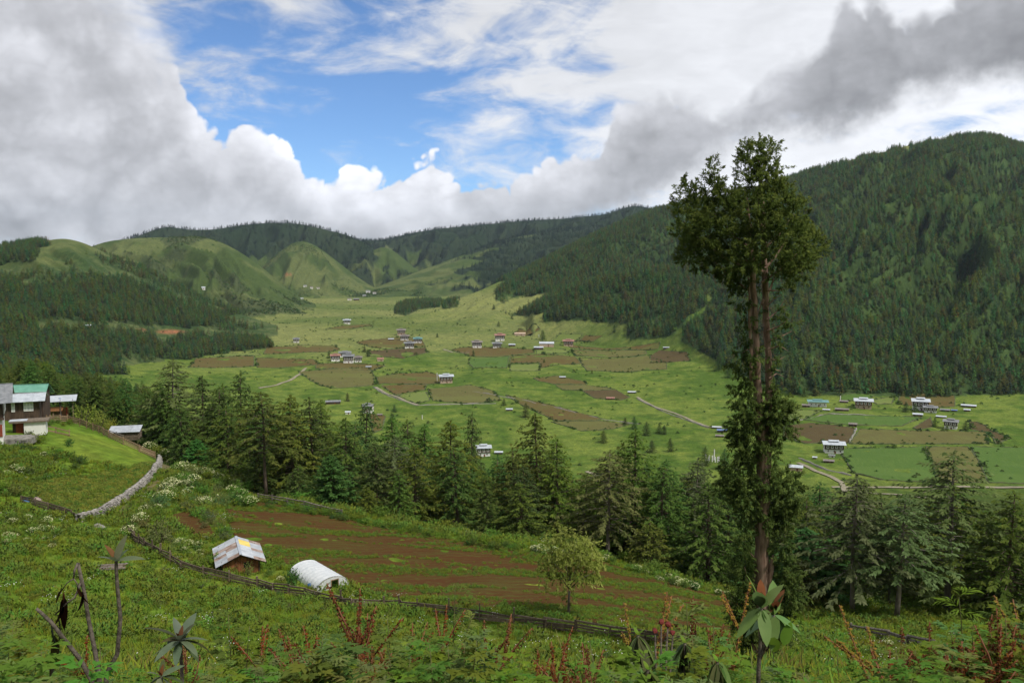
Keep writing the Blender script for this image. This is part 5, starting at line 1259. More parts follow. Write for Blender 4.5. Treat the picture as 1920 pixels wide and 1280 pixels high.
    MB().box(.95, 0, .7, 2.9, 2.4, 2.0).build('wall', M['lime'], o); MB().box(-1.3, .4, .75, 1.6, 1.6, 2.1).build('wall', M['timber'], o)
    MB().box(-1.15, -.46, .85, 1.0, .1, 1.7).build('door', M['red_door'], o); MB().box(.2, 0, 1.83, 5.2, 3.0, .22).build('roof', M['thatch'], o)
    MB().box(-1.3, -.3, 2.0, 2.4, 1.8, .06).build('roof_sheet', M['tin'], o)
    # water tank on a stand
    p = H2(64, 784, 100); o = empty('water_tank', p, .1); tag(o, 'black water tank on a timber stand between timber house and open shed', 'water tank'); z = at(64, 768, p[1])[2]-p[2]
    MB().tube([(0, 0, z), (0, 0, z+1.15)], [.55, .55], 14).build('tank', mat_plain('black_plastic', (.02, .02, .02), (.035, .035, .037), 2, .5, 0), o)
    for x in (-.45, .45):
        for y in (-.45, .45): MB().box(x, y, z/2-.2, .1, .1, z+.4).build('leg', M['brown_wood'], o)
    MB().box(0, 0, z-.05, 1.2, 1.2, .1).build('platform', M['brown_wood'], o)
    # prayer flags
    for px, py, hp, c, lab in ((112, 778, 42, (.10, .19, .45), 'tall faded blue prayer flag in front of the open shed'), (124, 780, 27, (.55, .09, .05), 'red and white prayer flag beside the faded blue one'), (66, 758, 22, (.50, .12, .08), 'short red prayer flag beside the black water tank'), (88, 768, 30, (.7, .7, .68), 'thin white prayer flag pole in front of the open shed')):
        p = H2(px, py, 60); k = p[1]/FPX; o = empty('flag_pole', p); tag(o, lab, 'flag pole'); MB().tube([(0, 0, -.3), (0, 0, hp*k)], .035, 6).build('pole', M['brown_wood'], o)
        mb = MB(); n = 10; fw = .36 if c[2] > .2 else .26
        for i in range(n+1):
            zz = hp*k*(.18+.8*i/n)
            for j in range(3): mb.v.append((fw*j/2, .05*math.sin(i*1.3+j), zz))
        mb.f = [(i*3+j, i*3+j+1, i*3+j+4, i*3+j+3) for i in range(n) for j in range(2)]; mb.build('flag', mat_plain('flag_cloth', c, tuple(q*1.15 for q in c), 3, .9, 0), o)
    # log shed with tin roof by the path
    p = H2(231, 824, 90); k = p[1]/FPX; o = empty('log_shed', (p[0], p[1]+1, p[2]-.1), .25); tag(o, 'low log shed with shiny tin roof beside the farm path', 'shed')
    W, D, hh = 4.6, 2.6, 1.3
    for i in range(7): MB().tube([(-W/2-.15, -D/2, .1+i*.19), (W/2+.15, -D/2, .1+i*.19)], .095, 7).build('log', M['brown_wood'], o); MB().tube([(-W/2-.15, D/2, .1+i*.19), (W/2+.15, D/2, .1+i*.19)], .095, 7).build('log', M['brown_wood'], o)
    for i in range(7):
        for s in (-1, 1): MB().tube([(s*W/2, -D/2-.15, .2+i*.19), (s*W/2, D/2+.15, .2+i*.19)], .095, 7).build('log', M['brown_wood'], o)
    for i in range(7):
        mb = MB(); a = -W/2-.3+(W+.6)*i/7; b = a+(W+.6)/7-.01; q = [(a, -D/2-.35, hh+.22), (b, -D/2-.35, hh+.22), (b, D/2+.3, hh+.85), (a, D/2+.3, hh+.85)]; mb.v = q+[(x, y, z-.04) for x, y, z in q]
        mb.f = [(0, 1, 2, 3), (7, 6, 5, 4), (0, 4, 5, 1), (1, 5, 6, 2), (3, 2, 6, 7), (0, 3, 7, 4)]; mb.build('roof_sheet', M['sheet'], o)
    # covered heap by the yard field
    p = H2(58, 940, 40); o = empty('tarp_heap', p, .4); tag(o, 'dark blue and rust coloured tarpaulin heap at the yard field corner', 'tarpaulin')
    for s, mt in ((-1, 'blue_plastic'), (1, 'sheet_rust')):
        mb = MB(); n = 6
        for i in range(n+1):
            for j in range(5): mb.v.append((s*.55+(.55*(i/n*2-1)), -.6+.3*j, max(0, .55*math.sin(math.pi*i/n)*math.sin(math.pi*(j+.5)/5)+random.uniform(-.04, .04))-.03))
        mb.f = [(i*5+j, i*5+5+j, i*5+6+j, i*5+1+j) for i in range(n) for j in range(4)]; mb.build('tarpaulin', M[mt], o, True)
    # pale slab on the lawn
    p = H2(122, 856, 60); o = link('stone_slab', MB().box(0, 0, .05, 1.9, .5, .16).me('stone_slab'), M['stone']); o.location = tuple(p); tag(o, 'pale long stone slab lying on the lawn mound', 'slab')
farmyard()
# ================================================================ the big juniper
M['juniper'] = mat_leaf('juniper', (.046, .078, .018), (.080, .118, .026), 1.2, .8, .35, .05, (.130, .160, .038))
M['juniper_bark'] = mat_plain('juniper_bark', (.105, .060, .042), (.28, .19, .145), 7, .9, .8, stretch=(1, 1, .12))
def tufts(centers, radii, n_tuft, n_leaf, L, seed, up=.5, flat=.0):
    """clumps of sprays: each clump splits into tufts, each tuft a fan of small leaves pointing outwards"""
    rg = np.random.default_rng(seed); P = []; D = []; T = []
    for (c, r) in zip(centers, radii):
        k = max(3, int(n_tuft*(r[0]*r[2])))
        d = rg.normal(size=(k, 3)); d /= np.linalg.norm(d, axis=1, keepdims=True); rad = rg.random(k)**.45
        pc = c+d*rad[:, None]*r
        for q in range(k):
            out = d[q]*.8+np.array([0, 0, up])+rg.normal(0, .35, 3); out /= np.linalg.norm(out); ln = rg.uniform(.35, .75)
            s = rg.random(n_leaf); P.append(pc[q]+out*(s[:, None]*ln)+rg.normal(0, .07, (n_leaf, 3))*(1.2-s[:, None]))
            D.append(out+rg.normal(0, .55, (n_leaf, 3))); T.append(np.clip(s*rad[q]*1.0-.15+rg.normal(0, .12, n_leaf), 0, 1))
    P = np.concatenate(P); D = np.concatenate(D); T = np.concatenate(T)
    l = L*rg.uniform(.6, 1.3, len(P)); V, F = sprays(P, D, l, l*(.34 if L < .19 and n_leaf > 40 else .42), seed=seed); return V, F, np.repeat(T, 4)
def juniper():
    Y0 = 50.; base = at(1424, 1222, Y0); base[2] = H(base[0], Y0); k = Y0/FPX
    o = empty('juniper_tree', base); tag(o, 'tall old juniper with bare twin trunks and dense dark crown', 'tree')
    def L(px, py, dy=0.): 
        p = at(px, py, Y0+dy); return np.array([p[0]-base[0], dy, p[2]-base[2]])
    rg = np.random.default_rng(17)
    def stem(pts, rad, name, kk=12, sub=5):
        P = [L(*p) for p in pts]; Q = []; Rr = []
        for i in range(len(P)-1):
            for j in range(sub): t = j/sub; Q.append(P[i]*(1-t)+P[i+1]*t+rg.normal(0, .02, 3)); Rr.append((rad[i]*(1-t)+rad[i+1]*t)*k*rg.uniform(.93, 1.07))
        Q.append(P[-1]); Rr.append(rad[-1]*k); Q[0][2] -= .6
        mb = MB(); mb.tube(Q, Rr, kk)
        # fluted bark
        v = np.array(mb.v).reshape(-1, kk, 3); c = v.mean(1, keepdims=True); fl = 1+.13*np.array([1, -1, .6, -.7, .9, -1, .5, -.4, 1, -.8, .4, -.6][:kk])[None, :, None]; mb.v = [tuple(q) for q in (c+(v-c)*fl).reshape(-1, 3)]
        return mb.build(name, M['juniper_bark'], o, True)
    stem([(1428,1222),(1428,1150),(1427,1080),(1429,1010),(1431,940),(1430,870),(1424,790),(1419,710),(1417,640),(1415,580),(1412,510),(1406,440),(1400,370)], [17,14,13,12,11,10,8.5,7,6,5.5,5,4,2], 'trunk')
    stem([(1434,960,.2),(1438,880,.3),(1441,800,.35),(1442,720,.4),(1440,650,.4),(1436,590,.3),(1434,520,.3),(1432,440,.2),(1428,360,.2),(1420,290,.1)], [8,7.5,7,6.2,5.6,5.6,5,4,3,1.5], 'trunk')
    stem([(1409,700,-.3),(1407,640,-.35),(1406,580,-.3),(1404,520,-.3)], [3,3,2.6,1.6], 'trunk', 8)
    stem([(1440,1100,-.1),(1446,1060,-.1),(1449,1040,-.1)], [6,5,1.5], 'limb', 8)
    # dead stubs and limbs
    stubs = [((1440,655),(1462,648),(1478,658)),((1441,672),(1458,676),(1472,668)),((1438,600),(1455,585),(1474,560)),((1438,620),(1460,612),(1480,598)),((1437,575),(1452,560),(1466,552)),((1441,640),(1470,628),(1486,620)),((1415,600),(1426,575),(1430,560)),((1441,690),(1462,695),(1464,702)),
             ((1418,560),(1400,555),(1386,560)),((1437,545),(1460,545),(1480,538)),((1441,710),(1456,700),(1470,706)),((1416,660),(1402,655),(1392,662)),((1420,1050),(1405,1035),(1392,1008)),((1420,1110),(1402,1090),(1396,1062)),((1416,620),(1408,606),(1396,600)),((1440,735),(1458,730),(1466,738))]
    for q in stubs:
        dz = rg.uniform(-.5, .6); mb = MB(); mb.tube([L(*q[0]), L(q[1][0], q[1][1], dz*.6), L(q[2][0], q[2][1], dz)], [.055, .035, .012], 6); mb.build('branch', M['juniper_bark'], o)
    CL = [(1410,290,20,26),(1436,288,16,22),(1400,322,20,18),(1440,318,20,22),(1420,345,28,22),(1452,345,14,14),(1333,322,8,22),(1335,352,20,18),(1300,362,11,18),(1281,362,8,15),(1285,388,16,22),(1312,395,24,22),(1345,388,26,26),(1368,372,12,14),
      (1382,390,26,26),(1420,390,32,28),(1458,380,28,28),(1486,402,24,28),(1288,428,22,22),(1325,435,30,26),(1365,440,30,26),(1405,445,30,26),(1445,440,30,26),(1485,440,28,26),(1510,448,22,22),(1526,462,17,17),(1278,440,12,12),
      (1300,465,24,20),(1293,484,17,16),(1330,480,28,22),(1370,490,28,26),(1405,488,26,24),(1450,485,28,24),(1490,485,26,24),(1514,490,17,17),(1312,502,12,11),(1360,520,18,16),(1390,520,22,20),(1380,540,16,10),(1470,515,22,18),(1495,515,17,16),(1482,535,11,10),
      (1392,565,12,8),(1402,590,5,8),(1446,575,6,7),(1408,615,5,8),(1448,630,5,9),(1405,640,6,8),(1450,665,6,8),(1452,700,6,10),(1425,735,9,10),(1448,720,8,9),(1408,690,6,9),(1462,640,5,6),(1398,625,4,6),(1474,595,8,10),(1484,612,5,6),(1388,680,12,18),(1404,662,13,14),(1396,712,12,14),(1385,738,9,18),(1400,765,20,24),(1455,752,18,20),(1466,776,18,24),(1442,782,20,22),(1385,800,15,24),(1408,822,22,24),(1462,808,20,18),(1384,838,10,14),(1400,856,20,18),(1440,850,18,16),
      (1376,890,25,20),(1366,915,20,20),(1400,912,26,22),(1440,905,26,20),(1474,908,20,24),(1486,935,12,20),(1408,945,26,20),(1456,950,26,20),(1440,972,24,13),(1470,972,16,14),(1396,1005,13,20),(1391,1050,14,24),(1386,1092,16,24),(1394,1132,20,22),(1466,1020,15,28),(1476,1070,17,28),(1482,1112,20,24),(1460,1145,26,22),(1402,1165,26,22),(1446,1182,36,20),(1424,1206,36,18)]
    C = []; Rd = []
    for px, py, rx, ry in CL:
        if py < 545:   # crown volume: also in depth
            half = np.interp(py, [265, 340, 400, 450, 500, 545], [.5, 1.2, 2.6, 3.4, 2.8, 1.2])*(.75 if px < 1350 else 1)
            for dy in (rg.uniform(-half, -half*.25), rg.uniform(half*.2, half)): C.append(L(px+rg.normal(0, 3), py+rg.normal(0, 3), dy)); Rd.append(np.array([rx*k, rx*k*1.1, ry*k]))
        else:
            C.append(L(px, py, rg.uniform(-.35, .35))); Rd.append(np.array([rx*k*1.15, max(rx*k, .55), ry*k*1.15]))
    C = np.array(C)
    hi = np.array([c[2] > L(1420, 545)[2] for c in C])
    for nm, sel, sd, up in (('crown', hi, 3, .55), ('trunk_foliage', ~hi, 4, -.3)):
        V, F, T = tufts(C[sel], [r for r, h in zip(Rd, sel) if h], 46 if sd == 3 else 85, 42, .185, sd, up)
        link(nm, crown_mesh(nm, V, F, T, M['juniper'], .45), None, o)
    for px, py in ((1300,440),(1340,400),(1380,440),(1480,440),(1510,460),(1330,480),(1460,500),(1490,400),(1420,360)):
        e = L(px, py, rg.uniform(-1, 1)); s = L(1428 if px > 1410 else 1412, py+70, .1); mb = MB(); mb.tube([s, (s+e)/2+np.array([0, 0, -.2]), e], [.09, .06, .02], 6); mb.build('branch', M['juniper_bark'], o)
juniper()
# ================================================================ willow and shrubs
M['willow'] = mat_leaf('willow_leaf', (.215, .270, .045), (.285, .330, .070), 1.5, .8, .4, .08, (.36, .38, .11))
M['shrub'] = mat_leaf('shrub_leaf', (.088, .165, .020), (.135, .215, .030), 1.3, .8, .35, .2, (.18, .245, .045))
M['shrub_dark'] = mat_leaf('shrub_leaf_dark', (.050, .098, .020), (.082, .140, .028), 1.3, .8, .3, .2, (.115, .17, .04))
M['shrub_grey'] = mat_leaf('shrub_leaf_grey', (.105, .155, .045), (.150, .200, .062), 1.3, .8, .35, .2, (.20, .24, .085))
M['shrub_yellow'] = mat_leaf('shrub_leaf_yellow', (.190, .235, .032), (.250, .285, .046), 1.3, .8, .35, .10, (.32, .34, .07))
M['blossom'] = mat_plain('cream_blossom', (.50, .52, .22), (.66, .66, .40), 4, .8, 0)
M['white_flower'] = mat_plain('white_flower', (.70, .70, .64), (.80, .80, .76), 4, .8, 0)
def willow(px, py, top, Y=None):
    p = H2(px, py); h = (at(px, top, p[1])[2]-p[2]); o = empty('willow_tree', p); tag(o, 'young light-green willow standing alone in the ploughed field', 'tree')
    mb = MB(); mb.tube([(0, 0, -.3), (.02, 0, h*.17), (.06, .03, h*.28)], [.12, .09, .08], 8); mb.build('trunk', M['bark_grey'], o, True)
    rg = np.random.default_rng(6); tips = []
    for a, l, b in ((-.55, .30, 0), (.5, .34, .3), (-.25, .42, -.4), (.25, .5, .4), (0, .42, .1), (-.7, .2, .4), (.8, .22, -.3)):
        s = np.array([.06, .03, h*.27]); e = s+np.array([a*h*.32, b*h*.28, h*l]); m = (s+e)/2+np.array([-a*.25, 0, .1]); mb = MB(); mb.tube([s, m, e], [.055, .035, .012], 6); mb.build('limb', M['bark_grey'], o, True); tips.append(e)
    C = []; Rd = []
    for x, z, rx, rz in ((-.15,.83,.13,.13),(.02,.74,.2,.12),(.15,.77,.16,.10),(.27,.66,.12,.11),(-.22,.63,.15,.12),(-.05,.6,.2,.14),(.15,.55,.18,.12),(-.3,.5,.1,.12),(.3,.48,.12,.12),(-.1,.45,.15,.1),(.1,.42,.14,.08),(-.17,.92,.05,.06),(.33,.58,.08,.1),(.0,.15,.09,.06)):
        for dy in (-.12, .13): C.append(np.array([x*h*.85, dy*h*rg.uniform(.3, 1.3), z*h])); Rd.append(np.array([rx*.9, rx*.9, rz])*h*.88)
    V, F, T = tufts(np.array(C), Rd, 26, 16, .24, 9, -.5); link('crown', crown_mesh('crown', V, F, T, M['willow'], .4), None, o)
willow(1066, 1152, 976)
def shrub_meshes():
    S = {}
    for nm, mt, n, L in (('a', 'shrub', 4, .17), ('b', 'shrub_dark', 4, .17), ('g', 'shrub_grey', 3, .15), ('y', 'shrub_yellow', 2, .13)):
        S[nm] = []
        for s in range(n):
            rg = np.random.default_rng(200+s+ord(nm)*3); C = [np.array([rg.uniform(-.45, .45), rg.uniform(-.45, .45), rg.uniform(.22, .62)]) for q in range(9)]
            V, F, T = tufts(np.array(C)*np.array([1, 1, 1]), [np.array([.34, .34, .30])*rg.uniform(.7, 1.15) for q in C], 95, 12, L, 300+s, .45)
            V = V*np.array([.62, .62, .66]); V[:, 2] = np.maximum(V[:, 2], -.1)
            S[nm].append(crown_mesh('foliage', V, F, T, M[mt], .5))
    # blossoms: small umbels on the upper side
    S['bl'] = []
    for s in range(3):
        rg = np.random.default_rng(500+s); n = 75; a = rg.random(n)*6.283; e = np.arcsin(.25+.75*rg.random(n)); d = np.stack([np.cos(a)*np.cos(e), np.sin(a)*np.cos(e), np.sin(e)], 1)
        P = d*np.array([.52, .52, .42])*rg.uniform(.9, 1.15, (n, 1))+np.array([0, 0, .32]); V = []; F = []
        for i, p in enumerate(P):
            r = rg.uniform(.018, .038); m = len(V)
            for j in range(6): V.append((p[0]+r*math.cos(j*1.047), p[1]+r*math.sin(j*1.047), p[2]+rg.uniform(-.012, .012)))
            V.append((p[0], p[1], p[2]+.03)); F += [(m+j, m+(j+1) % 6, m+6) for j in range(6)]
        me = mesh_np('blossoms', V, F); S['bl'].append(me)
    return S
SH = shrub_meshes()
for m_ in SH['bl']: m_.materials.append(M['blossom'])
STEM = MB()
for a_ in range(5): STEM.tube([(0, 0, -.2), (.12*math.cos(a_*1.26), .12*math.sin(a_*1.26), .25), (.28*math.cos(a_*1.26+.2), .28*math.sin(a_*1.26+.2), .55)], [.02, .014, .006], 4)
STEM = STEM.me('stem'); STEM.materials.append(M['bark'])
def shrub(px, py, r, kind='a', fl=False, label=None, group=None, tall=1., ymin=14, ymax=175, name=None):
    p = hit(px, py, ymin, ymax); s = r*p[1]/FPX/.60
    o = empty(name or ('flowering_shrub' if fl else 'shrub'), (p[0], p[1], p[2]-.04*s), random.random()*6.28); o.scale = (s, s, s*tall)
    link('foliage', random.choice(SH[kind]), None, o); link('stem', STEM, None, o)
    if fl: link('blossoms', random.choice(SH['bl']), None, o)
    if label and not fl: label = label.replace('cream-flowered', 'green leafy').replace('white-topped', 'green leafy')
    tag(o, label or 'rounded green shrub on the slope', 'shrub', group); return o
THICK = []
def shrubs():
    rg = random.Random(12)
    G1 = ('cream-flowered shrub in the hedge between pines and farm path', 'flowering hedge above the path'); G2 = ('cream-flowered shrub lining the path below the stone wall', 'flowering hedge below the wall')
    for i in range(46):
        t = i/45; px = 288+t*185; py = 836+108*t**1.25; shrub(px+rg.gauss(0, 5), py+rg.gauss(0, 5)+4, rg.uniform(11, 19), 'a', rg.random() < .6, ('cream-flowered shrub in the hedge near the log shed', 'cream-flowered shrub in the hedge left of the bare-trunked layered pine', 'cream-flowered shrub where the hedge meets the upper log fence')[min(2, int(t*3))], G1[1])
    for i in range(34):
        t = i/33; px = 338-t*95; py = 905+100*t; shrub(px+rg.gauss(0, 7), py+rg.gauss(0, 6), rg.uniform(11, 19), rg.choice('aag'), rg.random() < .6, ('cream-flowered shrub beside the upper end of the stone wall', 'cream-flowered shrub along the path below the stone wall', 'cream-flowered shrub at the start of the long plank fence')[min(2, int(t*3))], G2[1])
    for i in range(44): shrub(rg.uniform(340, 462), rg.uniform(870, 958), rg.uniform(9, 17), rg.choice('abgg'), rg.random() < .3, 'grey-green shrub in the thicket above the ploughed field corner', 'thicket above the ploughed field corner')
    for i in range(26): shrub(372+rg.gauss(0, 12)+i*2.2, 955+i*2.4+rg.gauss(0, 6), rg.uniform(8, 13), rg.choice('agg'), False, 'grassy shrub on the bank dividing plot and ploughed field', 'bank between plot and field')
    for i in range(34):
        t = rg.random(); shrub(262+t*180+rg.gauss(0, 10), 1002+t*62+rg.gauss(0, 8), rg.uniform(7, 13), rg.choice('aag'), rg.random() < .45, 'leafy shrub behind the plank fence near the hut', 'shrubs behind the fence by the hut')
    shrub(302, 1018, 30, 'g', False, 'large rounded grey-green willow bush behind the fence', None, 1.25); shrub(398, 1064, 20, 'a', False, 'round green bush beside the hut corner', None, 1.1); shrub(430, 1076, 14, 'a', False, 'low bush in front of the hut wall'); shrub(465, 1078, 13, 'g', False, 'tall grassy bush right of the hut', None, 1.3)
    shrub(549, 1098, 17, 'b', False, 'slender dark green bush standing against the polytunnel', None, 1.7); shrub(505, 1080, 11, 'a', False, 'small bush between hut and polytunnel'); shrub(526, 1090, 9, 'g', True, 'small pale-flowered bush between hut and polytunnel')
    # hedge on the upper edge of the ploughed field
    e = [(470,944),(560,958),(640,974),(760,1000),(900,1024),(1010,1034),(1130,1052),(1250,1090),(1345,1114),(1400,1130)]
    for i in range(120):
        t = rg.random()*(len(e)-1.001); k = int(t); f = t-k; px = e[k][0]*(1-f)+e[k+1][0]*f; py = e[k][1]*(1-f)+e[k+1][1]*f; w = px > 1000
        shrub(px, py+rg.uniform(-5, 4), rg.uniform(6, 12), rg.choice('aab'), w and rg.random() < .7, [z for a, z in ((540, 'low green shrub along the grey log fence under the pines'), (650, 'low green shrub on the field edge below the bright cone-shaped conifer'), (760, 'low green shrub on the field edge below the yellowish young pine'), (880, 'low green shrub on the field edge behind the middle of the brown soil'), (1000, 'low green shrub on the field edge left of the willow'), (1080, 'white-topped shrub in the hedge just behind the willow'), (1180, 'white-topped shrub in the hedge right of the willow'), (1290, 'white-topped shrub where the hedge bends down to the field corner'), (9999, 'white-topped shrub at the hedge end by the juniper')) if px < a][0], 'hedge behind the willow' if w else 'hedge under the pines')
    # undergrowth at the foot of the pines
    for i in range(90):
        px = rg.uniform(430, 1950); Y = float(belt_edge(px))-rg.uniform(-3, 4); x = (px-960)/FPX/.985*Y; s = rg.uniform(.8, 2.0); THICK.append((x, Y, H(x, Y)-.1, s*1.3, s, rg.choice([0, 1, 2, 3])))
    # farmyard
    for px, py, r, kd, tall, lab in ((160,796,24,'y',1.5,'tall yellow-green round tree beside the open shed'),(186,808,22,'y',1.3,'yellow-green round tree next to the farm fence'),(208,812,16,'y',1.2,'smaller yellow-green bush near the log shed'),(40,782,17,'a',1.0,'bright green bush over the outbuilding roof'),(72,832,16,'a',1.0,'bright round bush on the lawn bank'),(100,782,12,'y',1.2,'yellow-green bush in front of the open shed'),
            (130,836,10,'b',1.2,'dark bush at the end of the short rail fence'),(30,928,20,'g',1.0,'pale grey-green willow bush left of the yard field'),(6,924,18,'a',1.0,'green bush beside the pale willow bush'),(54,890,15,'b',.9,'dark bush on the mound above the yard field'),(150,868,14,'b',.9,'dark bush on the lawn mound beside the slab'),(140,878,11,'b',.8,'low dark bush under the lawn mound'),(290,815,12,'y',1.6,'thin yellow-green sapling behind the log shed'),(55,820,9,'b',1.1,'dark bush against the whitewashed wall'),(18,950,13,'a',.9,'bush above the low plank fence')):
        shrub(px, py, r, kd, False, lab, None, tall)
    for i in range(26): shrub(rg.uniform(0, 130), rg.uniform(845, 905), rg.uniform(7, 12), rg.choice('aab'), rg.random() < .1, 'low shrub on the lawn mound below the farm', 'shrubs on the farm mound')
    for i in range(22): shrub(rg.uniform(85, 170), rg.uniform(782, 800), rg.uniform(5, 8), 'a', False, 'low green hedge shrub behind the tan plank fence', 'hedge behind the tan fence')
    for i in range(34): shrub(rg.uniform(-10, 110), rg.uniform(955, 1030), rg.uniform(8, 16), rg.choice('aab'), rg.random() < .4, 'low shrub on the slope below the yard field', 'shrubs below the yard field')
    # clumps over the meadow and along the fence
    fe = [(232,1006),(300,1050),(380,1090),(480,1110),(600,1136),(720,1152),(840,1163),(960,1180),(1080,1194),(1210,1213),(1300,1222)]
    for i in range(120):
        t = rg.random()*(len(fe)-1.001); k = int(t); f = t-k; px = fe[k][0]*(1-f)+fe[k+1][0]*f; py = fe[k][1]*(1-f)+fe[k+1][1]*f
        p = H2(px, py+rg.choice([-4, 6, 12, 18])+rg.gauss(0, 3)); q = rg.uniform(5, 9)*p[1]/FPX/.6; THICK.append((p[0], p[1], p[2], q, q*.8, rg.choice([0, 1, 2, 3, 4, 6, 6])))
    for i in range(170):
        px = rg.uniform(0, 1500); p = H2(px, rg.uniform(1080 if px < 300 else 1150, 1245)); q = rg.uniform(8, 18)*p[1]/FPX/.6; THICK.append((p[0], p[1], p[2], q, q*.5, rg.choice([0, 1, 2, 3, 0, 1, 4])))
    for i in range(60):
        px = rg.uniform(1480, 1700); shrub(px, rg.uniform(1150, 1235), rg.uniform(6, 11), rg.choice('aab'), rg.random() < .3, 'low bush on the clearing at the juniper foot' if px < 1550 else 'low bush on the clearing by the bare soil patch' if px < 1620 else 'low bush beside the fallen log fence', 'bushes on the clearing', .75)
shrubs()
T_ = np.array(THICK); scatter('meadow_thicket', T_[:, :3], [proto('clump_form', m) for m in SH['a']+SH['b'][:2]+SH['g'][:1]], np.stack([T_[:, 3], T_[:, 3], T_[:, 4]], 1), 'leafy clumps and undergrowth in the meadow, along the fence and under the pines', seed=14, pick=T_[:, 5].astype(int))
# ================================================================ grass
M['grass'] = mat_leaf('grass_blade', (.140, .235, .018), (.200, .290, .028), .05, .8, .4, .2, (.25, .30, .04))
M['grass_dry'] = mat_leaf('grass_blade_dry', (.15, .15, .04), (.20, .19, .06), .05, .6, .4, .2)
def grass_form(n, h, sp, seed, mat, w=.012):
    rg = np.random.default_rng(seed); V = []; F = []; T = []
    for i in range(n):
        a = rg.random()*6.283; r = sp*rg.random()**.5; x, y = r*math.cos(a), r*math.sin(a); b = rg.random()*6.283; L = h*rg.uniform(.5, 1.15); le = rg.uniform(.15, .75)*L; c, s = math.cos(b), math.sin(b); ww = w*rg.uniform(.7, 1.4)
        m = len(V); V += [(x-s*ww, y+c*ww, 0), (x+s*ww, y-c*ww, 0), (x+c*le*.35+s*ww*.8, y+s*le*.35-c*ww*.8, L*.62), (x+c*le*.35-s*ww*.8, y+s*le*.35+c*ww*.8, L*.62), (x+c*le, y+s*le, L*.95), (x+c*le+.003, y+s*le, L*.95)]
        F += [(m, m+1, m+2, m+3), (m+3, m+2, m+5, m+4)]; T += [0, 0, .4, .4, 1, 1]
    me = mesh_np('grass_form', V, F); attr(me, 'tip', T, 'FLOAT'); me.materials.append(mat)
    nrm = np.tile(np.array([0, 0, 1.]), (len(V), 1))+np.random.default_rng(seed).normal(0, .35, (len(V), 3)); nrm /= np.linalg.norm(nrm, axis=1, keepdims=True)
    attr(me, 'nrm', nrm, 'FLOAT_VECTOR')
    return proto('grass_form', me)
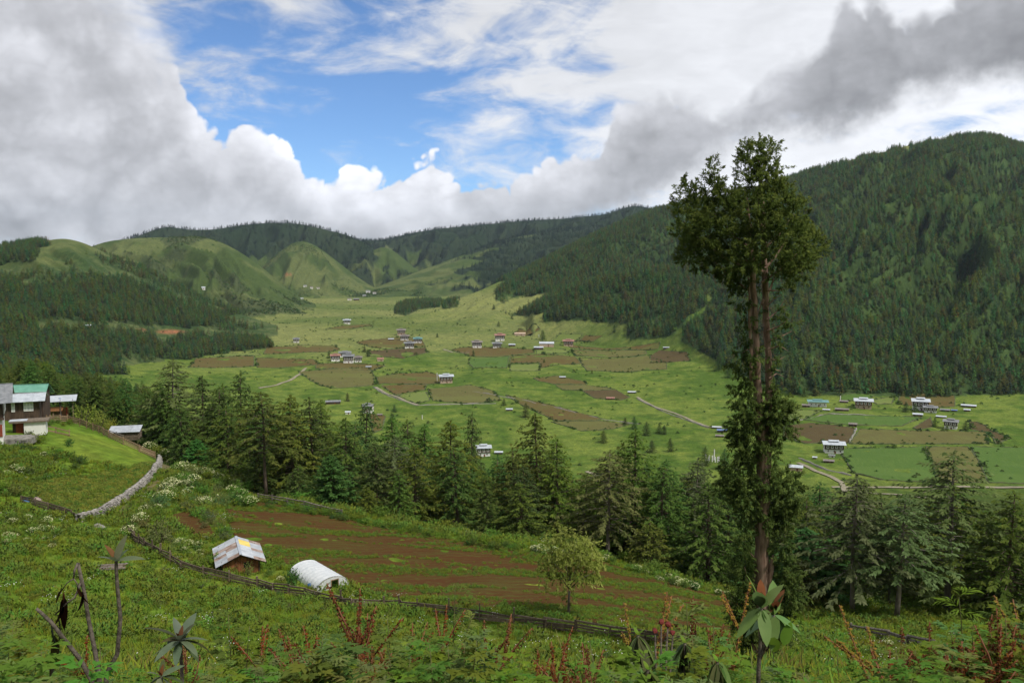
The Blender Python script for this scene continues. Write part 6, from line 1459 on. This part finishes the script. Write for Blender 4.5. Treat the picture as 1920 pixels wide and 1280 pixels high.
def near_cover():
    r2 = np.random.default_rng(41)
    nf = [tuple(p[:2]) for p in (H2(a, b) for a, b in NEAR_FIELD)]; yf = [tuple(H2(a, b)[:2]) for a, b in ((62,905),(150,892),(240,880),(290,868),(297,886),(268,912),(228,936),(180,958),(128,962),(70,938))]
    pf = [tuple(H2(a, b)[:2]) for a, b in ((318,966),(352,958),(392,984),(412,1010),(372,1008),(338,990))]
    pr = [grass_form(34, .30, .22, s, M['grass'], .011) for s in range(4)]+[grass_form(20, .42, .2, 9, M['grass_dry'], .008)]
    # herb-like low leaves
    lf = []
    for s in range(4):
        rg = np.random.default_rng(700+s); n = 90; a = rg.random(n)*6.283; e = rg.uniform(.1, 1.2, n); d = np.stack([np.cos(a)*np.cos(e), np.sin(a)*np.cos(e), np.sin(e)], 1); q = rg.uniform(.05, .30, (n, 1))
        V, F = sprays(d*q*np.array([1, 1, .85]), d+rg.normal(0, .5, (n, 3)), rg.uniform(.07, .14, n), rg.uniform(.035, .06, n), seed=s); lf.append(proto('leaf_form', crown_mesh('leaf_form', V, F, np.repeat(np.clip(q[:, 0]*3-.2, 0, 1), 4), M['shrub'], .55)))
    N = 52000
    px = r2.uniform(-150, 2080, N); Y = np.where(r2.random(N) < .42, r2.uniform(2.5, 30, N), np.sqrt(r2.uniform(25**2, 118**2, N)))
    lim = np.interp(px, [-200, 240, 320, 400, 1000, 1340, 1500, 2100], [135, 135, 125, 112, 98, 88, 80, 76]); x = (px-960)/FPX/.985*Y
    k = (Y < lim) & ~inpoly(x, Y, nf) & ~inpoly(x, Y, yf) & ~inpoly(x, Y, pf)
    x, Y = x[k], Y[k]; z = height(x, Y); n = len(x); cl = fbm(x/5, Y/5, 3, 95)
    s = r2.uniform(.7, 1.3, n)*np.interp(Y, [3, 15, 60, 110], [.9, 1.0, 1.35, 1.6])*(1+.55*cl)
    scatter('meadow_grass', np.stack([x, Y, z-.02], 1), pr, np.clip(s, .4, 3), 'uneven green meadow grass covering the near slope', seed=5, tilt=.15, pick=np.where(r2.random(n) < .05, 4, r2.integers(0, 4, n)))
    k = (cl+r2.normal(0, .25, n) > .22); m = k.sum()
    scatter('meadow_herbs', np.stack([x, Y, z], 1)[k], lf, r2.uniform(.7, 1.6, m)*np.interp(Y[k], [3, 15, 60, 110], [.8, 1, 1.7, 2.2]), 'low leafy herbs mixed through the meadow grass', seed=6, tilt=.2)
    # white flower dots
    V = []; F = []
    for j in range(9): q = np.random.default_rng(j).normal(0, .30, 2); b = len(V); V += [(q[0]+.022*math.cos(t*1.047), q[1]+.022*math.sin(t*1.047), .34+.02*(t % 2)+.1*abs(q[0])) for t in range(6)]+[(q[0], q[1], .37)]; F += [(b+t, b+(t+1) % 6, b+6) for t in range(6)]
    fm = mesh_np('flower_form', V, F); fm.materials.append(M['white_flower'])
    k = (fbm(x/9, Y/9, 3, 99)+r2.normal(0, .2, n) > .35) & (Y > 24) & (r2.random(n) < .07); m = k.sum()
    scatter('white_flowers', np.stack([x, Y, z], 1)[k], [proto('flower_form', fm)], r2.uniform(.7, 1.5, m), 'small white wildflowers dotted over the meadow', seed=7)
    # crop rows and weeds on the ploughed ground
    N = 42000; xs = [p[0] for p in nf]; ys = [p[1] for p in nf]; x = r2.uniform(min(xs), max(xs), N); Y = r2.uniform(min(ys), max(ys), N); ang = 1.25; row = (x*math.cos(.35)+Y*math.sin(.35)*0+Y*.9)
    g = fbm((x+.3*Y)/17, Y/3.5, 4, 101)+.35*fbm((x+.3*Y)/4, Y/.7, 2, 103); k = inpoly(x, Y, nf) & (g+r2.normal(0, .12, N) > .24-.40*sstep(-18, 30, x-.25*(Y-75)))
    x, Y = x[k], Y[k]; scatter('field_weeds', np.stack([x, Y, height(x, Y)+.04], 1), lf+pr[:2], r2.uniform(.4, .9, len(x)), 'green crop rows and weeds over the red-brown ploughed soil', seed=8, tilt=.2)
    N = 3800; xs = [p[0] for p in yf]; ys = [p[1] for p in yf]; x = r2.uniform(min(xs), max(xs), N); Y = r2.uniform(min(ys), max(ys), N); k = inpoly(x, Y, yf); x, Y = x[k], Y[k]
    yl = [proto('leaf_form', q.data.copy()) for q in lf[:2]]
    for q in yl: q.data.materials[0] = M['shrub_yellow']
    scatter('yard_crops', np.stack([x, Y, height(x, Y)+.03], 1), yl+lf[:2], r2.uniform(.7, 1.5, len(x)), 'yellow-green crop plants growing in the yard field', seed=10, tilt=.2)
near_cover()
# ================================================================ foreground plants
def leaf_mesh(L, W, mat, fold=.25, curl=.2, n=6, tipw=.0, wav=0.):
    """one broad leaf along +x, midrib folded, drooping by curl"""
    V = []; F = []
    for i in range(n+1):
        t = i/n; w = W/2*(math.sin(math.pi*min(1, t**.8*.98+.02))**.7)*(1 if 0 < i < n else .12); x = L*t; z = -curl*L*t*t
        for j, s in ((0, -1), (1, 0), (2, 1)): V.append((x, s*w, z+abs(s)*w*fold+wav*math.sin(t*9+s)))
    F = [(i*3+j, i*3+3+j, i*3+4+j, i*3+1+j) for i in range(n) for j in range(2)]
    me = mesh_np('leaf', V, F, True); me.materials.append(mat)
    nr = np.tile([0, 0, 1.], (len(V), 1)); attr(me, 'nrm', nr*.0001, 'FLOAT_VECTOR'); return me
M['rhodo'] = mat_leaf('rhododendron_leaf', (.120, .210, .048), (.165, .260, .070), 6, .45, .3, .12, None, .25)
M['rhodo_grey'] = mat_leaf('rhododendron_leaf_grey', (.115, .150, .085), (.160, .195, .115), 6, .5, .3, .1, None, .2)
M['rhodo_dark'] = mat_leaf('rhododendron_leaf_dark', (.055, .070, .022), (.095, .105, .035), 6, .5, .3, .2, None, .2)
M['rhodo_back'] = mat_leaf('rhododendron_leaf_brown', (.150, .062, .024), (.205, .095, .040), 6, .7, .25, .1)
M['dead_leaf'] = mat_leaf('dead_leaf', (.085, .030, .016), (.130, .050, .028), 8, .8, .2, .1)
M['twig'] = mat_plain('mossy_twig', (.055, .045, .034), (.150, .125, .10), 30, .9, .5)
LF = {'big': leaf_mesh(.20, .075, M['rhodo'], .18, .15), 'grey': leaf_mesh(.17, .055, M['rhodo_grey'], .3, .2), 'droop': leaf_mesh(.20, .045, M['rhodo_dark'], .35, .3), 'back': leaf_mesh(.17, .055, M['rhodo_back'], .25, .2), 'dead': leaf_mesh(.13, .03, M['dead_leaf'], .5, .3), 'lime': leaf_mesh(.13, .06, mat_leaf('young_leaf', (.14, .26, .03), (.18, .32, .04), 6, .5, .4, .1), .2, .2)}
def put_leaf(o, kind, loc, az, el, roll=0, s=1.):
    l = link('leaf', LF[kind], None, o); l.location = tuple(float(v) for v in loc)
    d = Vector((math.cos(az)*math.cos(el), math.sin(az)*math.cos(el), math.sin(el))); q = d.to_track_quat('X', 'Z'); q = q @ Matrix.Rotation(roll, 3, 'X').to_quaternion()
    l.rotation_mode = 'QUATERNION'; l.rotation_quaternion = q; l.scale = (s, s, s); return l
def stem_path(o, pts, rad, name='stem', mat='twig'):
    mb = MB(); mb.tube(pts, rad, 7); return mb.build(name, M[mat], o, True)
def Lp(base, px, py, Y): p = at(px, py, Y); return np.array(p)-np.array(base)
def rhododendrons():
    rg = random.Random(31)
    # leafy one in front of the juniper
    Y = 4.2; b = at(1424, 1300, Y); b[2] = H(b[0], Y); o = empty('rhododendron', b); tag(o, 'rhododendron with large glossy green leaves in front of the juniper foot', 'rhododendron')
    t1, t2 = Lp(b, 1428, 1140, Y), Lp(b, 1452, 1152, Y+.1)
    stem_path(o, [(0, 0, -.1), Lp(b, 1422, 1258, Y), Lp(b, 1426, 1200, Y), t1], [.014, .011, .009, .007]); stem_path(o, [Lp(b, 1424, 1236, Y), Lp(b, 1440, 1195, Y+.05), t2], [.009, .008, .006])
    for k, c, kind in ((0, t1, 'big'), (1, t2, 'big')):
        n = 10
        for i in range(n):
            az = i*2.4+k; el = rg.uniform(-1.15, -.35) if i < 7 else rg.uniform(.7, 1.3); put_leaf(o, 'big', c, az, el, rg.gauss(0, .2), rg.uniform(.7, 1.0))
        for i in range(4): put_leaf(o, 'back', c+np.array([0, 0, .03]), rg.random()*6.28, rg.uniform(.2, 1.0), rg.gauss(0, .4), rg.uniform(.6, .9))
    for px, py, s in ((1470, 1210, 1), (1452, 1222, 1), (1478, 1225, .8)): put_leaf(o, 'lime', Lp(b, px, py, Y), rg.uniform(0, 6.28), rg.uniform(.7, 1.2), 0, s)
    # bare-stemmed one at the left
    Y = 4.4; b = at(165, 1330, Y); b[2] = H(b[0], Y); o = empty('rhododendron', b); tag(o, 'leggy rhododendron with bare mossy stems, dead leaves and one fresh rosette', 'rhododendron')
    S = lambda *q: [Lp(b, *p) for p in q]
    stem_path(o, [(0, 0, -.1)]+S((172,1275,Y),(150,1235,Y),(118,1195,Y-.05),(95,1165,Y-.05),(68,1140,Y-.05)), [.017, .014, .012, .011, .010, .008])
    stem_path(o, [(0.02, 0, -.1)]+S((186,1270,Y),(178,1220,Y),(166,1160,Y+.05),(158,1110,Y+.05),(146,1055,Y+.05)), [.017, .014, .012, .011, .010, .009])
    stem_path(o, [(0.04, 0, -.1)]+S((200,1262,Y),(220,1225,Y),(226,1160,Y),(221,1110,Y),(218,1070,Y),(218,1052,Y)), [.016, .013, .012, .011, .010, .009, .009])
    stem_path(o, S((152,1090,Y+.05),(140,1120,Y),(128,1128,Y),(103,1152,Y)), [.006, .005, .005, .004], 'branch'); stem_path(o, S((146,1056,Y+.05),(140,1068,Y),(138,1084,Y)), [.008, .006, .004], 'branch'); stem_path(o, S((138,1084,Y),(126,1092,Y),(116,1106,Y)), [.004, .003, .003], 'branch'); stem_path(o, S((138,1084,Y),(145,1094,Y),(146,1104,Y)), [.004, .003, .003], 'branch')
    for px, py, az, el, s in ((150,1100,0,-1.4,.9),(146,1098,1,-1.4,.8),(154,1108,2,-1.3,.9),(118,1108,.4,-1.5,1.0),(117,1112,2,-1.45,1.3),(120,1118,3,-1.5,1.3),(118,1104,3.3,-.9,.6)): put_leaf(o, 'dead', Lp(b, px, py, Y), az, el, rg.random()*3, s)
    for az, el, kd, s in ((1.1,1.2,'grey',.85),(.0,.25,'grey',.9),(2.6,.9,'back',.7),(3.3,.5,'grey',.6),(4.5,.8,'grey',.5),(.6,.9,'grey',.5),(5.3,.6,'grey',.5)): put_leaf(o, kd, Lp(b, 218, 1052, Y), az, el, .2, s)
    for px, py, az, el, s in ((106,1152,1,-1.3,1.0),(100,1158,4,-1.4,.9),(102,1190,2,-1.4,1.1)): put_leaf(o, 'droop', Lp(b, px, py, Y), az, el, .5, s)
    # rosettes
    for px, py, base, Y, n, s, lab in ((338,1200,1285,4.3,15,1.0,'rhododendron rosette of long spreading grey-green leaves low in the herbs'),(302,1268,1320,3.9,9,.75,'small rhododendron rosette at the very foot of the slope')):
        b = at(px, base, Y); b[2] = H(b[0], Y); o = empty('rhododendron', b); tag(o, lab, 'rhododendron'); c = Lp(b, px, py, Y); stem_path(o, [(0, 0, -.1), c*.5+np.array([.01, 0, 0]), c], [.012, .010, .009])
        for i in range(n): put_leaf(o, 'grey' if i % 3 else 'droop', c, i*2.4, rg.uniform(-.75, .1) if i < n*.66 else rg.uniform(.5, 1.1), rg.gauss(0, .3), s*rg.uniform(.75, 1.1))
        put_leaf(o, 'back', c, 1.5, 1.3, 0, .45*s); put_leaf(o, 'back', c, 4.5, 1.2, 0, .4*s)
    # drooping dark ones with withered red heads
    M['red_head'] = mat_plain('withered_red', (.10, .012, .012), (.17, .03, .025), 30, .8, .4)
    for px, py, Y, n, lab in ((1196,1190,4.0,13,'rhododendron with long dark drooping leaves left of the withered red heads'),(1284,1205,4.2,12,'rhododendron with dark hanging leaves right of the withered red heads'),(1215,1255,3.7,10,'rhododendron with drooping olive leaves and a pale bud low in the herbs'),(1345,1240,4.0,9,'rhododendron with drooping dark leaves beside the pale mugwort')):
        b = at(px, 1330, Y); b[2] = H(b[0], Y); o = empty('rhododendron', b); tag(o, lab, 'rhododendron'); c = Lp(b, px, py, Y); stem_path(o, [(0, 0, -.1), c*.5, c], [.011, .009, .008])
        for i in range(n): put_leaf(o, 'droop' if i % 4 else 'big', c, i*2.4, rg.uniform(-1.45, -.85), rg.gauss(0, .4), rg.uniform(.8, 1.15))
        for i in range(3): put_leaf(o, 'lime', c, i*2.1, .9, 0, .35)
    b = at(1240, 1330, 4.1); b[2] = H(b[0], 4.1); o = empty('withered_flower', b); tag(o, 'thin bare stems carrying withered dark red flower heads', 'flower')
    for x1, y1 in ((1240,1165),(1252,1170),(1228,1182),(1262,1185)):
        c = Lp(b, x1, y1, 4.1); stem_path(o, [(0, 0, -.1), c*.6, c], [.007, .006, .004])
        bm = bmesh.new(); bmesh.ops.create_icosphere(bm, subdivisions=1, radius=.015)
        for v in bm.verts: v.co *= rg.uniform(.7, 1.3)
        me = bpy.data.meshes.new('head'); bm.to_mesh(me); bm.free(); h = link('head', me, M['red_head'], o); h.location = tuple(float(v) for v in c)
rhododendrons()

M['mug'] = mat_leaf('mugwort_leaf', (.080, .140, .024), (.112, .178, .036), 3, .8, .35, .18, (.165, .215, .068))
M['herb'] = mat_leaf('herb_leaf', (.060, .122, .013), (.094, .165, .020), 3, .8, .35, .25, (.13, .20, .030))
M['dock_seed'] = mat_leaf('dock_seed', (.105, .036, .011), (.165, .058, .017), 9, .8, .25, .2)
M['dock_green'] = mat_leaf('dock_seed_young', (.190, .150, .030), (.235, .175, .042), 9, .8, .25, .2)
M['herb_stem'] = mat_plain('herb_stem', (.085, .095, .030), (.14, .13, .05), 9, .8, 0)
def leafy_stem(h, seed, lobes=3, dens=34, L=.10, W=.03, droop=.35, mat='mug', side=True):
    """upright stem with divided leaves: stem mesh and leaf mesh"""
    rg = np.random.default_rng(seed); mb = MB(); bend = rg.normal(0, .05, 2)*h; pt = lambda t: np.array([bend[0]*t*t, bend[1]*t*t, h*t])
    mb.tube([pt(t) for t in (0, .3, .6, .85, 1)], [.008, .007, .005, .003, .002], 5)
    P = []; D = []; T = []; LL = []
    for i in range(int(dens*h)):
        t = .18+.82*rg.random()**.8; a = i*2.4+rg.normal(0, .2); up = .25+.7*t; l = L*(1.35-.75*t)*rg.uniform(.8, 1.3)
        ax = np.array([math.cos(a), math.sin(a), up]); b0 = pt(t)
        for q in range(lobes*2+1):      # leaflets along the leaf
            s = (q//2+1)/(lobes+.5) if q < lobes*2 else .55; sd = (1 if q % 2 else -1)*.8 if q < lobes*2 else 0
            aa = a+sd; P.append(b0+ax*l*s*.9-np.array([0, 0, droop*l*s*s])); D.append((math.cos(aa), math.sin(aa), up*.5-droop*s)); T.append(t*.6+.4*s*rg.random()); LL.append(l*(.55 if q < lobes*2 else .8))
    LL = np.array(LL); V, F = sprays(np.array(P), np.array(D), LL, LL*W/L*1.1, seed=seed); me = mb.me('stem', True); me.materials.append(M['herb_stem'])
    return me, crown_mesh('leaves', V, F, np.repeat(np.clip(T, 0, 1), 4), M[mat], .5)
def dock(h, seed, mat='dock_seed', nsp=3):
    rg = np.random.default_rng(seed); mb = MB(); P = []; D = []
    paths = [(np.zeros(3), np.array([rg.normal(0, .06)*h, rg.normal(0, .06)*h, h]), .42)]
    for i in range(nsp): t = rg.uniform(.4, .7); a = rg.random()*6.28; e = np.array([math.cos(a)*.16*h, math.sin(a)*.16*h, h*(t+rg.uniform(.2, .33))]); paths.append((paths[0][1]*t, e, .25))
    for s, e, t0 in paths:
        mb.tube([s, (s+e)/2+rg.normal(0, .008, 3), e], [.006, .005, .003], 5); n = int(np.linalg.norm(e-s)*(1-t0)*330)
        for q in range(n): t = t0+(1-t0)*(q//7)/(n/7); a = rg.random()*6.28; r = .013*(1.15-.6*t); P.append(s+(e-s)*t+np.array([math.cos(a)*r*.4, math.sin(a)*r*.4, rg.normal(0, .004)])); D.append((math.cos(a), math.sin(a), -.25))
    l = rg.uniform(.010, .018, len(P)); V, F = sprays(np.array(P), np.array(D), l, l*.95, seed=seed); me = mb.me('stem', True); me.materials.append(M['dock_stem'])
    sp = crown_mesh('seed_spikes', V, F, None, M[mat], .3)
    lv = [leaf_mesh(.22, .06, M['herb'], .3, .4)]
    return me, sp, lv[0]
M['dock_stem'] = mat_plain('dock_stem', (.16, .06, .03), (.22, .10, .05), 9, .8, 0)
def HZ(px):
    for a, z in ((110, 'outside the bare-stemmed rhododendron'), (250, 'round the bare-stemmed rhododendron'), (420, 'round the grey-green rosette'), (560, 'below the hut and fence'), (730, 'below the polytunnel'), (880, 'below the tall feathery herb'), (1020, 'between feathery herb and willow'), (1160, 'below the willow'), (1300, 'round the withered red heads'), (1400, 'left of the glossy rhododendron'), (1520, 'round the glossy rhododendron'), (1680, 'on the clearing right of the juniper'), (1800, 'below the lichen-draped pines')):
        if px < a: return z
    return 'round the bright drooping feathery herb'
def herbs():
    rg = random.Random(77)
    mug = [leafy_stem(1.0, 900+i, 3, 38, .11, .026, .3, 'mug') for i in range(4)]; hb = [leafy_stem(1.0, 920+i, 2, 46, .12, .042, .45, 'herb') for i in range(4)]; nar = [leafy_stem(1.0, 940+i, 4, 30, .15, .018, .6, 'herb') for i in range(2)]
    dk = [dock(1.0, 960+i, 'dock_seed', 3+i % 3) for i in range(4)]; dg = [dock(1.0, 980, 'dock_green', 2)]
    def put(kind, px, top, Y, label, group=None, name=None, lean=0):
        p = at(px, top, Y); g = H(p[0], Y); h = p[2]-g
        if h < .15: return
        nm = {'mug': 'mugwort', 'hb': 'leafy_herb', 'nar': 'feathery_herb', 'dk': 'dock_plant', 'dg': 'dock_plant'}[kind]
        o = empty(nm, (p[0], Y, g-.03), rg.random()*6.28, h); o.rotation_euler[0] = rg.gauss(0, .06); o.rotation_euler[1] = lean+rg.gauss(0, .06)
        w = min(1.6, (1.0/h)**.5); o.scale = (h*w, h*w, h); tag(o, label, 'herb' if kind not in ('dk', 'dg') else 'dock', group)
        if kind in ('dk', 'dg'):
            st, sp, lf = rg.choice(dk if kind == 'dk' else dg); link('stem', st, None, o); link('seed_spikes', sp, None, o)
            for i in range(4): l = link('leaf', lf, None, o); l.location = (0, 0, .1+.1*i); l.rotation_euler = (0, -.4, i*1.9)
        else:
            st, lv = rg.choice({'mug': mug, 'hb': hb, 'nar': nar}[kind]); link('stem', st, None, o); link('leaves', lv, None, o)
    for px, top, Y, k, lab in ((842,1092,6.,'nar','tallest feathery herb rising over the plank fence'),(808,1128,6.,'mug','tall pale mugwort beside the feathery herb at the fence'),(742,1150,6.5,'mug',None),(1296,1108,4.8,'mug','tall pale mugwort left of the glossy rhododendron'),(1334,1160,4.8,'mug',None),(1318,1185,4.6,'mug',None),(430,1148,5.5,'hb','thin dark-stemmed herb rising alone above the meadow'),(455,1170,5.5,'hb',None),(1828,1092,5.,'nar','bright feathery drooping herb in front of the lichen pines'),(1850,1130,5.,'nar',None),(1830,1165,4.6,'mug','pale silvery mugwort beside the feathery herb'),(1890,1150,4.8,'hb',None),(1546,1195,9,'nar',None),(1580,1200,9,'nar',None),(10,1160,5,'mug',None),(40,1200,4.6,'mug',None)):
        put(k, px, top, Y, lab or ({'hb': 'leafy green herb ', 'mug': 'grey-green mugwort stem ', 'nar': 'feathery green herb '}[k]+HZ(px)), None if lab else {'hb': 'herbs in the foreground growth', 'mug': 'mugwort in the foreground growth', 'nar': 'feathery herbs in the foreground growth'}[k])
    for px, top, Y, k, ln in ((653,1096,5,'dk',0),(630,1150,5,'dk',-.25),(672,1140,5,'dk',.05),(688,1160,5,'dk',.1),(640,1170,4.6,'dk',-.2),(702,1172,4.8,'dk',.12),(718,1182,4.6,'dk',.1),(776,1160,5.2,'dk',0),(812,1138,5.6,'dk',.1),(908,1135,5.4,'dk',.04),(916,1165,5,'dk',.08),(930,1185,4.8,'dk',.15),(1064,1176,5,'dk',0),(1078,1195,4.6,'dk',.05),(1090,1230,4.4,'dk',.1),(1205,1085,5.5,'dg',0),(1224,1112,5.5,'dg',-.1),(1292,1118,5.4,'dk',0),(1302,1140,5.2,'dk',.1),(1358,1078,6.5,'dg',0),(1722,1116,4.8,'dg',-.12),(1735,1160,4.6,'dg',-.2),(1757,1150,4.8,'dk',0),(1766,1180,4.6,'dk',.1),(1805,1172,4.6,'dk',0),(1850,1122,4.4,'dk',-.35),(1842,1150,4.8,'dk',.05),(1876,1180,4.2,'dk',-.3),(1700,1160,5.2,'dk',0),(1762,1222,4.,'dk',-.45),(1900,1100,4.6,'dg',-.2),(1910,1150,4.4,'dk',-.2),(475,1172,5.4,'dk',0),(355,1188,5.2,'dk',0),(1005,1210,4.8,'dk',.1),(1130,1205,4.8,'dk',0),(1385,1230,4.4,'dk',.2),(140,1190,5,'dk',0),(560,1210,4.8,'dk',0),(600,1220,4.5,'dk',.1),(760,1215,4.5,'dk',0),(860,1220,4.4,'dk',.1),(1690,1215,4.4,'dk',.1),(1825,1200,4.2,'dk',.15),(1865,1220,4,'dk',-.2)):
        put(k, px, top, Y, ('dock with rust-red seed spikes ' if k == 'dk' else 'dock with yellowish unripe spikes ')+HZ(px), 'red docks in the foreground' if k == 'dk' else 'yellowish docks in the foreground', None, ln)
    TX = [-100, 0, 60, 200, 330, 420, 520, 600, 700, 800, 900, 1000, 1100, 1200, 1300, 1400, 1500, 1600, 1700, 1800, 1920, 2050]; TY = [1130, 1150, 1195, 1250, 1240, 1200, 1200, 1170, 1185, 1165, 1190, 1225, 1240, 1205, 1165, 1225, 1250, 1245, 1215, 1175, 1135, 1130]
    for i in range(250):
        px = rg.uniform(-90, 2010); Y = rg.uniform(3.9, 8.5); top = float(np.interp(px, TX, TY))+abs(rg.gauss(0, 48))+4; k = rg.choice(['hb', 'hb', 'hb', 'mug', 'mug', 'nar'])
        put(k, px, top, Y, {'hb': 'leafy green herb ', 'mug': 'grey-green mugwort stem ', 'nar': 'feathery green herb '}[k]+HZ(px), {'hb': 'herbs in the foreground growth', 'mug': 'mugwort in the foreground growth', 'nar': 'feathery herbs in the foreground growth'}[k])
    # thick undergrowth filling in between
    r2 = np.random.default_rng(91); N = 2600; px = r2.uniform(-150, 2080, N); Y = r2.uniform(3., 14, N); x = (px-960)/FPX/.985*Y; z = height(x, Y); top = np.interp(px, TX, TY)+25+np.abs(r2.normal(0, 40, N))
    zt = np.array([at(a, b, c)[2] for a, b, c in zip(px, top, Y)]); hh = np.clip(np.minimum(zt-z, r2.uniform(.35, 1.0, N)), .2, 1.1)
    pr = []
    for a, b in hb+mug[:2]: pr.append(proto('herb_form', b))
    scatter('herb_undergrowth', np.stack([x, Y, z-.03], 1), pr, np.stack([hh*1.3, hh*1.3, hh], 1), 'dense green undergrowth along the near edge of the slope', seed=15, tilt=.12)
herbs()
# ================================================================ air
def haze():
    m = bpy.data.materials.new('haze'); m.use_nodes = True; t = NT(m.node_tree); t.n.clear(); out = t.add('ShaderNodeOutputMaterial'); v = t.add('ShaderNodeVolumePrincipled')
    v.inputs['Color'].default_value = (.66, .82, 1., 1); v.inputs['Density'].default_value = HAZE; v.inputs['Anisotropy'].default_value = .2; t.l.new(v.outputs[0], out.inputs['Volume'])
    o = link('haze', MB().box(0, 0, (CAMZ+620-180)/2-0, 19200, 19200, CAMZ+620+180).me('haze'), m); o.location = (0, 0, 0); o['kind'] = 'stuff'; o['label'] = 'thin bluish valley haze'
HAZE = 3.0e-5
haze()
